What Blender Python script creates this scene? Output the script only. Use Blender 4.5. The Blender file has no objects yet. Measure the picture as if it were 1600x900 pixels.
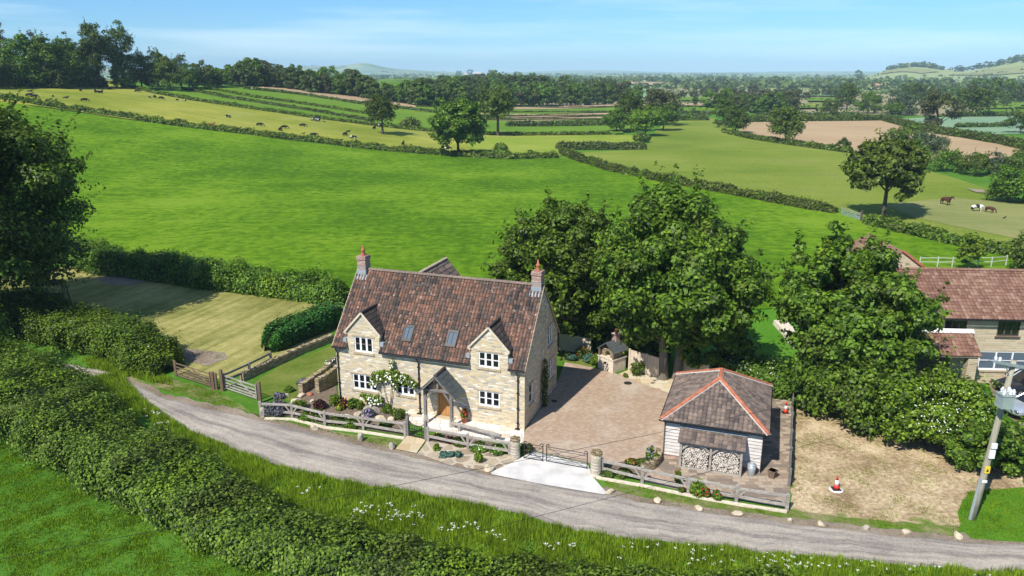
import bpy, bmesh, math, random
import numpy as np
from mathutils import Vector, Matrix
SC = bpy.context.scene; COL = SC.collection
RNG = np.random.default_rng(7); random.seed(7)
pi = math.pi
# ------------------------------------------------------------------ camera
F = 1180.0; PIT = math.radians(16); CH = 20.6
cP, sP = math.cos(PIT), math.sin(PIT)
cam = bpy.data.cameras.new('camera'); cam.lens = F / 1600 * 36; cam.sensor_width = 36
cam.clip_start = .5; cam.clip_end = 60000
camo = bpy.data.objects.new('camera', cam); COL.objects.link(camo)
camo.location = (0, 0, CH); camo.rotation_euler = (pi / 2 - PIT, 0, 0); SC.camera = camo

# ------------------------------------------------------------------ terrain
def sm(t):
    t = np.clip(t, 0, 1); return t * t * (3 - 2 * t)
# far rises: (azimuth deg, distance, half width deg, half depth, height)
RISES = [(-2.0, 900, 6.5, 300, 13), (-14, 1000, 8, 330, 9), (3.5, 1500, 6, 300, 5), (-13, 7000, 7, 900, 66), (-10.6, 6400, 1.3, 700, 44), (5.5, 10500, 5.2, 1300, 38), (22, 9500, 9, 900, 24),
         (27.0, 2500, 2.0, 330, 45), (36, 2500, 4.2, 380, 66), (40, 2300, 5, 450, 62), (33, 2300, 4, 300, 18), (-30, 5200, 9, 700, 52)]
def TZ(x, y):
    x = np.asarray(x, float); y = np.asarray(y, float)
    z = 16 * sm((-(x + 10) + (y - 150) * .15) / 190) * sm((y - 95) / 140) * (1 - sm((y - 430) / 380))
    d = np.hypot(x, y); a = np.degrees(np.arctan2(x, np.maximum(y, 1e-3)))
    a = np.where(y > 0, a, 180)
    for a0, d0, w, dd, h in RISES:
        z = z + h * np.exp(-((a - a0) / w) ** 2 - ((d - d0) / dd) ** 2)
    return z
def tz(x, y): return float(TZ(x, y))
def ray(px, py):
    a = (px - 800) / F; b = (450 - py) / F
    return (a, cP + b * sP, -sP + b * cP)
def G(px, py, z=0.0):
    """point where the sight line of a photo pixel meets the terrain (+z)"""
    d = ray(px, py); k = 15.0
    if d[2] < -.05:
        k0 = (z - CH) / d[2]
        if k0 * d[1] < 90: return (d[0] * k0, d[1] * k0, z)
    ks = 40 * np.geomspace(1, 350, 2600)
    gap = CH + d[2] * ks - z - TZ(d[0] * ks, d[1] * ks)
    i = np.argmax(gap < 0)
    if gap[i] >= 0: k = ks[np.argmin(gap / ks)]      # just over the skyline: the nearest pass above ground
    elif i > 0:
        t = gap[i - 1] / (gap[i - 1] - gap[i]); k = ks[i - 1] + t * (ks[i] - ks[i - 1])
    else: k = ks[0]
    x, y = d[0] * k, d[1] * k
    return (x, y, tz(x, y) + z)
def GP(*pts): return [G(*p) for p in pts]
def zcam(p): return p[1] * cP - (p[2] - CH) * sP
def PX(p, n=1.0): return n * zcam(p) / F          # metres spanned by n photo pixels at point p

# ------------------------------------------------------------------ materials
class NT:
    def __init__(s, name, rough=.9, spec=.2, metal=0):
        s.m = bpy.data.materials.new(name); s.m.use_nodes = True; s.t = s.m.node_tree
        s.b = s.t.nodes['Principled BSDF']; s.out = s.t.nodes['Material Output']
        s.b.inputs['Roughness'].default_value = rough; s.b.inputs['Specular IOR Level'].default_value = spec
        s.b.inputs['Metallic'].default_value = metal
        s._c = None
    def n(s, ty, **k):
        q = s.t.nodes.new(ty)
        for a, v in k.items(): setattr(q, a, v)
        return q
    def L(s, a, b): s.t.links.new(a, b)
    def put(s, sock, v):
        if isinstance(v, bpy.types.NodeSocket): s.L(v, sock)
        elif isinstance(v, (tuple, list)) and len(v) == 3 and sock.type == 'RGBA': sock.default_value = (*v, 1)
        else: sock.default_value = v
    def co(s, kind='Object'):
        if s._c is None: s._c = s.n('ShaderNodeTexCoord')
        return s._c.outputs[kind]
    def xyz(s, v=None):
        q = s.n('ShaderNodeSeparateXYZ'); s.L(v or s.co(), q.inputs[0]); return q.outputs
    def cxyz(s, x, y, z=0.0):
        q = s.n('ShaderNodeCombineXYZ')
        for i, v in enumerate((x, y, z)): s.put(q.inputs[i], v)
        return q.outputs[0]
    def ma(s, op, a, b=0.0, c=0.0, clamp=False):
        q = s.n('ShaderNodeMath', operation=op, use_clamp=clamp)
        for i, v in enumerate((a, b, c)): s.put(q.inputs[i], v)
        return q.outputs[0]
    def map(s, v=None, scale=(1, 1, 1), rot=0.0):
        if rot: v = s.map(v) if False else s._rot(v, rot); rot = 0.0
        q = s.n('ShaderNodeMapping'); s.L(v or s.co(), q.inputs[0]); q.inputs['Scale'].default_value = scale
        q.inputs['Rotation'].default_value = (0, 0, rot); return q.outputs[0]
    def _rot(s, v, rot):
        q = s.n('ShaderNodeMapping'); s.L(v or s.co(), q.inputs[0]); q.inputs['Rotation'].default_value = (0, 0, rot); return q.outputs[0]
    def noise(s, scale, detail=4, rough=.55, v=None, dist=0.0):
        q = s.n('ShaderNodeTexNoise'); s.L(v or s.co(), q.inputs['Vector']); q.inputs['Scale'].default_value = scale
        q.inputs['Detail'].default_value = detail; q.inputs['Roughness'].default_value = rough; q.inputs['Distortion'].default_value = dist
        return q.outputs['Fac']
    def ramp(s, f, stops, interp='LINEAR'):
        q = s.n('ShaderNodeValToRGB'); r = q.color_ramp; r.interpolation = interp
        while len(r.elements) > len(stops): r.elements.remove(r.elements[-1])
        while len(r.elements) < len(stops): r.elements.new(1)
        for e, (p, c) in zip(r.elements, stops):
            e.position = p; e.color = (*c, 1) if isinstance(c, (tuple, list)) else (c, c, c, 1)
        s.L(f, q.inputs[0]); return q.outputs[0]
    def mix(s, f, a, b, mode='MIX'):
        q = s.n('ShaderNodeMix', data_type='RGBA', blend_type=mode)
        s.put(q.inputs[0], f); s.put(q.inputs[6], a); s.put(q.inputs[7], b); return q.outputs[2]
    def base(s, c): s.put(s.b.inputs['Base Color'], c)
    def bump(s, h, st=.5, dist=.05):
        q = s.n('ShaderNodeBump'); q.inputs['Strength'].default_value = st; q.inputs['Distance'].default_value = dist
        s.L(h, q.inputs['Height']); s.L(q.outputs[0], s.b.inputs['Normal'])
    def white(s, v):
        q = s.n('ShaderNodeTexWhiteNoise', noise_dimensions='3D'); s.L(v, q.inputs['Vector']); return q.outputs['Value']
    def cells(s, u, v, w, h, off=None, warp=0.0, wscale=3.0):
        """courses of blocks: returns random value per block, edge distance in metres"""
        if warp:
            nz = s.noise(wscale, 3); d = s.ma('MULTIPLY', s.ma('SUBTRACT', nz, .5), warp)
            u = s.ma('ADD', u, d); v = s.ma('ADD', v, s.ma('MULTIPLY', d, .6))
        vv = s.ma('DIVIDE', v, h); row = s.ma('FLOOR', vv); fv = s.ma('FRACT', vv)
        if off is None: o = s.white(s.cxyz(row, 3.7, .5))
        else: o = s.ma('MULTIPLY', row, off)
        uu = s.ma('ADD', s.ma('DIVIDE', u, w), o); colm = s.ma('FLOOR', uu); fu = s.ma('FRACT', uu)
        r = s.white(s.cxyz(colm, row, .5))
        e = s.ma('MINIMUM', s.ma('MULTIPLY', s.ma('MINIMUM', fu, s.ma('SUBTRACT', 1.0, fu)), w),
                 s.ma('MULTIPLY', s.ma('MINIMUM', fv, s.ma('SUBTRACT', 1.0, fv)), h))
        return r, e, colm, row, fv
MT = {}
def plain(name, c, rough=.85, spec=.2, metal=0, var=.25, scale=6.0, bump=0.0):
    if name in MT: return MT[name]
    t = NT(name, rough, spec, metal)
    f = t.noise(scale, 4)
    lo = tuple(x * (1 - var) for x in c); hi = tuple(min(1, x * (1 + var)) for x in c)
    t.base(t.ramp(f, [(.3, lo), (.7, hi)]))
    if bump: t.bump(f, bump, .03)
    MT[name] = t.m; return t.m
def leafmat(name, dark, light, trans=.36, rough=.48, hue=.0):
    t = NT(name, rough, .25)
    if 'petal' not in name: dark = tuple(q * .60 for q in dark); light = tuple(q * 1.30 for q in light)
    g = t.n('ShaderNodeNewGeometry'); oi = t.n('ShaderNodeObjectInfo')
    f = t.ma('ADD', t.ma('MULTIPLY', g.outputs['Random Per Island'], .50), t.ma('MULTIPLY', t.noise(.9, 3, .6), .55))
    c = t.ramp(f, [(.27, dark), (.52, tuple(a * .55 + b * .45 for a, b in zip(dark, light))), (.78, light)])
    hs = t.n('ShaderNodeHueSaturation'); t.L(c, hs.inputs['Color'])
    t.L(t.ma('ADD', .497, t.ma('MULTIPLY', oi.outputs['Random'], .016)), hs.inputs['Hue'])
    t.L(t.ma('ADD', .88, t.ma('MULTIPLY', oi.outputs['Random'], .28)), hs.inputs['Value'])
    c = hs.outputs[0]; t.base(c)
    tr = t.n('ShaderNodeBsdfTranslucent'); t.L(t.mix(1.0, c, (1.0, 1.0, .55), 'MULTIPLY'), tr.inputs[0])
    mx = t.n('ShaderNodeMixShader'); mx.inputs[0].default_value = trans
    t.L(t.b.outputs[0], mx.inputs[1]); t.L(tr.outputs[0], mx.inputs[2]); t.L(mx.outputs[0], t.out.inputs[0])
    MT[name] = t.m; return t.m
leafmat('leaf_mid', (0.04, 0.084, 0.008), (0.15, 0.25, 0.022))
leafmat('leaf_dark', (0.034, 0.064, 0.009), (0.112, 0.168, 0.018))
leafmat('leaf_bright', (0.058, 0.112, 0.008), (0.205, 0.3, 0.022))
leafmat('leaf_olive', (0.042, 0.074, 0.01), (0.15, 0.2, 0.028))
leafmat('leaf_bronze', (0.05, 0.058, 0.018), (0.125, 0.13, 0.042))
leafmat('leaf_silver', (.050, .085, .035), (.130, .180, .085))
leafmat('leaf_conifer', (.014, .055, .008), (.060, .165, .016), .12)
leafmat('leaf_far', (0.048, 0.082, 0.02), (0.135, 0.18, 0.042))
leafmat('leaf_blue', (.045, .11, .075), (.11, .22, .16))
leafmat('leaf_purple', (.030, .012, .014), (.085, .030, .030))
leafmat('leaf_grey', (.06, .07, .08), (.17, .18, .20))
leafmat('leaf_hedge', (0.048, 0.088, 0.009), (0.175, 0.26, 0.028))
leafmat('grass_long', (0.11, 0.19, 0.01), (0.33, 0.44, 0.03), .45)
leafmat('grass_short', (0.085, 0.155, 0.006), (0.24, 0.33, 0.018), .4)
leafmat('leaf_copper', (.025, .012, .016), (.06, .03, .03))
leafmat('petal_white', (.62, .62, .52), (.85, .85, .76), .2)
leafmat('petal_pink', (.55, .10, .13), (.75, .28, .28), .2)
leafmat('petal_red', (.30, .010, .02), (.55, .02, .05), .2)
leafmat('petal_yellow', (.65, .50, .03), (.85, .72, .08), .2)
leafmat('petal_mauve', (.22, .16, .34), (.40, .32, .55), .2)
leafmat('petal_orange', (.6, .16, .02), (.8, .35, .03), .2)

def grassmat(name, c1, c2, c3, big=.04, ang=0.0, streak=(0.02, .5), sw=.35, fine=2.2, dry=None, far=None, speck=0, hw=.09):
    t = NT(name, .95, .05)
    a = t.noise(big, 5, .6); b = t.noise(fine, 6, .7)
    st = t.noise(1.0, 7, .68, t.map(None, (streak[0], streak[1], .1), ang))
    f = t.ma('ADD', t.ma('ADD', t.ma('MULTIPLY', a, .40), t.ma('MULTIPLY', b, .60 - sw * .5)), t.ma('MULTIPLY', st, sw * .5))
    c = t.ramp(f, [(.5 - hw, c1), (.5, c2), (.5 + hw, c3)])
    if far:
        x, y, z = t.xyz(); vo = t.n('ShaderNodeTexVoronoi', feature='F1'); t.L(t.map(None, (.0042, .0030, .0), .2), vo.inputs['Vector']); vo.inputs['Scale'].default_value = 1.0
        pc = t.ramp(t.xyz(vo.outputs['Color'])[0], far, 'CONSTANT'); r_ = t.ma('SQRT', t.ma('ADD', t.ma('MULTIPLY', x, x), t.ma('MULTIPLY', y, y)))
        c = t.mix(t.ramp(t.ma('DIVIDE', r_, 1000.0), [(.42, 0.0), (.43, 1.0)]), c, t.mix(1.0, pc, t.ramp(b, [(.3, .85), (.7, 1.15)]), 'MULTIPLY'))
    if dry:
        col, lo, hi, sc = dry
        c = t.mix(t.ramp(t.noise(sc, 6, .65), [(lo, 0.0), (hi, 1.0)]), c, col)
    if speck: c = t.mix(t.ramp(t.noise(speck, 3, .6), [(.66, 0.0), (.72, .55)]), c, tuple(q * .55 for q in c1))
    t.base(c); t.bump(t.noise(fine * 4, 5, .7), .9, .09)
    MT[name] = t.m; return t.m
grassmat('ground_grass', (.055, .145, .014), (.078, .185, .018), (.115, .225, .032), far=[(0, (.11, .19, .025)), (.2, (.19, .24, .07)), (.36, (.27, .235, .13)), (.42, (.12, .22, .04)), (.56, (.26, .30, .11)), (.76, (.18, .27, .14)), (.88, (.09, .17, .03))])
grassmat('grass_ley', (.050, .118, .003), (.086, .180, .005), (.140, .240, .012), big=.03, ang=.14, streak=(.09, 1.3), sw=.42, fine=.75, hw=.06, dry=((.17, .27, .022), .56, .80, .03), speck=.55)
grassmat('grass_cow', (.14, .19, .018), (.225, .25, .034), (.35, .335, .06), big=.03, ang=.4, streak=(.03, .3), sw=.4, dry=((.29, .30, .075), .50, .75, .05))
grassmat('grass_yellow', (.14, .22, .020), (.20, .27, .030), (.28, .31, .05), big=.03, ang=.1, streak=(.03, .5), sw=.5, dry=((.33, .31, .08), .5, .75, .05))
grassmat('grass_strip', (.085, .175, .014), (.115, .21, .018), (.16, .24, .032), big=.03, ang=.2)
grassmat('grass_pasture', (.105, .165, .016), (.160, .215, .027), (.23, .26, .052), big=.03, dry=((.20, .19, .07), .56, .82, .04), speck=.45)
grassmat('grass_mown', (.17, .20, .060), (.22, .235, .078), (.28, .27, .10), big=.05, ang=.25, streak=(.04, .9), sw=.6)
grassmat('lawn_straw', (.140, .150, .034), (.250, .240, .072), (.39, .345, .125), big=.12, ang=-1.25, streak=(.08, 1.5), sw=.75, fine=1.5, dry=((.10, .16, .03), .56, .78, .16))
grassmat('lawn_green', (.10, .155, .02), (.15, .195, .032), (.22, .24, .06), big=.35, ang=-.5, streak=(.2, 2.6), sw=.6, fine=5)
grassmat('lawn_fresh', (.060, .185, .012), (.085, .225, .016), (.125, .25, .030), big=.2, fine=4)
grassmat('grass_near', (.055, .115, .004), (.11, .18, .008), (.19, .25, .02), big=.25, ang=.3, streak=(.3, 1.2), sw=.4, fine=3.2)
grassmat('crop_teal', (.16, .26, .15), (.19, .29, .17), (.22, .32, .19), big=.02)
grassmat('soil_brown', (.31, .215, .115), (.365, .26, .145), (.42, .31, .18), big=.012, ang=.06, streak=(.01, .35), sw=.9, fine=.4)
grassmat('soil_strip', (.33, .235, .14), (.38, .275, .165), (.42, .31, .19), big=.02, ang=.1, streak=(.01, .4), sw=.8, fine=.4)
grassmat('bare_plot', (.19, .145, .088), (.33, .265, .170), (.50, .42, .29), big=.35, sw=.2, fine=2.6, dry=((.105, .165, .030), .60, .68, .55))
grassmat('dirt_verge', (.19, .145, .10), (.29, .23, .165), (.38, .31, .23), big=.4, sw=.2, fine=6, dry=((.10, .13, .04), .56, .75, .8))
# lane: worn asphalt, dusty wheel tracks (UV: u across, v metres along)
t = NT('lane_asphalt', .92, .12)
u, v, _ = t.xyz(t.co('UV'))
tr = t.ma('ABSOLUTE', t.ma('SINE', t.ma('MULTIPLY', u, 2 * pi)))
lng = t.noise(1.0, 6, .65, t.cxyz(t.ma('MULTIPLY', u, 9.0), t.ma('MULTIPLY', v, .22)))
grit = t.noise(9.0, 5, .75); big = t.noise(.35, 4, .6)
f = t.ma('ADD', t.ma('ADD', t.ma('MULTIPLY', lng, .62), t.ma('MULTIPLY', big, .30)), t.ma('MULTIPLY', tr, .10))
c = t.ramp(f, [(.38, (.135, .118, .103)), (.47, (.220, .194, .170)), (.53, (.330, .292, .245)), (.64, (.47, .415, .335))])
c = t.mix(.35, c, t.ramp(grit, [(.35, (.15, .131, .110)), (.65, (.44, .39, .325))]))
crk = t.noise(.9, 8, .7, None, 1.5)
c = t.mix(t.ramp(t.ma('ABSOLUTE', t.ma('SUBTRACT', crk, .5)), [(.0, .55), (.012, 0.0)]), c, (.10, .09, .085))
t.base(c); t.bump(grit, .35, .03); MT['lane_asphalt'] = t.m
def blockmat(name, axis, w, h, stops, mortar, mw, warp=.0, off=None, rough=.9, spec=.15, var=.25, bump=.6, wscale=3.0, stain=None, uv=False):
    """axis: 'wall' (u = x+y, v = z), 'flat' (u = x, v = y)"""
    t = NT(name, rough, spec); x, y, z = t.xyz(t.co('UV') if uv else None)
    u, v = (t.ma('ADD', x, y), z) if axis == 'wall' else (x, y)
    r, e, *_ = t.cells(u, v, w, h, off, warp, wscale)
    c = t.ramp(r, stops, 'CONSTANT')
    n = t.noise(14, 4, .7); c = t.mix(1.0, c, t.ramp(n, [(.25, 1 - var), (.75, 1 + var * .6)]), 'MULTIPLY')
    c = t.mix(t.ramp(e, [(mw * .5, 1.0), (mw * 1.3 + .001, 0.0)]), c, mortar)
    if stain: c = t.mix(t.ramp(t.noise(stain[1], 5, .65), [(stain[2], 0.0), (stain[3], 1.0)]), c, stain[0], stain[4] if len(stain) > 4 else 'MIX')
    t.base(c)
    hgt = t.ma('ADD', t.ma('MULTIPLY', t.ma('MINIMUM', e, mw * 2), 1.0 / (mw * 2)), t.ma('MULTIPLY', n, .7))
    t.bump(hgt, bump, .025); MT[name] = t.m; return t.m
stone_c = [(0, (.60, .49, .31)), (.12, (.49, .425, .32)), (.26, (.67, .565, .38)), (.40, (.57, .45, .26)), (.52, (.44, .39, .31)), (.64, (.63, .535, .38)), (.76, (.52, .45, .33)), (.86, (.64, .49, .26)), (.91, (.74, .69, .59)), (.97, (.36, .32, .26))]
blockmat('stone_rubble', 'wall', .33, .10, stone_c, (.60, .54, .43), .008, .10, wscale=2.2)
blockmat('stone_drywall', 'wall', .38, .09, [(0, (.34, .27, .15)), (.3, (.42, .34, .2)), (.55, (.27, .22, .14)), (.8, (.47, .39, .25))], (.10, .08, .05), .012, .12, bump=1.0)
blockmat('stone_pillar', 'wall', .30, .085, [(0, (.52, .46, .35)), (.3, (.6, .55, .45)), (.6, (.43, .37, .27)), (.85, (.66, .62, .53))], (.42, .37, .29), .010, .10, bump=.9)
blockmat('stone_ashlar', 'wall', .48, .16, [(0, (.50, .41, .27)), (.35, (.55, .46, .31)), (.7, (.46, .37, .24))], (.56, .49, .37), .010)
blockmat('brick_red', 'wall', .225, .075, [(0, (.33, .17, .13)), (.3, (.40, .24, .19)), (.6, (.29, .16, .13)), (.85, (.45, .30, .25))], (.48, .42, .37), .010, off=.5)
blockmat('block_paving', 'flat', .21, .14, [(0, (.37, .265, .185)), (.2, (.42, .31, .22)), (.4, (.385, .28, .195)), (.6, (.45, .34, .245)), (.8, (.35, .255, .18))], (.33, .25, .18), .005, off=.5, bump=.3, stain=((.50, .43, .35), .30, .50, .80))
blockmat('garage_paving', 'flat', .44, .30, [(0, (.30, .225, .16)), (.2, (.36, .29, .21)), (.4, (.255, .195, .145)), (.55, (.40, .32, .235)), (.8, (.21, .17, .135))], (.22, .175, .13), .012, off=None, bump=.3)
blockmat('patio_flags', 'flat', .72, .46, [(0, (.68, .62, .53)), (.25, (.76, .71, .63)), (.45, (.62, .54, .43)), (.55, (.73, .68, .60)), (.82, (.55, .47, .35)), (.87, (.78, .74, .67))], (.36, .31, .25), .018, off=None, bump=.4, var=.12)
blockmat('stone_path', 'flat', .95, .8, [(0, (.52, .42, .26)), (.3, (.60, .52, .37)), (.6, (.47, .36, .2)), (.8, (.58, .47, .3))], (.4, .33, .22), .015, off=None, bump=.3)
blockmat('plain_tiles', 'wall', .30, .22, [(0, (.075, .060, .055)), (.3, (.095, .072, .062)), (.6, (.062, .052, .050)), (.85, (.125, .085, .068))], (.022, .018, .017), .014, off=.5, bump=.9)
t = NT('crazy_paving', .92, .1)
vo = t.n('ShaderNodeTexVoronoi', feature='F1'); vo.inputs['Scale'].default_value = 1.1; t.L(t.co(), vo.inputs['Vector'])
ve = t.n('ShaderNodeTexVoronoi', feature='DISTANCE_TO_EDGE'); ve.inputs['Scale'].default_value = 1.1; t.L(t.co(), ve.inputs['Vector'])
c = t.ramp(t.xyz(vo.outputs['Color'])[0], [(0, (.32, .25, .17)), (.3, (.42, .34, .24)), (.6, (.26, .20, .14)), (.8, (.36, .30, .22))], 'CONSTANT')
c = t.mix(1.0, c, t.ramp(t.noise(7, 5, .7), [(.3, .7), (.7, 1.15)]), 'MULTIPLY')
c = t.mix(t.ramp(ve.outputs['Distance'], [(.04, 1.0), (.09, 0.0)]), c, (.47, .40, .30)); t.base(c); t.bump(ve.outputs['Distance'], .5, .05); MT['crazy_paving'] = t.m
def tilemat(name, stops, lich, lo=.66, hi=.74, big=.5, rowdark=0.0):
    """roof tiles: UV = (tile column, course)"""
    t = NT(name, .9, .12); u, v, _ = t.xyz(t.co('UV'))
    cu, cv = t.ma('FLOOR', u), t.ma('FLOOR', v)
    r = t.white(t.cxyz(cu, cv, .5)); r2 = t.white(t.cxyz(t.ma('FLOOR', t.ma('MULTIPLY', cu, .5)), t.ma('FLOOR', t.ma('MULTIPLY', cv, .22)), 2.5))
    f = t.ma('ADD', t.ma('ADD', t.ma('MULTIPLY', r, .42), t.ma('MULTIPLY', r2, .20)), t.ma('MULTIPLY', t.noise(big, 4, .65), .55))
    c = t.ramp(f, stops)
    c = t.mix(1.0, c, t.ramp(t.noise(9, 4, .7), [(.25, .65), (.75, 1.25)]), 'MULTIPLY')
    c = t.mix(t.ramp(t.ma('ADD', t.noise(6.5, 5, .75), t.ma('MULTIPLY', r, .06)), [(lo, 0.0), (hi, .85)]), c, lich)
    t.base(c); t.bump(t.noise(12, 4), .3, .02); MT[name] = t.m; return t.m
tilemat('pantiles_old', [(.28, (.042, .036, .034)), (.43, (.080, .061, .053)), (.54, (.116, .080, .063)), (.66, (.145, .080, .056)), (.80, (.205, .106, .070))], (.56, .50, .46), .62, .72)
tilemat('pantiles_dark', [(.28, (.085, .068, .060)), (.5, (.138, .108, .092)), (.68, (.185, .142, .115)), (.82, (.24, .18, .14))], (.30, .26, .22), .74, .84)
tilemat('pantiles_red', [(.25, (.125, .066, .048)), (.5, (.190, .102, .072)), (.7, (.230, .130, .092)), (.85, (.29, .18, .13))], (.42, .33, .26), .66, .80)
def woodmat(name, c1, c2, ax=0):
    t = NT(name, .85, .15); sc = [14, 14, 14]; sc[ax] = .9
    f = t.noise(1.0, 6, .65, t.map(None, tuple(sc))); g = t.noise(2.0, 3)
    c = t.ramp(t.ma('ADD', t.ma('MULTIPLY', f, .7), t.ma('MULTIPLY', g, .3)), [(.35, c1), (.65, c2)]); t.base(c); t.bump(f, .5, .02); MT[name] = t.m
woodmat('oak_silver', (.20, .178, .15), (.45, .41, .36)); woodmat('oak_dark', (.055, .042, .032), (.14, .105, .08)); woodmat('oak_brown', (.10, .068, .045), (.24, .165, .115))
woodmat('oak_grey', (.11, .10, .095), (.26, .24, .22)); woodmat('door_oak', (.36, .17, .055), (.55, .29, .10), 2); woodmat('board_white', (.40, .365, .335), (.66, .615, .57))
woodmat('panel_timber', (.46, .38, .27), (.66, .56, .43), 2); woodmat('pole_timber', (.22, .20, .15), (.40, .37, .28), 2); woodmat('bark', (.10, .085, .06), (.24, .21, .165), 2)
woodmat('bark_dark', (.045, .036, .027), (.12, .10, .075), 2)
plain('paint_white', (.78, .78, .76), .5, .35, var=.05); plain('paint_weathered', (.46, .46, .42), .7, .2, var=.2); plain('black_plastic', (.012, .012, .013), .4, .4); plain('terracotta', (.38, .135, .075), .8, var=.3, scale=3)
plain('mortar_white', (.66, .60, .54), .95, var=.1); plain('lead', (.27, .31, .34), .6, .4, var=.2); plain('iron_black', (.018, .018, .02), .5, .4)
plain('galvanised', (.36, .40, .41), .45, .5, .3, var=.15); plain('stone_sill', (.42, .34, .23), .9, var=.25); plain('boulder', (.50, .42, .30), .95, var=.35, scale=4, bump=.8); plain('boulder_grey', (.36, .32, .26), .95, var=.35, scale=4, bump=.8)
plain('slate', (.075, .085, .085), .75, var=.3); plain('concrete', (.58, .555, .515), .95, .05, var=.22, scale=.9); plain('cone_red', (.62, .045, .025), .5, .3, var=.08); plain('cone_white', (.78, .78, .76), .5, .3, var=.05)
plain('rubber', (.02, .02, .02), .8); plain('porcelain', (.62, .64, .66), .3, .5, var=.08); plain('yellow_sign', (.75, .55, .04), .6, var=.05); plain('transformer_green', (.27, .33, .31), .5, .3, var=.1)
plain('car_silver', (.50, .56, .62), .25, .6, .5, var=.04); plain('car_dark', (.020, .022, .026), .2, .6, .2, var=.05); plain('alloy', (.45, .46, .47), .35, .5, .7)
plain('soil_bed', (.16, .12, .085), .95, var=.35, bump=.6); plain('cattle_black', (.012, .011, .011), .7, var=.2); plain('cattle_brown', (.20, .075, .03), .7, var=.2); plain('horse_brown', (.075, .03, .018), .6, var=.25)
plain('log_end', (.56, .50, .43), .95, var=.5, scale=7); plain('log_bark', (.16, .12, .09), .95, var=.4); plain('ash_grey', (.30, .29, .28), .9, var=.3); plain('roller_iron', (.11, .075, .065), .8, var=.3)
plain('render_white', (.72, .71, .68), .9, var=.06); plain('roof_farm', (.42, .40, .38), .8, var=.15); plain('roof_pink', (.42, .22, .15), .9, var=.2); plain('render_pink', (.6, .42, .33), .9, var=.15); plain('stone_pale', (.60, .52, .40), .9, var=.2, bump=.4)
t = NT('glass_dark', .08, .8); t.base((.010, .012, .014)); MT['glass_dark'] = t.m
t = NT('glass_blue', .12, .8); t.base((.10, .13, .16)); MT['glass_blue'] = t.m
t = NT('cattle_pied', .7, .2); f = t.noise(1.4, 2, .4); t.base(t.ramp(f, [(.53, (.012, .011, .011)), (.56, (.72, .70, .66))])); MT['cattle_pied'] = t.m
t = NT('horse_pied', .7, .2); f = t.noise(1.1, 1, .4); t.base(t.ramp(f, [(.44, (.014, .012, .012)), (.47, (.72, .70, .66))])); MT['horse_pied'] = t.m

def patchmat(name, green, bare, sc, lo, hi, grad=None):
    """thin grass over bare earth, wearing away in patches"""
    t = NT(name, .95, .05); f = t.noise(sc, 6, .68); fine = t.noise(4.5, 6, .75)
    if grad:
        x, y, z = t.xyz(); k, y0, sl = grad
        f = t.ma('ADD', f, t.ma('MULTIPLY', t.ma('SUBTRACT', y0, t.ma('ADD', y, t.ma('MULTIPLY', x, sl))), k, clamp=False))
    g = t.ramp(fine, [(.38, green[0]), (.5, green[1]), (.62, green[2])]); b = t.ramp(t.ma('ADD', t.ma('MULTIPLY', fine, .6), t.ma('MULTIPLY', t.noise(.5, 4), .4)), [(.40, bare[0]), (.5, bare[1]), (.60, bare[2])])
    t.base(t.mix(t.ramp(t.ma('ADD', f, t.ma('MULTIPLY', t.ma('SUBTRACT', fine, .5), .35)), [(lo, 0.0), (hi, 1.0)]), b, g)); t.bump(fine, .9, .08); MT[name] = t.m
patchmat('bare_plot', ((.07, .13, .018), (.11, .185, .028), (.17, .23, .05)), ((.23, .160, .085), (.40, .30, .175), (.62, .49, .31)), .55, .57, .68, (.055, 35.2, .16))
patchmat('verge_patchy', ((.06, .125, .012), (.095, .175, .018), (.15, .215, .035)), ((.17, .14, .07), (.27, .22, .12), (.38, .31, .19)), .7, .34, .56)
# ------------------------------------------------------------------ objects
def mark(o, label=None, cat=None, group=None, kind=None):
    if label: o['label'] = label
    if cat: o['category'] = cat
    if group: o['group'] = group
    if kind: o['kind'] = kind
    return o
def E_(name, loc, label=None, cat=None, group=None, rz=0.0):
    o = bpy.data.objects.new(name, None); COL.objects.link(o); o.location = loc; o.rotation_euler = (0, 0, rz)
    o.empty_display_size = .2
    return mark(o, label, cat, group)
def mobj(name, me, parent=None, loc=None, rz=0.0):
    o = bpy.data.objects.new(name, me); COL.objects.link(o)
    if parent: o.parent = parent
    if loc: o.location = loc
    if rz: o.rotation_euler = (0, 0, rz)
    return o
def mats_of(m): return [MT[x] if isinstance(x, str) else x for x in (m if isinstance(m, (list, tuple)) else [m])]
def np_mesh(name, V, Q, mats, midx=None, smooth=False):
    V = np.asarray(V, np.float32); Q = np.asarray(Q, np.int32); n, k = Q.shape
    me = bpy.data.meshes.new(name); me.vertices.add(len(V)); me.vertices.foreach_set('co', V.ravel())
    me.loops.add(n * k); me.loops.foreach_set('vertex_index', Q.ravel())
    me.polygons.add(n); me.polygons.foreach_set('loop_start', np.arange(0, n * k, k, dtype=np.int32))
    if midx is not None: me.polygons.foreach_set('material_index', np.asarray(midx, np.int32))
    if smooth: me.polygons.foreach_set('use_smooth', np.ones(n, bool))
    for m in mats_of(mats): me.materials.append(m)
    me.update(calc_edges=True); me.validate(); return me
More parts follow.
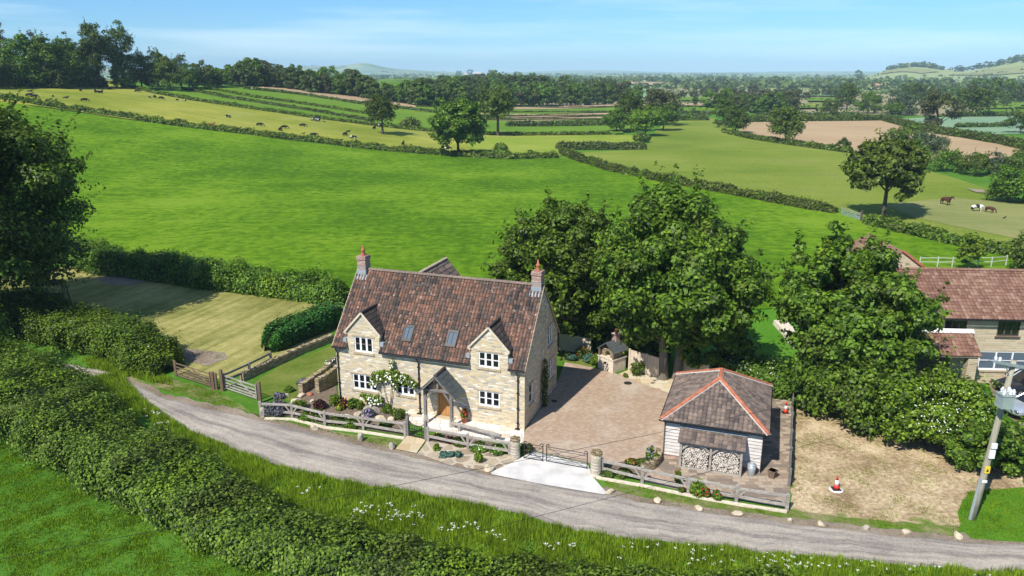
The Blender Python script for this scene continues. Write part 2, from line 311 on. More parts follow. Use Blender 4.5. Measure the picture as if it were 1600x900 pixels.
class MB:
    def __init__(s, xf=None): s.v = []; s.f = []; s.uv = []; s.xf = xf
    def add(s, pts):
        i = len(s.v)
        s.v += [tuple(s.xf(*p)) if s.xf else tuple(p) for p in pts]; return i
    def poly(s, pts, uv=None):
        i = s.add(pts); s.f.append(tuple(range(i, i + len(pts)))); s.uv.append(uv); return s
    def faces(s, i, fs):
        for f in fs: s.f.append(tuple(i + a for a in f)); s.uv.append(None)
    def hexa(s, p):
        i = s.add(p); s.faces(i, [(0, 3, 2, 1), (4, 5, 6, 7), (0, 1, 5, 4), (1, 2, 6, 5), (2, 3, 7, 6), (3, 0, 4, 7)]); return s
    def box(s, x0, x1, y0, y1, z0, z1):
        return s.hexa([(x0, y0, z0), (x1, y0, z0), (x1, y1, z0), (x0, y1, z0), (x0, y0, z1), (x1, y0, z1), (x1, y1, z1), (x0, y1, z1)])
    def beam(s, p, q, w, h, up=(0, 0, 1)):
        p, q = Vector(p), Vector(q); d = (q - p).normalized(); up = Vector(up)
        if abs(d.dot(up)) > .98: up = Vector((1, 0, 0))
        a = d.cross(up).normalized() * w / 2; b = a.cross(d).normalized() * h / 2
        return s.hexa([p - a - b, q - a - b, q + a - b, p + a - b, p - a + b, q - a + b, q + a + b, p + a + b])
    def slab(s, quad, th):
        """a thin plate: quad points (top face, counter-clockwise) thickened downwards along its normal"""
        P = [Vector(p) for p in quad]; n = (P[1] - P[0]).cross(P[2] - P[0]).normalized()
        if n.z < 0: P.reverse(); n = -n
        B = [p - n * th for p in P]; k = len(P); i = s.add(B + P)
        s.faces(i, [tuple(range(k - 1, -1, -1)), tuple(range(k, 2 * k))] + [(j, (j + 1) % k, k + (j + 1) % k, k + j) for j in range(k)]); return s
    def tube(s, pts, r, n=6, caps=True):
        pts = [Vector(p) for p in pts]; m = len(pts); r = r if isinstance(r, (list, tuple)) else [r] * m
        i0 = len(s.v); ref = None
        for j, p in enumerate(pts):
            d = (pts[min(j + 1, m - 1)] - pts[max(j - 1, 0)])
            d = d.normalized() if d.length > 1e-9 else Vector((0, 0, 1))
            if ref is None: ref = Vector((1, 0, 0)) if abs(d.x) < .8 else Vector((0, 1, 0))
            a = d.cross(ref).normalized(); b = d.cross(a); ref = a.cross(d)
            s.add([p + (a * math.cos(2 * pi * t / n) + b * math.sin(2 * pi * t / n)) * r[j] for t in range(n)])
        fs = [(j * n + t, j * n + (t + 1) % n, (j + 1) * n + (t + 1) % n, (j + 1) * n + t) for j in range(m - 1) for t in range(n)]
        s.faces(i0, fs)
        if caps: s.faces(i0, [tuple(range(n)), tuple(range((m - 1) * n, m * n))])
        return s
    def lathe(s, prof, n=12, c=(0, 0, 0)):
        return s.tube([(c[0], c[1], c[2] + z) for r, z in prof], [r for r, z in prof], n)
    def prism(s, pts, d):
        """polygon pts extruded by vector d"""
        k = len(pts); d = Vector(d); i = s.add([Vector(p) for p in pts] + [Vector(p) + d for p in pts])
        s.faces(i, [tuple(range(k - 1, -1, -1)), tuple(range(k, 2 * k))] + [(j, (j + 1) % k, k + (j + 1) % k, k + j) for j in range(k)]); return s
    def mesh(s, name, mat, smooth=False, fix=True):
        me = bpy.data.meshes.new(name); me.from_pydata(s.v, [], s.f)
        for m in mats_of(mat): me.materials.append(m)
        if any(u is not None for u in s.uv):
            lay = me.uv_layers.new(name='UVMap'); li = 0; buf = np.zeros((len(me.loops), 2), np.float32)
            for f, u in zip(s.f, s.uv):
                if u is not None: buf[li:li + len(f)] = u
                li += len(f)
            lay.data.foreach_set('uv', buf.ravel())
        if fix:
            bm = bmesh.new(); bm.from_mesh(me); bmesh.ops.recalc_face_normals(bm, faces=bm.faces[:]); bm.to_mesh(me); bm.free()
        if smooth: me.polygons.foreach_set('use_smooth', np.ones(len(me.polygons), bool))
        me.update(); return me
    def obj(s, name, mat, parent=None, smooth=False, loc=None, rz=0.0, bevel=0.0, fix=True):
        o = mobj(name, s.mesh(name, mat, smooth, fix), parent, loc, rz)
        if bevel:
            b = o.modifiers.new('bevel', 'BEVEL'); b.width = bevel; b.segments = 1; b.limit_method = 'ANGLE'
        return o
# ------------------------------------------------------------------ ground sheets
def inpoly(X, Y, P):
    c = np.zeros(len(X), bool); n = len(P); j = n - 1
    for i in range(n):
        xi, yi, xj, yj = P[i][0], P[i][1], P[j][0], P[j][1]
        cr = (yi > Y) != (yj > Y)
        c ^= cr & (X < (xj - xi) * (Y - yi) / ((yj - yi) if yj != yi else 1e-9) + xi); j = i
    return c
def sheet(name, pts, mat, off=.008, step=0.0, label=None, jit=0.0, kind='structure', cat=None):
    P = [(p[0], p[1]) for p in pts]
    if jit:
        Q = []; rr = random.Random(len(name))
        for a, b in zip(P, P[1:] + P[:1]):
            L = math.dist(a, b); k = max(1, int(L / .45))
            for i in range(k):
                t = i / k; Q.append((a[0] + (b[0] - a[0]) * t + rr.uniform(-jit, jit), a[1] + (b[1] - a[1]) * t + rr.uniform(-jit, jit)))
        P = Q
    bm = bmesh.new(); vs = [bm.verts.new((x, y, 0)) for x, y in P]; f = bm.faces.new(vs)
    bmesh.ops.triangulate(bm, faces=[f])
    if step:
        xs = [p[0] for p in P]; ys = [p[1] for p in P]
        for ax, (lo, hi) in enumerate(((min(xs), max(xs)), (min(ys), max(ys)))):
            k = int((hi - lo) / step)
            for i in range(1, k + 1):
                co = [0, 0, 0]; no = [0, 0, 0]; co[ax] = lo + i * step; no[ax] = 1
                bmesh.ops.bisect_plane(bm, geom=bm.verts[:] + bm.edges[:] + bm.faces[:], plane_co=co, plane_no=no, dist=1e-4)
    bm.normal_update()
    for v in bm.verts:
        d = math.hypot(v.co.x, v.co.y); v.co.z = tz(v.co.x, v.co.y) + off + (.0008 * d if step else 0)
    for f in bm.faces:
        f.normal_update()
        if f.normal.z < 0: f.normal_flip()
    me = bpy.data.meshes.new(name); bm.to_mesh(me); bm.free()
    for m in mats_of(mat): me.materials.append(m)
    o = mobj(name, me); mark(o, label, cat, None, kind); return o
# ------------------------------------------------------------------ foliage
def unit(a): return a / np.maximum(np.linalg.norm(a, axis=1, keepdims=True), 1e-9)
def leaf_quads(C, N, S, rng, long=1.5):
    """one small lozenge leaf spray per centre, turned about its normal"""
    n = len(C); R = unit(rng.normal(size=(n, 3))); A = unit(np.cross(N, R)); B = np.cross(N, A)
    S = np.asarray(S)[:, None]; V = np.empty((n, 4, 3))
    bend = N * S * .18
    V[:, 0] = C - A * S * .5 * long; V[:, 1] = C - B * S * .5 + bend; V[:, 2] = C + A * S * .5 * long; V[:, 3] = C + B * S * .5 + bend
    return V.reshape(-1, 3), np.arange(4 * n).reshape(-1, 4)
def sph(n, rng): return unit(rng.normal(size=(n, 3)))
def crown_leaves(rng, a, b, zc, nl, nleaf, size, lr=(.24, .40), droop=0.0, shape=None, squash=.75, twigs=0):
    """leaf sprays gathered in boughs over an ellipsoid crown (radii a, a, b at height zc); returns centres, normals, sizes, bough centres"""
    D = sph(nl * 3, rng); D = D[D[:, 2] > -.75][:nl]; nl = len(D)
    rad = rng.uniform(.42, .86, nl) ** .8; out = rng.random(nl) < .22; rad = np.where(out, rng.uniform(.80, .92, nl), rad)
    wob = 1 + .20 * np.sin(D[:, 0] * 3.1 + rng.uniform(0, 6)) * np.sin(D[:, 1] * 2.7 + rng.uniform(0, 6)) + rng.normal(0, .07, nl)
    LC = D * (rad * wob)[:, None] * np.array([a, a, b]); LC[:, 2] += zc
    if shape == 'spread': LC[:, 2] -= droop * (np.hypot(LC[:, 0], LC[:, 1]) / a) ** 2 * b
    if shape == 'dome': LC[:, :2] *= (.50 + .50 * sm((LC[:, 2:3] - zc + b) / (1.1 * b)))
    LR = rng.uniform(*lr, nl) * a * np.clip(1.15 - rad * .35, .6, 1.2) * np.where(out, .62, 1)
    w = LR ** 2; cnt = np.maximum(3, (w / w.sum() * nleaf)).astype(int)
    C, N = [], []
    for c, r, k in zip(LC, LR, cnt):
        d = sph(k, rng); d[:, 2] = np.where((d[:, 2] < -.15) & (rng.random(k) < .6), -d[:, 2], d[:, 2])
        rr = r * (rng.uniform(.45, 1.08, k) ** .6) * (1 + .18 * np.sin(d[:, 0] * 5 + c[0]) * np.sin(d[:, 1] * 6 + c[1]))
        C.append(c + d * rr[:, None] * np.array([1, 1, squash])); N.append(unit(d * .9 + rng.normal(0, .40, (k, 3)) + np.array([0, 0, .45])))
    if twigs:                                                    # shoots that break the outline
        for i in rng.integers(0, nl, twigs):
            d = LC[i] - np.array([0, 0, zc]); d = d / (np.linalg.norm(d) + 1e-6) + rng.normal(0, .35, 3) + np.array([0, 0, .7]); d /= np.linalg.norm(d); k = 12
            t = np.sort(rng.uniform(.6, 1.0 + rng.uniform(.25, .75), k))[:, None]; C.append(LC[i] + d * t * (LR[i] + a * .03) * 1.15 + rng.normal(0, size * .45, (k, 3))); N.append(unit(d + rng.normal(0, .6, (k, 3))))
    C = np.vstack(C); N = np.vstack(N)
    return C, N, size * rng.uniform(.6, 1.3, len(C)), LC
def trunk_mb(rng, h, r, LC, nb=8, lean=0.0, split=1):
    mb = MB(); rr = random.Random(int(rng.integers(1 << 30)))
    for k in range(split):
        ox = (k - (split - 1) / 2) * r * 3; top = Vector((ox * 2.2 + lean * h, 0, h))
        mb.tube([(ox * 1.1, 0, -.4), (ox, 0, .12 * h), (ox * 1.2 + lean * h * .3, .02, .45 * h), (ox * 1.6 + lean * h * .7, .05, .75 * h), top], [r * 1.45, r * 1.02, r * .88, r * .72, r * .5], 8, False)
        idx = rng.choice(len(LC), min(nb, len(LC)), replace=False)
        for i in idx:
            c = Vector(LC[i]); z0 = rr.uniform(.5, .98) * h; s0 = Vector((ox * (1 + z0 / h) + lean * z0, 0, z0)); mid = s0.lerp(c, .5) + Vector((0, 0, .10 * (c - s0).length))
            mb.tube([s0, mid, c], [r * .42, r * .26, r * .08], 5, False)
    return mb
def join_np(parts):
    V, Q, M_ = [], [], []; o = 0
    for v, q, m in parts:
        V.append(v); Q.append(q + o); M_.append(np.full(len(q), m)); o += len(v)
    return np.vstack(V), np.vstack(Q), np.concatenate(M_)
def tree(name, label, cat, loc, h, a, leaf='leaf_mid', base=.28, nl=70, nleaf=9000, size=.34, trunk_r=None, group=None, seed=0, bark='bark', lr=(.24, .40), split=1, lean=0.0, whole=False, shape=None, droop=.35, nb=9, extra=None, squash=.75, rz=0.0):
    """h total height, a crown radius, base = height share where the crown starts"""
    rng = np.random.default_rng(seed + 11); zc = h * (1 + base) / 2; b = h * (1 - base) / 2 * 1.02
    C, N, S, LC = crown_leaves(rng, a, b, zc, nl, nleaf, size, lr, droop, shape, squash, int(nleaf / 260) if nleaf > 4000 else 0)
    if extra: C, N, S, LC = extra(rng, C, N, S, LC)
    r = trunk_r or h * .028; tm = trunk_mb(rng, h * (base + .28), r, LC, nb, lean, split)
    V, Q = leaf_quads(C, N, S, rng)
    if whole:
        tq = np.array([f for f in tm.f if len(f) == 4]); tv = np.array(tm.v)
        V, Q, mi = join_np([(V, Q, 0), (tv, tq, 1)])
        o = mobj(name, np_mesh(name, V, Q, [leaf, bark], mi), None, loc, rz); return mark(o, label, cat, group)
    e = E_(name, loc, label, cat, group, rz)
    mi = None; ms = [leaf]
    if nleaf > 10000:
        q = wob(C[:, 0] / a * 3.2 + C[:, 2] * .5, C[:, 1] / a * 2.2 + C[:, 2] * .35, rng, 6) + rng.normal(0, .45, len(C)); mi = np.where(q > .95, 1, np.where(q < -.95, 2, 0)); ms = [leaf, 'leaf_bright' if leaf != 'leaf_dark' else 'leaf_mid', 'leaf_olive' if leaf != 'leaf_olive' else 'leaf_mid']
    mobj('crown', np_mesh('crown', V, Q, ms, mi), e); tm.obj('trunk', bark, e, True)
    return e
def dup(src, loc, rz, sc, label=None, group=None, mat=None):
    o = src.copy(); COL.objects.link(o); o.location = loc; o.rotation_euler = (0, 0, rz); o.scale = sc if isinstance(sc, (tuple, list)) else (sc, sc, sc)
    if label: o['label'] = label
    if group: o['group'] = group
    for ch in src.children:
        c = ch.copy(); COL.objects.link(c); c.parent = o
        for g in ch.children:
            d = g.copy(); COL.objects.link(d); d.parent = c
    return o
def resample(P, step):
    P = np.array([(p[0], p[1]) for p in P], float); d = np.hypot(*np.diff(P, axis=0).T); L = np.concatenate([[0], np.cumsum(d)])
    n = max(3, int(L[-1] / step)); t = np.linspace(0, L[-1], n)
    return np.stack([np.interp(t, L, P[:, 0]), np.interp(t, L, P[:, 1])], 1), t
def wob(u, v, rng, k=5, f=1.0):
    o = 0
    for i in range(k):
        o = o + np.sin(u * rng.uniform(.25, 2.6) * f + rng.uniform(0, 6)) * np.sin(v * rng.uniform(.8, 2.6) + rng.uniform(0, 6))
    return o / k ** .5
def hedge(name, label, pts, w, h, leaf=.16, dens=90, mat='leaf_hedge', cat='hedge', group=None, seed=0, rough=.16, p=.55, flowers=None, top=None, nfl=0, core=None, tuft=.25, vary=.16, mix=('leaf_bright', 'leaf_olive')):
    """a hedge along a ground line: dark inner body, leaf sprays all over it. w, h may be lists along the line"""
    rng = np.random.default_rng(seed + 101); P, t = resample(pts, max(.5, leaf * 2)); Lt = t[-1]
    T = np.gradient(P, axis=0); T /= np.linalg.norm(T, axis=1, keepdims=True); Nn = np.stack([T[:, 1], -T[:, 0]], 1)
    wl = np.interp(t / Lt, np.linspace(0, 1, len(w)), w) if isinstance(w, (list, tuple)) else np.full(len(t), w)
    hl = np.interp(t / Lt, np.linspace(0, 1, len(h)), h) if isinstance(h, (list, tuple)) else np.full(len(t), h)
    hl = hl * (1 + vary * wob(t * .35, t * .11, rng, 5)); wl = wl * (1 + vary * .7 * wob(t * .3, t * .2, rng, 5)); s0 = int(rng.integers(1 << 30)); zg = TZ(P[:, 0], P[:, 1])
    def surf(tt, th, sc):
        rw = np.random.default_rng(s0); i = tt
        bx, by = np.interp(i, t, P[:, 0]), np.interp(i, t, P[:, 1]); nx, ny = np.interp(i, t, Nn[:, 0]), np.interp(i, t, Nn[:, 1])
        W, H_ = np.interp(i, t, wl) / 2, np.interp(i, t, hl); c, s = np.cos(th), np.sin(th)
        endf = np.clip(np.minimum(i, Lt - i) / (np.minimum(W, H_) + .01), 0, 1) ** .5
        k = sc * (1 + rough * wob(i, th * 1.5, rw)) * (.35 + .65 * endf)
        x = np.sign(c) * np.abs(c) ** p * W * k; z = np.abs(s) ** p * H_ * k * np.sign(s)
        return np.stack([bx + nx * x, by + ny * x, np.interp(i, t, zg) + z], 1), np.stack([nx * c, ny * c, s], 1)
    area = Lt * (float(np.mean(wl)) + 2 * float(np.mean(hl))); n = int(area * dens)
    tt = rng.uniform(0, Lt, n); th = rng.uniform(-.05, pi + .05, n)
    r2 = np.random.default_rng(seed + 55); cl = wob(tt * 2.6, th * 2.2, r2, 7, 1.6); keep = rng.random(n) < np.clip(.80 + .45 * cl, .18, 1)
    tt, th = tt[keep], th[keep]; n = len(tt); sp_ = wob(tt * .55, th * .5, r2, 5)
    C, N = surf(tt, th, rng.uniform(.80, 1.06, n) + (rng.random(n) < tuft) * rng.uniform(0, .12, n) + ((rng.random(n) < .05) & (np.sin(th) > .6)) * rng.uniform(.05, .32, n)); N = unit(N + rng.normal(0, .45, (n, 3)) + np.array([0, 0, .4]))
    V, Q = leaf_quads(C, N, leaf * rng.uniform(.6, 1.35, n), rng)
    m, k = len(t), 9; tg = np.repeat(t, k); tg_th = np.tile(np.linspace(0, pi, k), m)
    CV, _ = surf(tg, tg_th, .80); CQ = np.array([(i * k + j, i * k + j + 1, (i + 1) * k + j + 1, (i + 1) * k + j) for i in range(m - 1) for j in range(k - 1)])
    parts = [(V, Q, 0), (CV, CQ, 1)]; mats = [mat, core or 'leaf_dark']
    V, Q, mi = join_np(parts)
    if mix: mats += list(mix); mi[:n] = np.where(sp_ > .75, 2, np.where(sp_ < -.70, 3, 0))
    o = mobj(name, np_mesh(name, V, Q, mats, mi)); mark(o, label, cat, group)
    if flowers:
        n = nfl; k = max(1, n // 7); c0 = rng.uniform(0, Lt, k); a0 = rng.uniform(.5, 2.6, k); pick = rng.integers(0, k, n)
        C, N = surf(np.clip(c0[pick] + rng.normal(0, .35, n), 0, Lt), np.clip(a0[pick] + rng.normal(0, .22, n), .25, 2.9), rng.uniform(1.03, 1.12, n))
        V, Q = leaf_quads(C, unit(N + np.array([0, 0, .8]) + rng.normal(0, .25, (n, 3))), rng.uniform(.06, .15, n), rng, 1.1)
        mobj('blossom', np_mesh('blossom', V, Q, flowers), o)
    return o
def bush(name, label, cat, loc, r, h, leaf='leaf_mid', size=.12, n=900, flowers=None, nf=0, fs=.09, group=None, seed=0, p=.75, lumps=9):
    rng = np.random.default_rng(seed + 977); D = sph(lumps * 2, rng); D = D[D[:, 2] > -.1]; LC = D * np.array([r * .55, r * .55, h * .5]) * rng.uniform(.6, 1.05, (len(D), 1)); LC[:, 2] += h * .38
    pk = rng.integers(0, len(LC), n); d = sph(n, rng); C = LC[pk] + d * np.array([r * .48, r * .48, h * .42]) * rng.uniform(.5, 1.05, (n, 1)); C[:, 2] = np.maximum(C[:, 2], .02)
    V, Q = leaf_quads(C, unit(d + rng.normal(0, .5, (n, 3)) + np.array([0, 0, .3])), size * rng.uniform(.6, 1.3, n), rng)
    o = mobj(name, np_mesh(name, V, Q, leaf), None, loc); mark(o, label, cat, group)
    if flowers:
        pk = rng.integers(0, len(LC), nf); d = sph(nf, rng); d[:, 2] = np.abs(d[:, 2]); d[:, 1] -= .3
        C = LC[pk] + unit(d) * np.array([r * .5, r * .5, h * .46]) * 1.06
        V, Q = leaf_quads(C, unit(d + rng.normal(0, .3, (nf, 3))), fs * rng.uniform(.7, 1.3, nf), rng, 1.1)
        mobj('blossom', np_mesh('blossom', V, Q, flowers), o)
    return o
def grass(name, pts, dens, hgt, mat, wid=.02, blades=4, label=None, seed=0, lean=.35, patch=0.0, cat='grass'):
    rng = np.random.default_rng(seed + 5); P = [(p[0], p[1]) for p in pts]; A = np.array(P); lo, hi = A.min(0), A.max(0)
    n = int(np.prod(hi - lo) * dens); X = rng.uniform(lo[0], hi[0], n); Y = rng.uniform(lo[1], hi[1], n); k = inpoly(X, Y, P); X, Y = X[k], Y[k]
    pw = wob(X * 1.3, Y * 1.1, rng, 6); H = hgt * (1 + .35 * pw + rng.normal(0, .18, len(X)))
    if patch: kk = rng.random(len(X)) < np.clip(1 - patch * .5 + patch * pw, .05, 1); X, Y, H = X[kk], Y[kk], H[kk]
    X = np.repeat(X, blades); Y = np.repeat(Y, blades); H = np.maximum(np.repeat(H, blades) * rng.uniform(.55, 1.2, len(X)), hgt * .25); n = len(X)
    X = X + rng.normal(0, .06, n); Y = Y + rng.normal(0, .06, n); Z = TZ(X, Y); an = rng.uniform(0, 2 * pi, n); w = wid * rng.uniform(.6, 1.5, n)
    V = np.empty((n, 3, 3)); dx, dy = np.cos(an) * w, np.sin(an) * w; l = rng.uniform(0, lean, n) * H; la = rng.uniform(0, 2 * pi, n)
    V[:, 0] = np.stack([X - dx, Y - dy, Z], 1); V[:, 1] = np.stack([X + dx, Y + dy, Z], 1); V[:, 2] = np.stack([X + np.cos(la) * l, Y + np.sin(la) * l, Z + H], 1)
    o = mobj(name, np_mesh(name, V.reshape(-1, 3), np.arange(3 * n).reshape(-1, 3), mat)); return mark(o, label, cat, None, 'stuff')
def rock_mesh(name, mat, seed, sx, sy, sz, sub=2):
    bm = bmesh.new(); bmesh.ops.create_icosphere(bm, subdivisions=sub, radius=.5); rr = random.Random(seed)
    pl = [(Vector((rr.gauss(0, 1), rr.gauss(0, 1), rr.gauss(0, .8))).normalized(), rr.uniform(.26, .42)) for _ in range(9)]
    for v in bm.verts:
        for nrm, d in pl:
            e = v.co.dot(nrm) - d
            if e > 0: v.co -= nrm * e
        v.co = Vector((v.co.x * sx, v.co.y * sy, (v.co.z + .22) * sz)) * 1.15
    me = bpy.data.meshes.new(name); bm.to_mesh(me); bm.free()
    for m in mats_of(mat): me.materials.append(m)
    return me
# ------------------------------------------------------------------ sky, sun, air
w = bpy.data.worlds.new('World'); SC.world = w; w.use_nodes = True; nt = w.node_tree; bg = nt.nodes['Background']
SUN_EL = math.radians(48); SUN_AZ = math.atan2(-.60, -.80)          # where the sun stands, clockwise from +Y
sky = nt.nodes.new('ShaderNodeTexSky'); sky.sky_type = 'NISHITA'; sky.sun_disc = False; sky.sun_elevation = SUN_EL; sky.sun_rotation = SUN_AZ % (2 * pi)
sky.air_density = 1.0; sky.dust_density = 0.0; sky.ozone_density = 4.0; sky.altitude = 0
tc = nt.nodes.new('ShaderNodeTexCoord'); mp = nt.nodes.new('ShaderNodeMapping'); mp.inputs['Scale'].default_value = (1.2, 1.2, 16); mp.inputs['Rotation'].default_value = (.02, .03, 0)
nz = nt.nodes.new('ShaderNodeTexNoise'); nz.inputs['Scale'].default_value = 1.6; nz.inputs['Detail'].default_value = 6; nz.inputs['Roughness'].default_value = .6
cr = nt.nodes.new('ShaderNodeValToRGB'); cr.color_ramp.elements[0].position = .46; cr.color_ramp.elements[1].position = .74; cr.color_ramp.elements[1].color = (.50, .50, .50, 1)
mx = nt.nodes.new('ShaderNodeMix'); mx.data_type = 'RGBA'; mx.inputs[7].default_value = (7.0, 7.9, 8.3, 1)
for a, b in ((tc.outputs['Generated'], mp.inputs[0]), (mp.outputs[0], nz.inputs['Vector']), (nz.outputs['Fac'], cr.inputs[0]), (cr.outputs[0], mx.inputs[0]), (sky.outputs[0], mx.inputs[6]), (mx.outputs[2], bg.inputs[0])): nt.links.new(a, b)
tn = nt.nodes.new('ShaderNodeMix'); tn.data_type = 'RGBA'; tn.blend_type = 'MULTIPLY'; tn.inputs[0].default_value = 1; tn.inputs[7].default_value = (.345, .60, .86, 1)
nt.links.new(sky.outputs[0], tn.inputs[6]); nt.links.new(tn.outputs[2], mx.inputs[6])
bg.inputs[1].default_value = .112
sl = bpy.data.lights.new('sun', 'SUN'); sl.energy = 4.3; sl.angle = math.radians(.55); sl.color = (1.0, .955, .88)
so = bpy.data.objects.new('sun', sl); COL.objects.link(so)
sd = Vector((.60 * math.cos(SUN_EL), .80 * math.cos(SUN_EL), -math.sin(SUN_EL))); so.rotation_euler = sd.to_track_quat('-Z', 'Y').to_euler(); so.location = (-30, -40, 90)
vs = SC.view_settings; vs.view_transform = 'Standard'; vs.look = 'None'; vs.exposure = .62; vs.gamma = 1
SC.cycles.use_denoising = True; SC.cycles.max_bounces = 6; SC.cycles.transparent_max_bounces = 8; SC.cycles.volume_bounces = 0; SC.cycles.diffuse_bounces = 3
if True:
    hz = NT('haze_air'); hz.t.nodes.remove(hz.b); pv = hz.n('ShaderNodeVolumePrincipled'); pv.inputs['Color'].default_value = (.57, .82, .97, 1); pv.inputs['Density'].default_value = 1.35e-4; pv.inputs['Anisotropy'].default_value = -.2
    hz.L(pv.outputs[0], hz.out.inputs['Volume'])
    mark(MB().box(-9000, 9000, -600, 14500, -3, 190).obj('haze', hz.m), 'thin blue summer haze over the whole valley', 'haze', None, 'stuff')

# ------------------------------------------------------------------ ground
az = np.concatenate([np.radians(np.arange(-52, 52.01, .5)), np.radians(np.arange(57, 308, 5.0))])
rd = np.concatenate([[2.0, 20, 60, 95], np.arange(101, 600, 6.0), np.geomspace(606, 13800, 64)])
RR, AA = np.meshgrid(rd, az, indexing='ij'); X, Y = RR * np.sin(AA), RR * np.cos(AA); Z = TZ(X, Y); m, k = X.shape
V = np.stack([X.ravel(), Y.ravel(), Z.ravel()], 1); Q = np.array([(i * k + j, i * k + (j + 1) % k, (i + 1) * k + (j + 1) % k, (i + 1) * k + j) for i in range(m - 1) for j in range(k)])
V = np.vstack([V, [[0, 0, 0]]]); me = np_mesh('ground', V, Q[:, ::-1], 'ground_grass', None, True)
gr = mobj('ground', me); mark(gr, None, None, None, 'structure')
bm = bmesh.new(); bm.from_mesh(me); bm.verts.ensure_lookup_table(); bm.faces.new([bm.verts[j] for j in range(k)][::-1]); bmesh.ops.recalc_face_normals(bm, faces=bm.faces[:])
if sum(f.normal.z for f in bm.faces) < 0: bmesh.ops.reverse_faces(bm, faces=bm.faces[:])
bm.to_mesh(me); bm.free()

R_UP = [(60, 560), (165, 580), (210, 600), (250, 620), (330, 640), (400, 656), (470, 671), (540, 690), (600, 705), (680, 722), (760, 741), (850, 757), (945, 773), (1000, 784), (1100, 800), (1200, 815), (1300, 826), (1400, 838), (1500, 846), (1600, 852), (1750, 858)]
R_LO = [(60, 578), (150, 592), (230, 630), (300, 675), (380, 708), (450, 733), (560, 757), (640, 769), (720, 784), (800, 801), (850, 815), (900, 830), (1000, 845), (1100, 853), (1200, 863), (1300, 873), (1400, 882), (1500, 890), (1600, 895), (1750, 900)]
UP, _ = resample(GP(*R_UP), .5); LO, _ = resample(GP(*R_LO), .5)
def lane():
    x = np.arange(-33, 27, .35); u = np.interp(x, UP[:, 0], UP[:, 1]); l = np.interp(x, LO[:, 0], LO[:, 1]); rng = np.random.default_rng(3)
    u = u + rng.normal(0, .035, len(x)) + .05 * np.sin(x * 1.7); l = l + rng.normal(0, .05, len(x)) + .07 * np.sin(x * 2.1)
    mb = MB()
    for i in range(len(x) - 1):
        for j in range(4):
            a, b = j / 4, (j + 1) / 4; q = lambda i, a: (x[i], l[i] * (1 - a) + u[i] * a, .012 + .03 * math.sin(a * pi))
            mb.poly([q(i, a), q(i + 1, a), q(i + 1, b), q(i, b)], [(a, x[i]), (a, x[i + 1]), (b, x[i + 1]), (b, x[i])])
    o = mb.obj('lane', 'lane_asphalt', smooth=True); mark(o, None, None, None, 'structure')
lane()
def upedge(o0, o1, x0, x1, name, mat, off, jit):
    x = np.arange(x0, x1, .4); u = np.interp(x, UP[:, 0], UP[:, 1]); rng = np.random.default_rng(len(name))
    a = u + o0; b = u + o1 + rng.normal(0, jit, len(x)) + jit * 1.6 * np.sin(x * 1.3) * np.sin(x * .6)
    mb = MB()
    for i in range(len(x) - 1): mb.poly([(x[i], a[i], off), (x[i + 1], a[i + 1], off), (x[i + 1], b[i + 1], off), (x[i], b[i], off)])
    return mark(mb.obj(name, mat), None, None, None, 'structure')
upedge(-.12, .75, -29, 27, 'dirt_verge', 'dirt_verge', .008, .12)
# fields
def field(name, px, mat, off, step=8.0): return sheet(name, GP(*px), mat, off, step)
field('field', [(-250, 150), (-100, 150), (40, 165), (100, 175), (250, 195), (400, 213), (550, 232), (640, 240), (720, 246), (800, 250), (870, 248), (905, 252), (960, 268), (1050, 285), (1150, 302), (1300, 330), (1345, 345), (1400, 360), (1480, 378), (1600, 402), (1750, 425), (1750, 445), (1400, 470), (1100, 490), (870, 520), (700, 470), (540, 452), (400, 430), (250, 412), (130, 390), (-100, 375), (-300, 350)], 'grass_ley', .03, 6)
field('cattle_field', [(-250, 128), (0, 134), (170, 131), (240, 147), (320, 161), (400, 172), (480, 183), (560, 192), (640, 200), (700, 207), (850, 212), (990, 212), (1010, 228), (900, 233), (870, 246), (800, 248), (720, 244), (640, 238), (500, 221), (350, 205), (200, 187), (60, 167), (-100, 152), (-250, 150)], 'grass_cow', .06, 6)
field('cut_field', [(745, 214), (990, 213), (1010, 228), (900, 232), (868, 243), (800, 246), (745, 240), (725, 228)], 'grass_yellow', .12, 6)
field('grass_strip', [(240, 147), (300, 140), (385, 138), (470, 147), (560, 162), (640, 171), (760, 181), (960, 190), (1000, 197), (960, 212), (800, 213), (680, 206), (560, 192), (400, 172)], 'grass_strip', .09, 8)
field('ploughed_strip', [(388, 136), (470, 140), (560, 153), (640, 164), (700, 172), (700, 177), (640, 172), (560, 163), (470, 149), (388, 139)], 'soil_strip', .18, 10)
for nm, mt, a in (('ploughed_strip', 'soil_strip', [(650, 162), (1010, 162.5), (1010, 166), (650, 168)]), ('grass_strip', 'grass_strip', [(650, 168), (985, 168), (985, 174.5), (650, 176)]), ('ploughed_strip', 'soil_strip', [(720, 176.5), (985, 177), (985, 181), (720, 181.5)]), ('ploughed_strip', 'soil_strip', [(720, 183), (960, 183.5), (960, 187.5), (720, 188)]),
                  ('grass_strip', 'grass_strip', [(600, 197), (960, 197), (975, 210), (680, 208)])):
    field(nm, a, mt, .22, 12)
field('pasture', [(880, 240), (1010, 233), (1020, 210), (1040, 190), (1115, 184), (1150, 205), (1230, 225), (1330, 238), (1400, 255), (1480, 275), (1560, 300), (1620, 325), (1750, 345), (1750, 425), (1600, 402), (1480, 378), (1400, 358), (1310, 326), (1150, 300), (1000, 275), (930, 255)], 'grass_pasture', .06, 0)
field('mown_patch', [(1385, 322), (1430, 315), (1490, 310), (1560, 316), (1640, 326), (1750, 345), (1750, 400), (1600, 376), (1480, 352), (1420, 338)], 'grass_mown', .10, 0)
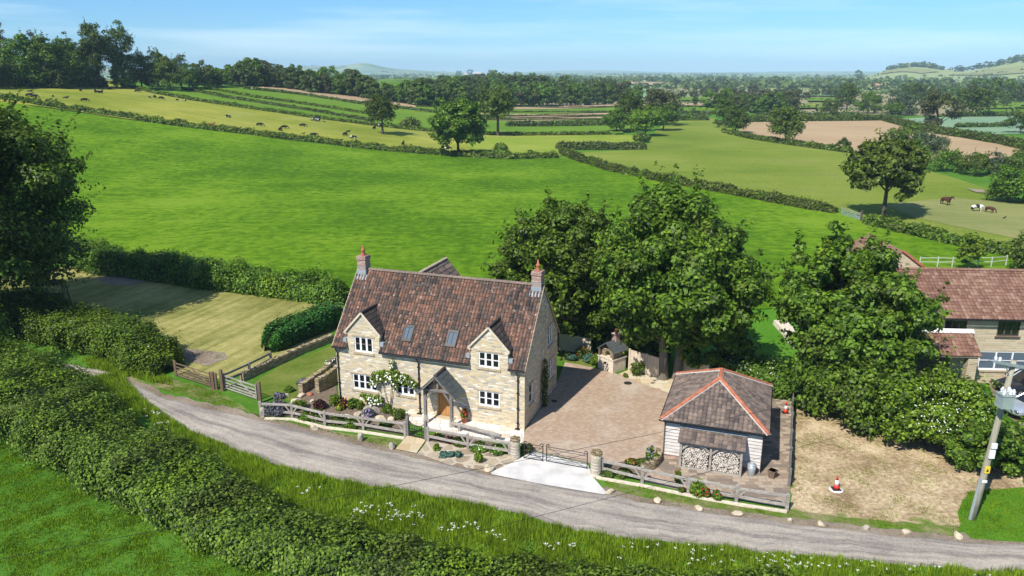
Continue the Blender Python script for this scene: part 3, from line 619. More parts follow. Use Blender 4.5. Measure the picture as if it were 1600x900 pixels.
field('ploughed_field', [(1150, 208), (1165, 191.5), (1250, 190), (1382, 188.5), (1440, 206), (1510, 214), (1600, 232), (1565, 252), (1500, 252), (1330, 237), (1240, 224)], 'soil_brown', .10, 0)
field('crop_field', [(1395, 187), (1440, 184), (1590, 182), (1750, 185), (1750, 206), (1560, 210), (1440, 203)], 'crop_teal', .10, 0)
field('lawn', [(-60, 440), (60, 425), (130, 412), (240, 440), (300, 452), (440, 466), (520, 468), (560, 500), (410, 570), (352, 592), (290, 592), (150, 512), (0, 490)], 'lawn_straw', .03, 0)
sheet('garden_lawn', GP((409, 618), (400, 596), (440, 570), (520, 540), (545, 560), (530, 575), (480, 600), (455, 626)), 'lawn_green', .012)
sheet('garden_lawn', GP((872, 556), (900, 548), (925, 560), (925, 574), (884, 566)), 'lawn_green', .012)
sheet('garden_lawn', GP((1120, 480), (1150, 468), (1215, 466), (1260, 520), (1270, 600), (1200, 600), (1140, 560)), 'lawn_fresh', .012)
sheet('grass_verge', GP((1500, 826), (1497, 800), (1512, 770), (1545, 765), (1600, 762), (1750, 770), (1750, 850), (1600, 847), (1520, 842)), 'lawn_fresh', .016, jit=.06)
sheet('bare_plot', GP((1239, 640), (1300, 640), (1400, 660), (1520, 720), (1600, 735), (1600, 766), (1530, 768), (1508, 790), (1500, 822), (1440, 822), (1380, 815), (1300, 808), (1236, 795)), 'bare_plot', .010, jit=.10)
sheet('grass_verge', GP((938, 745), (1000, 760), (1100, 781), (1230, 800), (1236, 795), (1300, 806), (1380, 814), (1500, 822), (1500, 838), (1400, 828), (1300, 816), (1200, 806), (1100, 793), (1000, 776), (952, 762)), 'verge_patchy', .014, jit=.10)
sheet('grass_verge', GP((195, 575), (270, 592), (340, 612), (408, 652), (460, 662), (510, 674), (632, 688), (612, 700), (540, 682), (470, 662), (400, 646), (330, 630), (250, 608), (205, 592)), 'verge_patchy', .014, jit=.10)
DW = sheet('driveway', GP((820, 674), (867, 607), (883, 566), (920, 573), (960, 583), (1000, 598), (1046, 614), (1100, 596), (1215, 622), (1238, 628), (1233, 795), (1150, 780), (1075, 769), (1003, 752), (940, 728), (917, 724), (830, 704), (812, 690)), 'block_paving', .016)
sheet('paved_yard', GP((1022, 727), (1032, 706), (1050, 690), (1200, 640), (1200, 620), (1237, 628), (1233, 795), (1150, 780), (1075, 769)), 'garage_paving', .022)
sheet('concrete_apron', GP((831, 706), (918, 726), (926, 746), (948, 771), (944, 773.5), (850, 758), (768, 742), (768, 738), (800, 724), (818, 714)), 'concrete', .040)
sheet('patio', GP((612, 646), (640, 643), (819, 671.5), (818, 690), (806, 697), (735, 684), (680, 675), (642, 662)), 'patio_flags', .022)
sheet('stone_path', GP((636, 682), (666, 688), (651, 709), (618, 703)), 'stone_path', .06)
sheet('rockery_bed', GP((667, 689), (730, 700), (797, 712), (818, 716), (768, 740), (700, 726), (652, 710)), 'crazy_paving', .03, jit=.03)
sheet('flower_bed', GP((410, 648), (455, 628), (520, 560), (528, 624), (618, 640), (642, 660), (636, 681), (570, 671), (508, 664), (458, 652)), 'soil_bed', .03)
sheet('flower_bed', GP((668, 688), (682, 674), (738, 686), (797, 698), (797, 710), (730, 701)), 'soil_bed', .028)
sheet('flower_bed', GP((940, 727), (985, 720), (1020, 712), (1030, 722), (1010, 740), (1003, 752)), 'soil_bed', .03)
sheet('gravel_path', GP((966, 585), (988, 576), (1056, 594), (1058, 618), (1046, 615), (1000, 599)), 'stone_path', .03)
sheet('gravel_pad', GP((290, 545), (350, 552), (358, 560), (325, 572), (285, 565)), 'dirt_verge', .05, jit=.08)
sheet('gravel_pad', GP((150, 436), (175, 431), (235, 432), (240, 438), (205, 447), (170, 445)), 'dirt_verge', .05, jit=.08)
# ------------------------------------------------------------------ the cottage (local frame: x along the front, y back, z up)
A0 = (-11.242, 45.285); HRZ = math.atan2(-.331, .944); LN, WD, EV = 12.70, 6.90, 4.05
UX, UY = math.cos(HRZ), math.sin(HRZ)
def W(s, t, z=0.0): return (A0[0] + UX * s - UY * t, A0[1] + UY * s + UX * t, z)
SL = (8.05 - 4.05) / 3.5                                        # roof slope
def wall_cells(mb, a0, a1, topf, brk, ops, P, rv=.14):
    """wall plane with openings ops=(a0,a1,z0,z1); P(a, depth, z) maps to 3-D; topf(a, side) gives the top edge"""
    xs = sorted(set([a0, a1] + brk + [o[0] for o in ops] + [o[1] for o in ops]))
    for x0, x1 in zip(xs, xs[1:]):
        m = (x0 + x1) / 2; t0, t1 = topf(x0, 1), topf(x1, -1)
        os_ = sorted([o for o in ops if o[0] <= m <= o[1]], key=lambda o: o[2]); z = -.3
        for o in os_: mb.poly([P(x0, 0, z), P(x1, 0, z), P(x1, 0, o[2]), P(x0, 0, o[2])]); z = o[3]
        mb.poly([P(x0, 0, z), P(x1, 0, z), P(x1, 0, t1), P(x0, 0, t0)])
    for o in ops:
        x0, x1, z0, z1 = o
        for a, b, c, d in (((x0, z0), (x1, z0), 0, 0), ((x1, z0), (x1, z1), 0, 0), ((x1, z1), (x0, z1), 0, 0), ((x0, z1), (x0, z0), 0, 0)):
            mb.poly([P(a[0], 0, a[1]), P(b[0], 0, b[1]), P(b[0], rv, b[1]), P(a[0], rv, a[1])])
def window(par, P, x0, x1, z0, z1, nl, rows=2, frame='paint_white', glass='glass_dark', d0=.03, sill='stone_sill', lint='stone_sill', fo=.075, mu=.125, kind='window'):
    mb = MB(P); d1 = d0 + .07
    mb.box(x0, x0 + fo, d0, d1, z0, z1); mb.box(x1 - fo, x1, d0, d1, z0, z1); mb.box(x0 + fo, x1 - fo, d0, d1, z0, z0 + fo * 1.3); mb.box(x0 + fo, x1 - fo, d0, d1, z1 - fo, z1)
    iw = (x1 - x0 - 2 * fo - (nl - 1) * mu) / nl; a = x0 + fo; zz0, zz1 = z0 + fo * 1.3, z1 - fo
    for i in range(nl):
        if i < nl - 1: mb.box(a + iw, a + iw + mu, d0 - .006, d1 - .01, zz0, zz1)
        for r in range(1, rows):
            zc = zz0 + (zz1 - zz0) * r / rows; mb.box(a, a + iw, d0 + .012, d1 - .012, zc - .022, zc + .022)
        a += iw + mu
    o = mb.obj(kind, frame, par); MB(P).box(x0 + fo * .6, x1 - fo * .6, d0 + .042, d0 + .056, z0 + fo * .6, z1 - fo * .6).obj('pane', glass, o)
    if sill: MB(P).box(x0 - .09, x1 + .09, -.07, d0 + .02, z0 - .13, z0 - .004).obj('sill', sill, o)
    if lint: MB(P).box(x0 - .17, x1 + .17, -.035, .02, z1 + .015, z1 + .105).obj('lintel', lint, o)
    return o
def tiles(mb, o, ex, ey, w, l, tw=.21, tl=.30, amp=.036, stp=.034, sub=5, u0=0, skip=()):
    """interlocking roof tiles over a rectangle: origin o, unit vectors ex (along eave) and ey (up the slope)"""
    o, ex, ey = Vector(o), Vector(ex), Vector(ey); n = ex.cross(ey).normalized()
    nc, nr = max(1, round(w / tw)), max(1, round(l / tl)); tw, tl = w / nc, l / nr
    prof = [-amp * .9 if i == 0 else amp * math.sin(pi * i / sub) for i in range(sub)]
    rr = random.Random(nc * 31 + nr)
    for r in range(nr):
        for c in range(nc):
            if r <= 1 and any(s0 < o.x + (c + .5) * tw < s1 for s0, s1 in skip): continue
            dz = rr.uniform(-.006, .006)
            for i in range(sub):
                xa, xb = (c + i / sub) * tw, (c + (i + 1) / sub) * tw; ha, hb = prof[i] + dz, prof[(i + 1) % sub] + dz
                a, b = o + ex * xa + ey * (r * tl - .02), o + ex * xb + ey * (r * tl - .02); c2, d2 = o + ex * xb + ey * ((r + 1) * tl), o + ex * xa + ey * ((r + 1) * tl)
                ua, ub = u0 + c + (i + .1) / sub * .98, u0 + c + (i + .9) / sub * .98
                mb.poly([a + n * (stp + ha), b + n * (stp + hb), c2 + n * hb, d2 + n * ha], [(ua, r + .1), (ub, r + .1), (ub, r + .9), (ua, r + .9)])
                mb.poly([a + n * (stp + ha), a - n * .01, b - n * .01, b + n * (stp + hb)], [(ua, r + .1)] * 4)
def ridge_tiles(mb, p, q, r=.13, seg=.42, n=7):
    p, q = Vector(p), Vector(q); L = (q - p).length; k = max(1, round(L / seg)); d = (q - p) / k; e = d.normalized(); s = e.cross(Vector((0, 0, 1))).normalized(); up = s.cross(e)
    for i in range(k):
        a, b = p + d * i, p + d * (i + .97); R = r * (1 + .04 * ((i * 7) % 3 - 1))
        ra = [a + (s * math.cos(pi * j / (n - 1)) + up * math.sin(pi * j / (n - 1)) * .8) * R for j in range(n)]; rb = [b + (s * math.cos(pi * j / (n - 1)) + up * math.sin(pi * j / (n - 1)) * .8) * R * .96 for j in range(n)]
        i0 = mb.add(ra + rb); mb.faces(i0, [(j, j + 1, n + j + 1, n + j) for j in range(n - 1)] + [tuple(range(n)), tuple(range(n, 2 * n))])
H = E_('stone_cottage', (A0[0], A0[1], 0), 'honey stone two storey cottage with steep red brown pantile roof beside the lane', 'house', None, HRZ)
PF = lambda a, d, z: (a, d, z); PR = lambda a, d, z: (LN - d, a, z); PL = lambda a, d, z: (d, a, z)
DOR = [(.88, 3.16, 2.02), (9.30, 11.66, 10.48)]
def top_front(a, side):
    for d0, d1, c in DOR:
        e = 1e-6 * side
        if d0 < a + e < d1: return 4.90 + (1 - abs(a - c) / (c - d0)) * 1.26
    return EV
GW = [(1.10, 2.86, 1.0, 2.06, 4), (4.22, 5.48, 1.08, 2.03, 3), (9.78, 11.13, 1.16, 2.15, 3)]; DW_ = [(1.38, 2.68, 3.58, 4.60, 3), (9.80, 11.12, 3.66, 4.64, 3)]
DOORX = (7.02, 8.14)
wl = MB(); wall_cells(wl, 0, LN, top_front, [x for d in DOR for x in d], [g[:4] for g in GW + DW_] + [(DOORX[0], DOORX[1], -.05, 2.05)], PF)
gtop = lambda a, side=0: EV - .02 + SL * (min(a, WD - a)) + .02
SW = [(4.75, 5.72, 3.60, 4.95, 2), (5.08, 5.95, 1.12, 2.50, 2), (.88, 1.60, 1.20, 2.48, 1)]
wall_cells(wl, 0, WD, gtop, [WD / 2], [g[:4] for g in SW], PR); wall_cells(wl, 0, WD, gtop, [WD / 2], [], PL)
wl.poly([(LN, WD, -.3), (0, WD, -.3), (0, WD, EV), (LN, WD, EV)])
for d0, d1, c in DOR:                                            # dormer cheeks
    for x in (d0, d1): wl.poly([(x, 0, EV - .1), (x, .76, 4.92), (x, 0, 4.92)])
wl.obj('wall', 'stone_rubble', H)
for g in GW + DW_: window(H, PF, *g)
for g in SW: window(H, PR, *g)
# quoins: dressed corner stones a touch proud
for side in (0, 1):
    q = MB()
    for i in range(14):
        z = .02 + i * .285; l = .42 if i % 2 else .24; l2 = .24 if i % 2 else .42
        if side: q.box(LN - l, LN + .012, -.012, l2, z, z + .265)
        else: q.box(-.012, l, -.012, l2, z, z + .265)
    q.obj('quoins', 'stone_rubble', H, bevel=.01)
# roof
sl = math.hypot(3.5, 4.0); oy, oz = -.22, EV - .22 * SL + .06
lenS = math.hypot(3.45 + .22, (3.45 + .22) * SL); eyF = Vector((0, 1, SL)).normalized(); eyB = Vector((0, -1, SL)).normalized()
rf = MB(); tiles(rf, (-.14, oy, oz), (1, 0, 0), eyF, LN + .24, lenS, skip=[(d[0] - .08, d[1] + .08) for d in DOR]); tiles(rf, (LN + .10, WD + .22, oz), (-1, 0, 0), eyB, LN + .24, lenS, u0=200)
roof = rf.obj('roof', 'pantiles_old', H, fix=False)
zr = oz + (3.45 + .22) * SL
rt = MB(); ridge_tiles(rt, (.55, 3.45, zr - .01), (LN - .5, 3.45, zr - .01), .15); rt.obj('ridge_tiles', 'pantiles_dark', roof)
vg = MB()
for x in (-.13, LN + .085):
    for y0, y1 in ((oy, 3.45), (WD + .22, 3.45)): vg.beam((x, y0, oz - .05), (x, y1, zr - .05), .05, .10)
vg.obj('verge', 'stone_sill', roof)
so_ = MB(); so_.poly([(-.1, .02, oz + .24 * SL - .03), (LN + .06, .02, oz + .24 * SL - .03), (LN + .06, 3.45, zr - .03), (-.1, 3.45, zr - .03)]); [so_.poly([(xa, oy, oz - .03), (xb, oy, oz - .03), (xb, .02, oz + .24 * SL - .03), (xa, .02, oz + .24 * SL - .03)]) for xa, xb in ((-.1, DOR[0][0] - .06), (DOR[0][1] + .06, DOR[1][0] - .06), (DOR[1][1] + .06, LN + .06))]; so_.poly([(-.1, WD + .22, oz - .03), (LN + .06, WD + .22, oz - .03), (LN + .06, 3.45, zr - .03), (-.1, 3.45, zr - .03)]); so_.obj('roof_deck', 'oak_dark', roof, fix=False)
for x0, x1 in ((.02, .62), (LN - .62, LN - .02)):                # chimneys
    cx = (x0 + x1) / 2; c = MB(); c.box(x0, x1, 3.12, 3.78, 7.2, 8.72); c.box(x0 - .05, x1 + .05, 3.07, 3.83, 8.722, 8.84); c.box(x0 - .02, x1 + .02, 3.10, 3.80, 8.842, 8.96); c.box(x0 - .02, x1 + .02, 3.10, 3.80, 8.30, 8.37)
    co = c.obj('chimney', 'brick_red', H, bevel=.012)
    f = MB(); f.lathe([(.17, 8.95), (.145, 9.0), (.12, 9.25), (.15, 9.28), (.14, 9.34), (.07, 9.40), (.05, 9.60), (.012, 9.66)], 10, (cx, 3.45, 0)); f.obj('chimney_pot', 'terracotta', co, True)
    m = MB(); m.box(x0 - .025, x1 + .025, 3.095, 3.805, 8.2, 8.245)
    m.slab([(x0 - .10, 2.88, EV + SL * 2.90 + .08), (x1 + .10, 2.88, EV + SL * 2.90 + .08), (x1 + .10, 3.13, EV + SL * 3.12 + .12), (x0 - .10, 3.13, EV + SL * 3.12 + .12)], .02); m.box(x0 - .022, x1 + .022, 3.098, 3.802, 7.75, 8.02); m.obj('flashing', 'lead', co)
for d0, d1, c in DOR:                                            # dormer roofs
    zc, ze = 6.26, 4.94; yb = (zc - EV) / SL + .06; ye = (ze - EV) / SL - .02; dr = MB()
    for sgn in (-1, 1):
        xe = c + sgn * (c - d0 + .10); k = (ze - .09)
        dr.slab([(c, -.10, zc), (c, yb, zc), (xe, ye, ze - .06), (xe, -.10, ze - .06)], .075)
    dro = dr.obj('dormer_roof', 'plain_tiles', H)
    b = MB()
    for sgn in (-1, 1):
        xe = c + sgn * (c - d0 + .13); b.beam((c, -.115, zc - .035), (xe, -.115, ze - .11), .03, .11)
        b.beam((xe, -.115, ze - .11), (xe - sgn * .14, -.115, ze - .20), .03, .09)
    b.obj('bargeboard', 'stone_pale', dro)
    b = MB()
    for sgn in (-1, 1): b.slab([(c + sgn * .02, yb + .12, zc + .10), (c + sgn * .16, yb + .1, zc + .08), (c + sgn * (c - d0 + .24), ye + .10, ze + .06), (c + sgn * (c - d0 + .08), ye + .10, ze + .05)], .02)
    for sgn in (-1, 1): b.box(c + sgn * (c - d0 + .05), c + sgn * (c - d0 + .30), -.05, .26, EV + .10, EV + .34)
    b.obj('valley', 'lead', dro); rr_ = MB(); ridge_tiles(rr_, (c, -.10, zc - .01), (c, yb, zc - .01), .10); rr_.obj('ridge_tiles', 'plain_tiles', dro)
for sx in (4.85, 7.82):                                          # roof windows
    y0, y1 = .42, 1.02; z = lambda y, h=.0: EV + y * SL + .06 + h; N_ = Vector((0, -SL, 1)).normalized(); fr = MB()
    Q = lambda x, y, h: Vector((x, y, z(y))) + N_ * h
    for xa, xb, ya, yb in ((sx - .33, sx - .24, y0 - .06, y1 + .06), (sx + .24, sx + .33, y0 - .06, y1 + .06), (sx - .24, sx + .24, y0 - .06, y0 + .05), (sx - .24, sx + .24, y1 - .05, y1 + .06), (sx - .018, sx + .018, y0 + .05, y1 - .05)):
        fr.hexa([Q(xa, ya, -.05), Q(xb, ya, -.05), Q(xb, yb, -.05), Q(xa, yb, -.05), Q(xa, ya, .12), Q(xb, ya, .12), Q(xb, yb, .12), Q(xa, yb, .12)])
    fo = fr.obj('skylight', 'black_plastic', H); MB().poly([Q(sx - .25, y0 + .03, .085), Q(sx + .25, y0 + .03, .085), Q(sx + .25, y1 - .03, .085), Q(sx - .25, y1 - .03, .085)]).obj('pane', 'glass_blue', fo, fix=False)
g = MB()                                                         # rear wing: roof only seen over the ridge
RWx, RWy, RWh = 4.2, 8.0, 3.2
g.poly([(RWx - RWh, WD, -.3), (RWx - RWh, RWy, -.3), (RWx - RWh, RWy, 4.3), (RWx - RWh, WD, 4.3)]); g.poly([(RWx + RWh, WD, -.3), (RWx + RWh, RWy, -.3), (RWx + RWh, RWy, 4.3), (RWx + RWh, WD, 4.3)])
g.poly([(RWx - RWh, RWy, -.3), (RWx + RWh, RWy, -.3), (RWx + RWh, RWy, 4.3), (RWx, RWy, 7.95), (RWx - RWh, RWy, 4.3)]); rw = g.obj('rear_wing', 'stone_rubble', H)
g = MB(); k = math.hypot(RWh + .2, (RWh + .2) * 3.65 / 3.2)
e1 = Vector((-(RWh + .2), 0, (RWh + .2) * 3.65 / 3.2)).normalized(); e2 = Vector((-e1.x, 0, e1.z)); zb = 4.3 - .2 * 3.65 / 3.2 + .08
tiles(g, (RWx + RWh + .2, 3.6, zb), (0, 1, 0), e1, RWy - 3.5, k, .33, .34, .02, .035); tiles(g, (RWx - RWh - .2, RWy + .1, zb), (0, -1, 0), e2, RWy - 3.5, k, .33, .34, .02, .035)
r2 = g.obj('roof', 'pantiles_dark', rw, fix=False); g = MB(); ridge_tiles(g, (RWx, 3.7, 8.0), (RWx, RWy + .1, 8.0), .13); g.beam((RWx, RWy + .1, 7.93), (RWx + RWh + .2, RWy + .1, zb - .04), .05, .12); g.obj('ridge', 'stone_sill', rw)
gt = MB()                                                        # gutters and downpipes
for x0, x1 in ((-.12, .80), (3.24, 9.22), (11.74, LN + .08)): gt.tube([(x0, oy - .06, oz - .06), (x1, oy - .06, oz - .075)], .062, 8)
gt.obj('gutter', 'black_plastic', H)
for x in (.13, 5.84, 12.30):
    p = MB(); p.tube([(x, oy - .05, oz - .10), (x, oy - .03, oz - .22), (x, -.075, oz - .50), (x, -.075, .02)], .042, 8)
    for z in (.35, 1.3, 2.3, 3.1): p.box(x - .075, x + .075, -.125, -.012, z, z + .05)
    p.box(x - .16, x + .16, -.24, -.05, .025, .06); p.obj('downpipe', 'black_plastic', H)
# oak door
d = MB()
for i in range(6): d.box(DOORX[0] + .10 + i * .153, DOORX[0] + .10 + i * .153 + .146, .09 + (i % 2) * .004, .13, .06, 1.95)
do = d.obj('door', 'door_oak', H); d = MB(); d.box(DOORX[0], DOORX[0] + .095, .02, .14, .0, 2.05); d.box(DOORX[1] - .095, DOORX[1], .02, .14, .0, 2.05); d.box(DOORX[0] + .095, DOORX[1] - .095, .02, .14, 1.955, 2.05); d.obj('door_frame', 'door_oak', do)
d = MB(); d.tube([(DOORX[1] - .2, .07, 1.0), (DOORX[1] - .2, .07, 1.16)], .018, 6); d.obj('handle', 'iron_black', do); MB().box(DOORX[0] - .1, DOORX[1] + .1, -.34, .02, .024, .09).obj('doorstep', 'stone_path', do)
# porch
po = MB(); pz, pe = 3.30, 2.02; px0, px1, pc = 6.30, 8.86, 7.58
for sgn in (-1, 1):
    xe = pc + sgn * (px1 - pc)
    po.slab([(pc, -1.42, pz), (pc, -.01, pz), (xe, -.01, pe), (xe, -1.42, pe)], .07)
PO = po.obj('porch', 'slate', H); sq = MB()
for sgn in (-1, 1):                                              # stone slates, course by course
    e = Vector((sgn * (px1 - pc), 0, pe - pz)); L_ = e.length; e.normalize(); n = Vector((-e.z * sgn, 0, e.x * sgn)); n = n if n.z > 0 else -n
    rr = random.Random(4 + sgn)
    for r in range(5):
        y = -1.42
        while y < -.05:
            wd = min(rr.uniform(.22, .42), -.01 - y); a = Vector((pc, 0, pz)) + e * (r * L_ / 5); b = Vector((pc, 0, pz)) + e * ((r + 1) * L_ / 5 + .02); t_ = rr.uniform(.004, .012)
            sq.hexa([Vector((a.x, y, a.z)) + n * .002, Vector((b.x, y, b.z)) + n * .01, Vector((b.x, y + wd - .012, b.z)) + n * .01, Vector((a.x, y + wd - .012, a.z)) + n * .002, Vector((a.x, y, a.z)) + n * (.012 + t_), Vector((b.x, y, b.z)) + n * (.03 + t_), Vector((b.x, y + wd - .012, b.z)) + n * (.03 + t_), Vector((a.x, y + wd - .012, a.z)) + n * (.012 + t_)]); y += wd
sq.obj('slates', 'slate', PO); rr_ = MB(); ridge_tiles(rr_, (pc, -1.42, pz + .02), (pc, -.01, pz + .02), .10); rr_.obj('ridge_tiles', 'plain_tiles', PO)
for x in (6.72, 8.44):
    MB().box(x - .085, x + .085, -1.14, -.97, .53, 2.16).obj('post', 'oak_grey', PO, bevel=.012)
    s = MB(); s.lathe([(.23, .02), (.21, .12), (.15, .42), (.14, .54)], 4, (x, -1.055, 0)); so2 = s.obj('staddle_base', 'boulder_grey', PO); so2.rotation_euler = (0, 0, 0)
t = MB(); t.box(6.56, 8.60, -1.15, -.96, 2.163, 2.30)
for x in (6.72, 8.44):
    sg = 1 if x < pc else -1; t.beam((x + sg * .06, -1.055, 1.55), (x + sg * .50, -1.055, 2.2), .10, .13, (0, 1, 0)); t.box(x - .075, x + .075, -.96, -.02, 2.165, 2.28)
    t.beam((x, -.92, 1.75), (x, -.45, 2.18), .09, .11, (1, 0, 0))
t.box(pc - .06, pc + .06, -1.12, -.99, 2.302, 3.12); t.beam((pc - .55, -1.05, 2.30), (pc - .1, -1.05, 2.75), .09, .09, (0, 1, 0)); t.beam((pc + .55, -1.05, 2.30), (pc + .1, -1.05, 2.75), .09, .09, (0, 1, 0))
for sgn in (-1, 1): t.beam((pc, -1.36, pz - .11), (pc + sgn * (px1 - pc - .02), -1.36, pe - .09), .06, .15, (0, 1, 0))
t.obj('porch_truss', 'oak_grey', PO)
# climbing rose over two windows
def vine(name, label, cat, stems, clumps, nl, leaf, size, petal=None, npet=0, mat='oak_dark', y=-.16, seed=0, psize=.10, P=None):
    rng = np.random.default_rng(seed); P = P or (lambda a, d, z: W(a, d, z)); e = E_(name, P(stems[0][0][0], y, 0), label, cat); o0 = Vector(P(stems[0][0][0], y, 0))
    mb = MB()
    for st in stems: mb.tube([Vector(P(a, y + .06, z)) - o0 for a, z in st], [.022 - .012 * i / len(st) for i in range(len(st))], 5)
    mb.obj('stem', mat, e, True)
    def pts(n, k):
        pk = rng.choice(len(clumps), n, p=np.array([c[2] * c[3] for c in clumps]) / sum(c[2] * c[3] for c in clumps)); c = np.array(clumps)[pk]; an = rng.uniform(0, 2 * pi, n); r = rng.random(n) ** .5
        a = c[:, 0] + np.cos(an) * r * c[:, 2]; z = c[:, 1] + np.sin(an) * r * c[:, 3]; d = y + .05 - rng.uniform(0, .30, n) * k
        q = np.array([P(*p) for p in zip(a, d, z)]) - np.array(o0); return q
    C = pts(nl, 1); f = np.array(P(0, -1, 0)) - np.array(P(0, 0, 0)); V, Q = leaf_quads(C, unit(f * .8 + rng.normal(0, .6, (nl, 3)) + np.array([0, 0, .4])), size * rng.uniform(.6, 1.3, nl), rng); mobj('foliage', np_mesh('foliage', V, Q, leaf), e)
    if petal:
        C = pts(npet, 1.25) + f * .06; V, Q = leaf_quads(C, unit(f + rng.normal(0, .3, (npet, 3)) + np.array([0, 0, .4])), psize * rng.uniform(.7, 1.3, npet), rng, 1.1); mobj('blossom', np_mesh('blossom', V, Q, petal), e)
vine('climbing_rose', 'white flowering climbing rose trained over the ground floor windows of the cottage', 'rose', [[(3.75, 0), (3.5, .8), (3.3, 1.7), (2.9, 2.3)], [(3.75, 0), (3.95, 1.0), (4.1, 1.9), (4.6, 2.5), (5.3, 2.45)], [(3.78, 0), (3.85, .9), (3.95, 2.0), (4.2, 3.2)]],
     [(3.0, 2.15, .42, .38), (3.6, 2.35, .55, .36), (4.25, 2.4, .5, .40), (4.95, 2.25, .5, .34), (5.55, 2.0, .25, .25), (4.1, 3.1, .16, .38), (2.75, 1.75, .28, .28), (4.25, 1.75, .2, .3)], 1500, 'leaf_bright', .10, 'petal_white', 130, seed=3, psize=.12)
vine('climbing_rose', 'low white flowering climbing rose below the four light window, against the cottage wall', 'rose', [[(2.5, 0), (2.6, .4), (3.0, .7)]], [(2.55, .55, .45, .3), (3.0, .6, .35, .28), (1.95, .72, .22, .18)], 520, 'leaf_bright', .10, 'petal_white', 34, seed=5, psize=.12)
vine('ivy_plant', 'narrow dark ivy climbing the shaded gable wall of the cottage', 'climber', [[(3.3, 0), (3.35, 1.2), (3.3, 2.4), (3.4, 3.1)]], [(3.3, .8, .22, .7), (3.35, 1.9, .28, .7), (3.4, 2.8, .14, .5)], 700, 'leaf_dark', .10, seed=6, P=lambda a, d, z: W(LN - d, a, z))
# ------------------------------------------------------------------ garage with log store (same frame as the cottage)
GR = E_('timber_garage', W(23.6, 2.6), 'weatherboarded garage with hipped brown tile roof and orange hip tiles', 'garage', None, HRZ)
g0x, g1x, g0y, g1y = -2.55, 2.55, -3.15, 3.15
g = MB(); g.box(g0x, g1x, g0y, g1y, -.4, .22); g.obj('plinth', 'brick_red', GR)
g = MB(); nb = 11; bz = (2.36 - .22) / nb
for i in range(nb):                                              # lapped boards on four sides
    z = .22 + i * bz; a, b = .065, .010
    for (p, q, n) in (((g0x, g0y), (g1x, g0y), (0, -1)), ((g1x, g0y), (g1x, g1y), (1, 0)), ((g1x, g1y), (g0x, g1y), (0, 1)), ((g0x, g1y), (g0x, g0y), (-1, 0))):
        lo = [(p[0] + n[0] * a, p[1] + n[1] * a, z), (q[0] + n[0] * a, q[1] + n[1] * a, z)]; hi = [(q[0] + n[0] * b, q[1] + n[1] * b, z + bz), (p[0] + n[0] * b, p[1] + n[1] * b, z + bz)]
        g.poly(lo + hi); g.poly([(p[0], p[1], z + .001), (q[0], q[1], z + .001), lo[1], lo[0]])
g.obj('wall', 'board_white', GR, fix=False)
MB().box(g1x - .02, g1x + .06, g0y - .06, g0y + .05, .2, 2.34).obj('corner_post', 'oak_dark', GR); MB().box(g0x - .06, g0x + .02, g0y - .06, g0y + .05, .2, 2.34).obj('corner_post', 'oak_dark', GR)
g = MB(); OV = .27; ex0, ex1, ey0, ey1, ze, za = g0x - OV, g1x + OV, g0y - OV, g1y + OV, 2.34, 4.02; ry0, ry1 = -.62, .70
a, b, c, d = (ex0, ey0, ze), (ex1, ey0, ze), (ex1, ey1, ze), (ex0, ey1, ze); r0, r1 = (0, ry0, za), (0, ry1, za)
def hipface(mb, pts, ex, ey, o, tw=.24, tl=.26, amp=.034, stp=.028, sub=4):
    """roof tiles clipped to a triangle or trapezium"""
    o, ex, ey = Vector(o), Vector(ex).normalized(), Vector(ey).normalized(); n = ex.cross(ey); n = n if n.z > 0 else -n
    P2 = [((Vector(p) - o).dot(ex), (Vector(p) - o).dot(ey)) for p in pts]; top = max(p[1] for p in P2); nr = round(top / tl); tl = top / nr
    def span(y):
        xs = []
        for (x0, y0), (x1, y1) in zip(P2, P2[1:] + P2[:1]):
            if (y0 - y) * (y1 - y) <= 0 and abs(y1 - y0) > 1e-9: xs.append(x0 + (x1 - x0) * (y - y0) / (y1 - y0))
        return (min(xs), max(xs)) if xs else (0, 0)
    for r in range(nr):
        l0, h0 = span(r * tl + 1e-4); l1, h1 = span((r + 1) * tl - 1e-4); k0 = math.floor(l0 / tw * sub); k1 = math.ceil(h0 / tw * sub)
        for k in range(k0, k1):
            xa, xb = k * tw / sub, (k + 1) * tw / sub; ha, hb = [-amp * .9 if q % sub == 0 else amp * math.sin(pi * (q % sub) / sub) for q in (k, k + 1)]
            A_, B_ = min(max(xa, l0), h0), min(max(xb, l0), h0); C_, D_ = min(max(xb, l1), h1), min(max(xa, l1), h1)
            if B_ - A_ < 1e-4: continue
            P = lambda x, y, h: o + ex * x + ey * y + n * h
            cx = 300 + k // sub + .5; uv = [(cx, r + .1), (cx, r + .1), (cx, r + .9), (cx, r + .9)]
            y = r * tl
            if C_ - D_ < 1e-4: mb.poly([P(A_, y, stp + ha), P(B_, y, stp + hb), P(C_, y + tl, ha)], uv[:3])
            else: mb.poly([P(A_, y, stp + ha), P(B_, y, stp + hb), P(C_, y + tl, hb), P(D_, y + tl, ha)], uv)
            mb.poly([P(A_, y, -.01), P(B_, y, -.01), P(B_, y, stp + hb), P(A_, y, stp + ha)], uv)
sx = ex1; hipface(g, [a, b, r0], (1, 0, 0), (0, ry0 - ey0, za - ze), a); hipface(g, [c, d, r1], (-1, 0, 0), (0, ry1 - ey1, za - ze), c)
hipface(g, [b, c, r1, r0], (0, 1, 0), (-ex1, 0, za - ze), b); hipface(g, [d, a, r0, r1], (0, -1, 0), (-ex0, 0, za - ze), d)
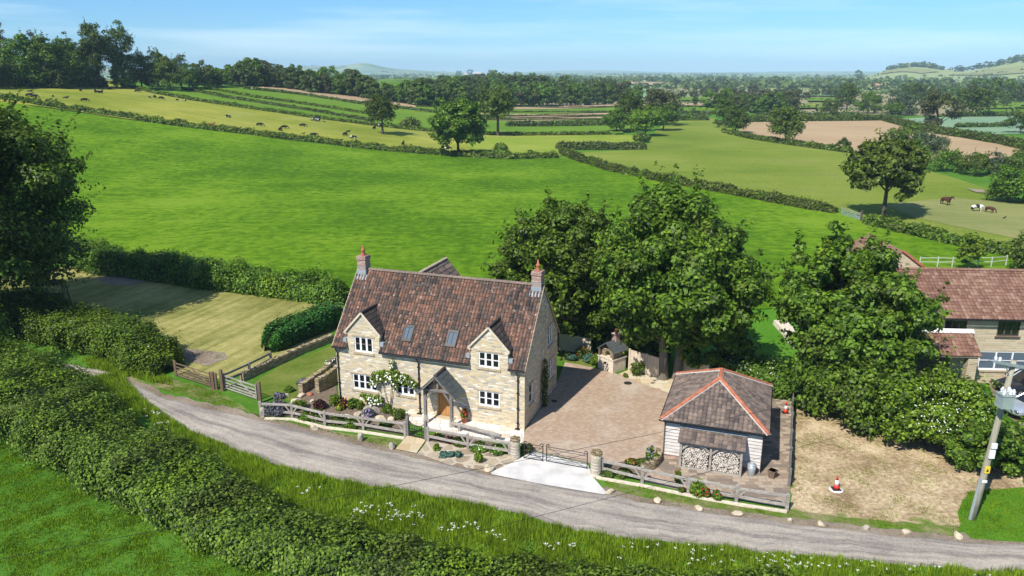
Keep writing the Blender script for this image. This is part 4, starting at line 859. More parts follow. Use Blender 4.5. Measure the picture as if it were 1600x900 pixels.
gro = g.obj('roof', 'pantiles_dark', GR, fix=False); g = MB(); [g.beam(p_, q_, .03, .2) for p_, q_ in (((g0x - .1, g0y - .10, 2.24), (g1x + .1, g0y - .10, 2.24)), ((g1x + .10, g0y - .08, 2.24), (g1x + .10, g1y, 2.24)))]; g.obj('fascia', 'black_plastic', GR); g = MB(); g.poly([a, d, c, b]); g.obj('soffit', 'oak_dark', gro)
g = MB(); m_ = MB()
for p, q in ((a, r0), (b, r0), (c, r1), (d, r1), (r0, r1)):
    ridge_tiles(g, Vector(p) + Vector((0, 0, .05)), Vector(q) + Vector((0, 0, .06)), .125, .36); p2, q2 = Vector(p), Vector(q); m_.beam(p2 + Vector((0, 0, .015)), q2 + Vector((0, 0, .02)), .275, .06)
g.obj('hip_tiles', 'terracotta', gro); m_.obj('mortar', 'mortar_white', gro)
g = MB()
for p, q in (((ex0, ey0 - .03), (ex1, ey0 - .03)), ((ex1 + .03, ey0), (ex1 + .03, ey1)), ((ex0 - .03, ey0), (ex0 - .03, ey1))): g.tube([(p[0], p[1], ze - .03), (q[0], q[1], ze - .03)], .06, 6)
g.tube([(ex1 - .05, ey0 - .02, ze - .05), (g1x + .03, g0y - .1, ze - .35), (g1x + .03, g0y - .1, .05)], .04, 6); g.obj('gutter', 'black_plastic', GR)
LS = MB(); lx0, lx1, ly0, ly1 = -1.62, 1.62, g0y - .95, g0y - .04       # lean-to log store
lo = []
g = MB(); e = Vector((0, ly1 - ly0 + .15, .42)); tiles(g, (lx0 - .12, ly0 - .15, 1.60), (1, 0, 0), e.normalized(), lx1 - lx0 + .24, e.length, .24, .27, .02, .03, 4, u0=500)
st = g.obj('log_store', 'pantiles_dark', GR, fix=False)
g = MB(); g.box(lx0 - .10, lx1 + .10, ly0 - .1, ly1, 1.53, 1.56); [g.box(x - .06, x + .06, ly0, ly0 + .12, -.05, 1.53) for x in (lx0 + .06, 0, lx1 - .06)]; g.box(lx0, lx1, ly0 - .003, ly0 + .10, 1.42, 1.528)
for x, s_ in ((lx0 + .12, 1), (-.06, -1), (.06, 1), (lx1 - .12, -1)): g.beam((x, ly0 + .05, 1.12), (x + s_ * .34, ly0 + .05, 1.45), .08, .08, (0, 1, 0))
g.box(lx0, lx1, ly1 - .04, ly1 - .01, .0, 1.5); g.box(lx0 - .02, lx0 + .012, ly0 + .12, ly1, .05, 1.5); g.box(lx1 - .012, lx1 + .02, ly0 + .12, ly1, .05, 1.5); g.box(lx0, lx1, ly0 + .02, ly1 - .04, -.02, .07); g.obj('store_frame', 'oak_silver', st)
g = MB(); g.slab([(lx0 - .15, ly1 - .12, 2.02), (lx1 + .15, ly1 - .12, 2.02), (lx1 + .15, ly1 + .03, 2.10), (lx0 - .15, ly1 + .03, 2.10)], .02); g.obj('flashing', 'lead', st)
# split logs, each on its own
def log_mesh(seed):
    rr = random.Random(seed); k = rr.choice((3, 4, 5, 6)); r = rr.uniform(.065, .10); ring = [(math.cos(2 * pi * i / k + rr.uniform(-.3, .3)) * r * rr.uniform(.8, 1.2), math.sin(2 * pi * i / k + rr.uniform(-.3, .3)) * r * rr.uniform(.8, 1.2)) for i in range(k)]
    mb = MB(); mb.prism([(x, 0, z) for x, z in ring], (0, .5, 0)); me = mb.mesh('log', ['log_end', 'log_bark'])
    for p in me.polygons: p.material_index = 0 if abs(p.normal.y) > .8 else 1
    return me
LM = [log_mesh(i) for i in range(9)]; rr = random.Random(5)
for bay, (xa, xb) in enumerate(((lx0 + .17, -.12), (.12, lx1 - .17))):
    z = .15; row = 0
    while z < 1.38:
        x = xa + (.058 if row % 2 else .0)
        while x < xb:
            o = mobj('log', LM[rr.randrange(9)]); p = W(23.6 + x, 2.6 + ly0 + rr.uniform(.10, .17), z + rr.uniform(-.015, .015)); o.location = p; o.rotation_euler = (0, rr.uniform(0, 6.28), HRZ); o.scale = (rr.uniform(.66, .95),) * 3
            mark(o, 'split firewood log stacked in the %s bay of the garage log store' % ('left', 'right')[bay], 'log', 'logs in the %s bay of the log store' % ('left', 'right')[bay]); x += .118
        z += .108; row += 1
# bin, pot
b = E_('dustbin', W(25.72, -1.05), 'pale galvanised bin standing beside the log store', 'bin'); g = MB(); g.lathe([(.17, .03), (.18, .05), (.205, .30), (.21, .32), (.225, .62)], 14); g.obj('body', 'galvanised', b, True); g = MB(); g.lathe([(.235, .615), (.235, .65), (.10, .72), (.03, .73), (.03, .78), (.0, .785)], 14); g.obj('lid', 'galvanised', b, True)
b = E_('planter_tub', W(26.78, -.95), 'dark brown tub at the right front corner of the garage', 'tub'); g = MB(); g.lathe([(.20, .03), (.27, .40), (.30, .41), (.30, .46), (.25, .46), (.23, .40)], 4); g.obj('body', 'oak_brown', b); MB().lathe([(.22, .36), (.0, .42)], 8).obj('soil', 'soil_bed', b)
# ------------------------------------------------------------------ outdoor oven
OV_ = E_('pizza_oven', G(957.5, 584), 'outdoor stone pizza oven with little tiled roof and a log arch below', 'oven', None, math.atan2(-.76, .65))
# local: front face along -x from the near corner, y to the back right
def arch(mb, x0, x1, z0, z1, xa, xb, zs, y, n=9, d=.4):
    c = (xa + xb) / 2; r = (xb - xa) / 2; A_ = [(c - r * math.cos(pi * i / n), zs + r * math.sin(pi * i / n)) for i in range(n + 1)]
    mb.poly([(x0, y, z0), (xa, y, z0), (xa, y, zs), (x0, y, zs)]); mb.poly([(xb, y, z0), (x1, y, z0), (x1, y, zs), (xb, y, zs)])
    for (p, q) in zip(A_, A_[1:]): mb.poly([(p[0], y, p[1]), (q[0], y, q[1]), (q[0], y, z1), (p[0], y, z1)]); mb.poly([(p[0], y, p[1]), (q[0], y, q[1]), (q[0], y + d, q[1]), (p[0], y + d, p[1])])
    mb.poly([(x0, y, zs), (xa, y, zs), (xa, y, z1), (x0, y, z1)]); mb.poly([(xb, y, zs), (x1, y, zs), (x1, y, z1), (xb, y, z1)])
    for x in (xa, xb): mb.poly([(x, y, z0), (x, y + d, z0), (x, y + d, zs), (x, y, zs)])
g = MB(); arch(g, -1.45, 0, 0, .95, -1.0, -.42, .42, 0); g.box(-1.45, 0, .42, 1.35, 0, .95); g.poly([(0, 0, 0), (0, .42, 0), (0, .42, .95), (0, 0, .95)]); g.poly([(-1.45, 0, 0), (-1.45, .42, 0), (-1.45, .42, .95), (-1.45, 0, .95)]); g.obj('base', 'stone_pale', OV_)
MB().box(-1.5, .05, -.05, 1.4, .952, 1.02).obj('worktop', 'stone_pale', OV_)
g = MB(); g.box(-1.32, -.12, .95, 1.05, 1.02, 1.62); g.box(-1.32, -1.15, .2, .95, 1.02, 1.62); g.box(-.29, -.12, .2, .95, 1.02, 1.62); ov = []
arch(g, -1.32, -.12, 1.02, 1.62, -.95, -.49, 1.22, .2, 9, .5); g.obj('oven_body', 'stone_drywall', OV_)
g = MB(); g.poly([(-1.35, .3, 1.62), (-.09, .3, 1.62), (-.72, .3, 2.1)]); g.poly([(-1.35, 1.2, 1.62), (-.09, 1.2, 1.62), (-.72, 1.2, 2.1)]); g.obj('gable', 'oak_brown', OV_)
g = MB(); g.slab([(-.72, -.05, 2.18), (-.72, 1.45, 2.18), (.12, 1.45, 1.52), (.12, -.05, 1.52)], .07); g.slab([(-.72, -.05, 2.18), (-.72, 1.45, 2.18), (-1.56, 1.45, 1.52), (-1.56, -.05, 1.52)], .07); g.obj('roof', 'slate', OV_)
g = MB(); g.box(-.92, -.52, .8, 1.2, 1.9, 2.55); g.box(-.96, -.48, .76, 1.24, 2.552, 2.62); ch = g.obj('chimney', 'brick_red', OV_); g = MB(); g.lathe([(.10, 2.62), (.085, 2.85), (.11, 2.9), (.02, 2.98)], 8, (-.72, 1.0, 0)); g.obj('chimney_pot', 'terracotta', ch)
for p in ((-1.38, .06), (-.06, .06)): MB().box(p[0] - .06, p[0] + .06, p[1] - .06, p[1] + .06, 1.022, 1.56).obj('post', 'oak_brown', OV_)
M_ov = OV_.matrix_basis.copy(); ro = math.atan2(-.76, .65); OL = Vector(OV_.location); co_, si_ = math.cos(ro), math.sin(ro)
for i, (x, z) in enumerate([(-.90, .08), (-.71, .08), (-.52, .08), (-.81, .23), (-.62, .23), (-.88, .36), (-.70, .38), (-.54, .36), (-.72, .53)]):
    o = mobj('log', LM[i]); y = .1; o.location = (OL.x + co_ * x - si_ * y, OL.y + si_ * x + co_ * y, z); o.rotation_euler = (0, i * 1.3, ro); mark(o, 'firewood log stored in the arch under the pizza oven', 'log', 'logs under the pizza oven')
# ------------------------------------------------------------------ fences, gates, walls
def rail_fence(name, label, pts, h=.95, rails=(.80, .33), mat='oak_silver', pw=.15, rw=(.07, .15), brace=True, cat='fence', closed=False, zo=.0, group=None):
    e = E_(name, pts[0], label, cat, group); o = Vector(pts[0]); Q = [Vector(p) - o for p in pts]
    for i, p in enumerate(Q): MB().box(p.x - pw / 2, p.x + pw / 2, p.y - pw / 2, p.y + pw / 2, p.z - .3, p.z + h + .04 * (i % 2)).obj('post', mat, e, bevel=.012)
    for i, (p, q) in enumerate(zip(Q, Q[1:])):
        d = (q - p).normalized(); n = Vector((d.y, -d.x, 0)) * .0
        for r in rails:
            s_ = .025 * math.sin(i * 2.1 + r * 5); MB().beam(p + d * pw * .5 + Vector((0, 0, r + s_)), q - d * pw * .5 + Vector((0, 0, r - s_)), rw[0], rw[1]).obj('rail', mat, e, bevel=.01)
        if brace:
            L = min(.42, (q - p).length * .3)
            if i % 2: MB().beam(p + d * .06 + Vector((0, 0, rails[-1] - .05)), p + d * L + Vector((0, 0, rails[0] - .03)), .05, .08).obj('brace', mat, e)
            MB().beam(q - d * .06 + Vector((0, 0, rails[-1] - .05)), q - d * L + Vector((0, 0, rails[0] - .03)), .05, .08).obj('brace', mat, e)
    return e
rail_fence('post_and_rail_fence', 'silvery oak rail fence in front of the flower bed, from field gate to pedestrian gate', GP((408, 649), (457, 652), (508, 665), (568, 672), (633, 682)))
rail_fence('post_and_rail_fence', 'silvery oak rail fence in front of the patio, between pedestrian gate and round pillar', GP((669, 690), (731, 702), (796, 713)))
rail_fence('post_and_rail_fence', 'silvery oak rail fence in front of the garage with red roses growing through it', GP((940, 741), (1003, 755), (1075, 771), (1150, 785), (1229, 798)))
rail_fence('post_and_rail_fence', 'weathered fence running back along the side of the garage beside the bare plot', [Vector(G(1231, 797)).lerp(Vector(G(1238, 622)), i / 6) for i in range(1, 7)], 1.05, (.92, .66, .38, .15), 'oak_grey', .12, (.04, .16), False)
MB().beam(W(8.55, -1.35, .42), W(11.9, -1.95, .42), .22, .12).obj('bench', 'oak_silver', bevel=.01)
bo = bpy.data.objects['bench']; mark(bo, 'long low oak plank bench standing on the pale patio', 'bench')
for x in (9.1, 11.4):
    MB().beam(W(x, -1.40 - (x - 8.5) * .17, 0.02), W(x, -1.40 - (x - 8.5) * .17, .36), .16, .16).obj('leg', 'oak_silver', bo)
pg = E_('pedestrian_gate', G(638, 682), 'small dark gate between two oak posts at the stone path', 'gate', None, math.atan2(G(666, 689)[1] - G(638, 682)[1], G(666, 689)[0] - G(638, 682)[0])); GWd = math.dist(G(666, 689)[:2], G(638, 682)[:2])
for x in (-.02, GWd): MB().box(x - .08, x + .08, -.08, .08, -.2, 1.28).obj('post', 'oak_grey', pg, bevel=.015)
g = MB(); [g.box(.10, GWd - .10, -.02, .02, z, z + .05) for z in (.12, .52)]; g.tube([(.12, 0, 1.02), (.3, 0, .86), (GWd / 2, 0, .80), (GWd - .3, 0, .86), (GWd - .12, 0, 1.02)], .025, 5)
for i in range(7): x = .12 + (GWd - .24) * i / 6; g.tube([(x, 0, .1), (x, 0, .83 + .18 * abs(i - 3) ** 2 / 9)], .014, 5)
g.obj('leaf', 'iron_black', pg)
def pillar(px, py, r, h, label):
    e = E_('stone_pillar', G(px, py), label, 'gate pillar'); g = MB(); g.lathe([(r * 1.04, -.2), (r, .2), (r * .98, h * .85), (r * 1.02, h)], 18); g.obj('shaft', 'stone_pillar', e, True)
    rr = random.Random(int(px)); g = MB()
    for i in range(15):
        a = 2 * pi * i / 15; c = Vector((math.cos(a), math.sin(a), 0)); tt = Vector((-c.y, c.x, 0)); z1 = h + rr.uniform(.10, .17)
        g.hexa([c * (r * .35) - tt * .045 + Vector((0, 0, h - .02)), c * (r * 1.06) - tt * .05 + Vector((0, 0, h - .02)), c * (r * 1.06) + tt * .05 + Vector((0, 0, h - .02)), c * (r * .35) + tt * .045 + Vector((0, 0, h - .02)), c * (r * .3) - tt * .04 + Vector((0, 0, z1 + .02)), c * (r * 1.0) - tt * .045 + Vector((0, 0, z1)), c * (r * 1.0) + tt * .045 + Vector((0, 0, z1)), c * (r * .3) + tt * .04 + Vector((0, 0, z1 + .02))])
    g.lathe([(r * .5, h), (r * .2, h + .16)], 8); g.obj('cope', 'stone_drywall', e); return e
pillar(805, 716, .27, 1.12, 'round stone gate pillar at the front right corner of the patio'); pillar(931, 741, .30, 1.22, 'round stone gate pillar between the concrete apron and the garage yard')
def iron_gate(p, q, label, h=1.05):
    p, q = Vector(p), Vector(q); L = (q - p).length; e = E_('iron_gate', p, label, 'gate', 'wrought iron driveway gates', math.atan2(q.y - p.y, q.x - p.x)); g = MB(); z0 = .10
    for x in (.03, L - .03): g.tube([(x, 0, z0 - .05), (x, 0, h + .02), (x, 0, h + .10), (x + (.09 if x < L / 2 else -.09), 0, h + .15), (x + (.17 if x < L / 2 else -.17), 0, h + .06)], .026, 6)
    for z in (z0, z0 + .22, z0 + .48, h - .14, h): g.tube([(.03, 0, z), (L - .03, 0, z)], .020 if z in (z0, h) else .012, 5)
    g.obj('frame', 'iron_black', e); g = MB(); g.tube([(.05, .015, h - .02), (L * .5, .015, (z0 + h) / 2 - .1), (L - .05, .015, z0 + .02)], .013, 5); g.tube([(.05, -.015, z0 + .02), (L * .5, -.015, (z0 + h) / 2 - .1), (L - .05, -.015, h - .02)], .013, 5); g.obj('brace', 'iron_black', e)
iron_gate(G(818, 717), G(849, 722), 'short black iron gate leaf next to the left round pillar', .95); iron_gate(G(853, 722), G(918, 734), 'long black iron gate leaf next to the right round pillar', .95)
def bar_gate(pts, label, mat, h=1.15, sag=0):
    p, q = Vector(pts[0]), Vector(pts[1]); L = math.dist(p[:2], q[:2]); e = E_('field_gate', p, label, 'gate', None, math.atan2(q.y - p.y, q.x - p.x))
    for i, z in enumerate((.18, .36, .55, .78, 1.05)): MB().beam((.04, 0, z), (L - .04, 0, z), .035, .085).obj('bar', mat, e)
    for x in (.06, L - .06): MB().box(x - .04, x + .04, -.045, .045, .12, h + .05).obj('stile', mat, e)
    MB().beam((.08, -.035, .2), (L * .5, -.035, 1.03), .03, .075, (0, 1, 0)).obj('brace', mat, e); MB().beam((L - .08, -.035, .2), (L * .5, -.035, 1.03), .03, .075, (0, 1, 0)).obj('brace', mat, e); return e
def gpost(px, py, h, label, w=.20, mat='oak_brown'):
    o = MB().box(-w / 2, w / 2, -w / 2, w / 2, -.2, h).obj('gate_post', mat, None, bevel=.02, loc=G(px, py)); return mark(o, label, 'post')
bar_gate(GP((276, 589), (331, 607)), 'brown weathered five bar gate on the lawn side, left of the square posts', 'oak_brown'); bar_gate(GP((351, 609), (403, 627)), 'pale weathered five bar gate with light diagonal braces, hung beside the garden', 'oak_silver')
gpost(275, 588, 1.2, 'slim brown gate post against the end of the roadside shrubs', .13); gpost(334, 608, 1.25, 'brown square gate post at the right end of the brown gate'); gpost(339, 608.5, 1.2, 'thinner brown post touching the brown gate end', .15); gpost(348, 611, 1.55, 'tall dark square gate post with a stone foot'); gpost(407, 630, 1.50, 'dark gate post at the left end of the flower bed fence')
rail_fence('post_and_rail_fence', 'short grey two rail fence between the straw coloured lawn and the garden wall', GP((352, 607), (391, 590), (424, 572)), 1.1, (1.0, .55), 'oak_grey', .16, (.06, .15), False)
o = mobj('marker_stone', rock_mesh('marker_stone', 'boulder_grey', 77, .42, .35, .85)); o.location = G(411, 652); mark(o, 'tall squared stone at the left foot of the flower bed fence', 'stone')
def dry_wall(name, label, pts, h, w, cap=True, cat='wall', mat='stone_drywall'):
    P, t = resample(pts, .33); e = E_(name, (P[0][0], P[0][1], 0), label, cat); rr = random.Random(len(label)); g = MB(); c = MB(); o = Vector((P[0][0], P[0][1], 0))
    for i in range(len(P) - 1):
        a, b = Vector((*P[i], 0)) - o, Vector((*P[i + 1], 0)) - o; d = (b - a).normalized(); n = Vector((d.y, -d.x, 0)) * w / 2; hh = h(i / (len(P) - 1)) if callable(h) else h
        Z_ = Vector((0, 0, hh)); B_ = Vector((0, 0, -.2)); g.hexa([a - n + B_, b - n + B_, b + n + B_, a + n + B_, a - n * .85 + Z_, b - n * .85 + Z_, b + n * .85 + Z_, a + n * .85 + Z_])
        if cap:
            for k in range(3):
                p = a + (b - a) * (k / 3); q = a + (b - a) * ((k + .88) / 3); z0 = Vector((0, 0, hh + .002)); z1 = Vector((0, 0, hh + rr.uniform(.12, .22)))
                c.hexa([p - n + z0, q - n + z0, q + n + z0, p + n + z0, p - n * .8 + z1, q - n * .8 + z1, q + n * .8 + z1, p + n * .8 + z1])
    g.obj('courses', mat, e)
    if cap: c.obj('cope', mat, e)
    return e
dry_wall('dry_stone_wall', 'dry stone wall with upright cope stones below the clipped conifer hedge', GP((378, 596), (420, 576), (470, 553), (520, 533)), .45, .4)
dry_wall('dry_stone_wall', 'upper curved dry stone retaining wall behind the rockery, beside the cottage corner', GP((470, 616), (490, 602), (510, 588), (524, 572)), .55, .4)
dry_wall('dry_stone_wall', 'lower dry stone wall with a shaded face beside the cottage corner', GP((496, 614), (512, 606), (528, 592)), .85, .38)
dry_wall('dry_stone_wall', 'low mortared stone kerb wall under the garage yard fence', GP((925, 742), (935, 748), (1003, 760), (1075, 775), (1150, 789), (1229, 801)), .10, .22, False, 'wall', 'stone_pale')
dry_wall('dry_stone_wall', 'low stone edging of the flower bed along the front fence', GP((414, 655), (457, 656), (508, 669), (568, 676), (632, 686)), .10, .2, False, 'wall', 'stone_pale')
dry_wall('dry_stone_wall', 'small curved stone edging round the flower bed left of the garage', GP((1003, 737), (1020, 733), (1030, 722), (1028, 712)), .30, .3, True, 'wall')
dry_wall('dry_stone_wall', 'rubble stone garden wall on the lawn beyond the hazel tree', GP((1218, 507), (1232, 522), (1250, 545)), .4, 1.2, False, 'wall', 'stone_pale')
def panel_fence(label, pts, h, n, mat='panel_timber'):
    p, q = Vector(pts[0]), Vector(pts[1]); e = E_('panel_fence', p, label, 'fence', None, math.atan2(q.y - p.y, q.x - p.x)); L = (q - p).length; w_ = L / n
    for i in range(n):
        g = MB(); k = 9
        for j in range(k): a = i * w_ + .06 + (w_ - .12) * j / k; g.box(a, a + (w_ - .12) / k * .96, -.012 - .006 * (j % 2), .012, .10, h)
        g.box(i * w_ + .05, (i + 1) * w_ - .05, -.03, .03, h - .002, h + .05); g.box(i * w_ + .05, (i + 1) * w_ - .05, -.034, -.02, h * .55, h * .55 + .08); g.obj('panel', mat, e)
    for i in range(n + 1): MB().box(i * w_ - .055, i * w_ + .055, -.06, .06, -.2, h + .12).obj('post', mat, e)
panel_fence('pale vertical board panel fence behind the shaded cottage gable', GP((866, 547), (922, 556)), 1.35, 3); panel_fence('tan board panel fence in shade right of the pizza oven', GP((983, 578), (1037, 594)), 1.5, 2); panel_fence('short tan board fence between the big tree trunk and the garage roof', GP((1055, 588), (1105, 600)), 1.3, 2)
# wires and pole
PB = Vector(G(1519, 811)); pl = E_('utility_pole', PB, 'leaning wooden electricity pole with a grey transformer box beside the road', 'pole'); lean = Vector((.48, -.05, 8.15)); ax = lambda z: lean * (z / 8.15)
g = MB(); g.tube([ax(-.4), ax(2), ax(4), ax(8.15)], [.17, .16, .145, .115], 10); g.obj('shaft', 'pole_timber', pl, True)
g = MB(); T_ = ax(7.95) + Vector((0, -.16, 0)); g.beam(T_ + Vector((-1.15, -.25, .30)), T_ + Vector((1.2, .25, -.30)), .10, .12); ca = g.obj('crossarm', 'galvanised', pl)
g = MB(); g.tube([T_ + Vector((-.55, -.12, .14)), ax(7.3)], .03, 5); g.tube([T_ + Vector((.55, .12, -.14)), ax(7.3)], .03, 5); g.obj('stay', 'galvanised', ca)
for k in (-1.08, -.85, 1.05):
    p = T_ + Vector((k, k * .2, -k * .26 + .06)); g = MB(); g.lathe([(.05, 0), (.095, .05), (.05, .08), (.085, .12), (.03, .2)], 8, p); g.obj('insulator', 'porcelain', pl, True)
g = MB(); bz_ = ax(6.33) + Vector((-.12, 0, 0)); g.box(bz_.x - .40, bz_.x + .14, bz_.y - .68, bz_.y - .18, 6.140, 6.660); g.box(bz_.x - .43, bz_.x + .17, bz_.y - .71, bz_.y - .15, 6.662, 6.720); g.box(bz_.x - .42, bz_.x + .16, bz_.y - .70, bz_.y - .16, 6.080, 6.135); tr = g.obj('transformer', 'transformer_green', pl)
for dx, dy in ((-.34, -.6), (-.05, -.6), (.08, -.6), (-.25, -.32), (.05, -.32)): g = MB(); g.lathe([(.06, 6.720), (.11, 6.780), (.06, 6.820), (.10, 6.880), (.05, 6.940), (.03, 7.000)], 8, (bz_.x + dx, bz_.y + dy, 0)); g.obj('bushing', 'porcelain', tr, True)
for z, h_, m_, nm in ((3.35, .42, 'paint_white', 'meter_box'), (3.85, .26, 'paint_white', 'meter_box'), (2.55, .36, 'yellow_sign', 'warning_sign'), (2.05, .13, 'paint_white', 'number_plate')):
    c = ax(z); MB().box(c.x - .12, c.x + .12, c.y - .24 if 'box' in nm else c.y - .175, c.y - .15, z, z + h_).obj(nm, m_, pl)
g = MB(); c = ax(2.6); g.prism([(c.x - .07, c.y - .178, 2.64), (c.x + .07, c.y - .178, 2.64), (c.x, c.y - .178, 2.80)], (0, -.002, 0)); g.obj('warning_mark', 'black_plastic', pl)
g = MB(); g.tube([ax(.02) + Vector((-.15, -.06, 0)), ax(2.2) + Vector((-.14, -.06, 0))], .075, 8); g.obj('cable_guard', 'galvanised', pl)
def wire(label, p, q, sag=.7):
    p, q = Vector(p), Vector(q); g = MB(); g.tube([p.lerp(q, i / 24) - Vector((0, 0, sag * 4 * (i / 24) * (1 - i / 24))) for i in range(25)], .008, 4); mark(g.obj('power_line', 'black_plastic', None, True), label, 'wire')
wire('upper thin black power line running left from the pole crossarm over the driveway', PB + T_ + Vector((-1.08, -.22, .42)), (-38, 8.5, 8.6)); wire('lower thin black power line running left from the transformer over the lane', PB + Vector((bz_.x - .34, bz_.y - .6, 7.0)), (-36, 5.5, 7.6))
# traffic cones
def cone(loc, label):
    e = E_('traffic_cone', loc, label, 'traffic cone'); g = MB(); g.box(-.21, .21, -.21, .21, .0, .04); g.obj('base', 'rubber', e, bevel=.015)
    prof = [(.155, .042), (.118, .26), (.072, .52), (.03, .75)]; g = MB(); g.lathe(prof[:2], 14); g.obj('lower_band', 'cone_red', e, True); g = MB(); g.lathe([(.118, .262), (.072, .518)], 14); g.obj('reflective_sleeve', 'cone_white', e, True); g = MB(); g.lathe([(.072, .52), (.03, .75), (.02, .76)], 14); g.obj('tip', 'cone_red', e, True); return e
pp = G(1306, 766); o = MB().lathe([(.34, .0), (.36, .03), (.30, .06)], 16).obj('manhole_cover', 'concrete', loc=(pp[0], pp[1], .012)); mark(o, 'pale round concrete cover on the bare plot, under the traffic cone', 'cover')
cone((pp[0], pp[1], .075), 'red and white traffic cone on a pale round cover in the bare plot'); cone(G(1227, 645), 'red and white traffic cone behind the garage next to the fence')
for px, py, lb in ((981, 599, 'dark round drain cover on the paved drive near the big trees'), (866, 627, 'small dark drain grate beside the lower gable window'), (851, 634, 'small dark drain grate near the ivy on the gable wall')):
    p = G(px, py); r = .28 if px > 900 else .2; o = MB().lathe([(r, 0), (r * .98, .015), (r * .5, .018)], 16).obj('drain_cover', 'iron_black', loc=(p[0], p[1], .018)); mark(o, lb, 'drain cover')
# ------------------------------------------------------------------ neighbour's house, cars
NH = E_('neighbour_house', (25.9, 48.5, 0), 'pale stone house with orange red tiled roof and lean-to porch, cut by the right edge', 'house', None, math.atan2(-.067, .998))
n0, n1, nd = 0.0, 19.0, 7.0
g = MB(); wins = [(1.15, 2.35, 3.55, 4.62), (3.30, 4.75, 3.45, 4.72), (6.75, 8.2, 3.45, 4.72), (11, 12.4, 3.45, 4.72)]; low = [(5.9, 9.2, 1.0, 2.35)]
wall_cells(g, n0, n1, lambda a, s: 5.0, [], wins + low, PF, .12)
for x, s_ in ((n0, 1), (n1, -1)): wall_cells(g, 0, nd, lambda a, s: 5.0 + min(a, nd - a) * .60, [nd / 2], [], (lambda X: lambda a, d, z: (X, a, z))(x))
g.poly([(n0, nd, -.3), (n1, nd, -.3), (n1, nd, 5), (n0, nd, 5)]); g.obj('wall', 'stone_ashlar', NH)
for w_ in wins: window(NH, PF, *w_, 3, 1, 'oak_dark', 'glass_dark', fo=.07, mu=.07, lint=None, sill='oak_dark')
window(NH, PF, *low[0], 3, 2, 'paint_white', 'glass_blue', fo=.08, mu=.09, lint=None)
g = MB(); e = Vector((0, 3.5 + .45, (3.5 + .45) * .60)); zb = 5.0 - .45 * .6 + .05; L_ = e.length; e.normalize(); e2 = Vector((0, -e.y, e.z))
tiles(g, (n0 - .3, -.45, zb), (1, 0, 0), e, n1 + .6, L_, .26, .30, .022, .032, 4); tiles(g, (n1 + .3, nd + .45, zb), (-1, 0, 0), e2, n1 + .6, L_, .26, .30, .022, .032, 4)
nr = g.obj('roof', 'pantiles_red', NH, fix=False); zr2 = zb + 3.95 * .6; g = MB(); ridge_tiles(g, (n0 - .3, 3.5, zr2), (n1 + .3, 3.5, zr2), .15); g.obj('ridge_tiles', 'pantiles_red', nr)
g = MB(); g.tube([(n0 - .3, -.52, zb - .06), (n1, -.52, zb - .06)], .06, 6); g.obj('gutter', 'black_plastic', NH)
g = MB(); g.slab([(2.3, 5.4, 8.0), (2.3, 12.0, 8.0), (6.4, 12.0, 5.0), (6.4, 5.4, 5.0)], .1); g.slab([(2.3, 5.4, 8.0), (2.3, 12.0, 8.0), (.1, 12.0, 6.4), (.1, 5.4, 6.4)], .1); rw2 = g.obj('rear_roof', 'pantiles_red', NH)
g = MB(); g.beam((2.3, 5.38, 8.02), (6.4, 5.38, 5.02), .16, .16); g.obj('verge', 'terracotta', rw2); g = MB(); g.poly([(.3, 5.45, -.2), (6.2, 5.45, -.2), (6.2, 5.45, 5.05), (2.3, 5.45, 7.9), (.3, 5.45, 6.4)]); g.box(.3, 6.2, 5.5, 11.8, -.2, 4.95); g.obj('rear_wall', 'stone_ashlar', NH)
g = MB(); e = Vector((0, 1.75, 1.2)); tiles(g, (-1.2, -1.75, 2.62), (1, 0, 0), e.normalized(), 6.3, e.length, .26, .30, .022, .032, 4); pr = g.obj('porch_roof', 'pantiles_red', NH, fix=False)
MB().slab([(-1.3, -.25, 3.70), (5.2, -.25, 3.70), (5.2, -.02, 3.92), (-1.3, -.02, 3.92)], .02).obj('flashing', 'paint_white', pr)
g = MB(); g.box(-1.1, 5.0, -1.7, -.02, 2.50, 2.56); g.box(4.35, 4.95, -1.6, -1.1, -.2, 2.498); g.obj('porch_pier', 'stone_ashlar', NH); MB().box(1.0, 4.0, -.06, -.004, -.1, 2.2).obj('door', 'oak_dark', NH)
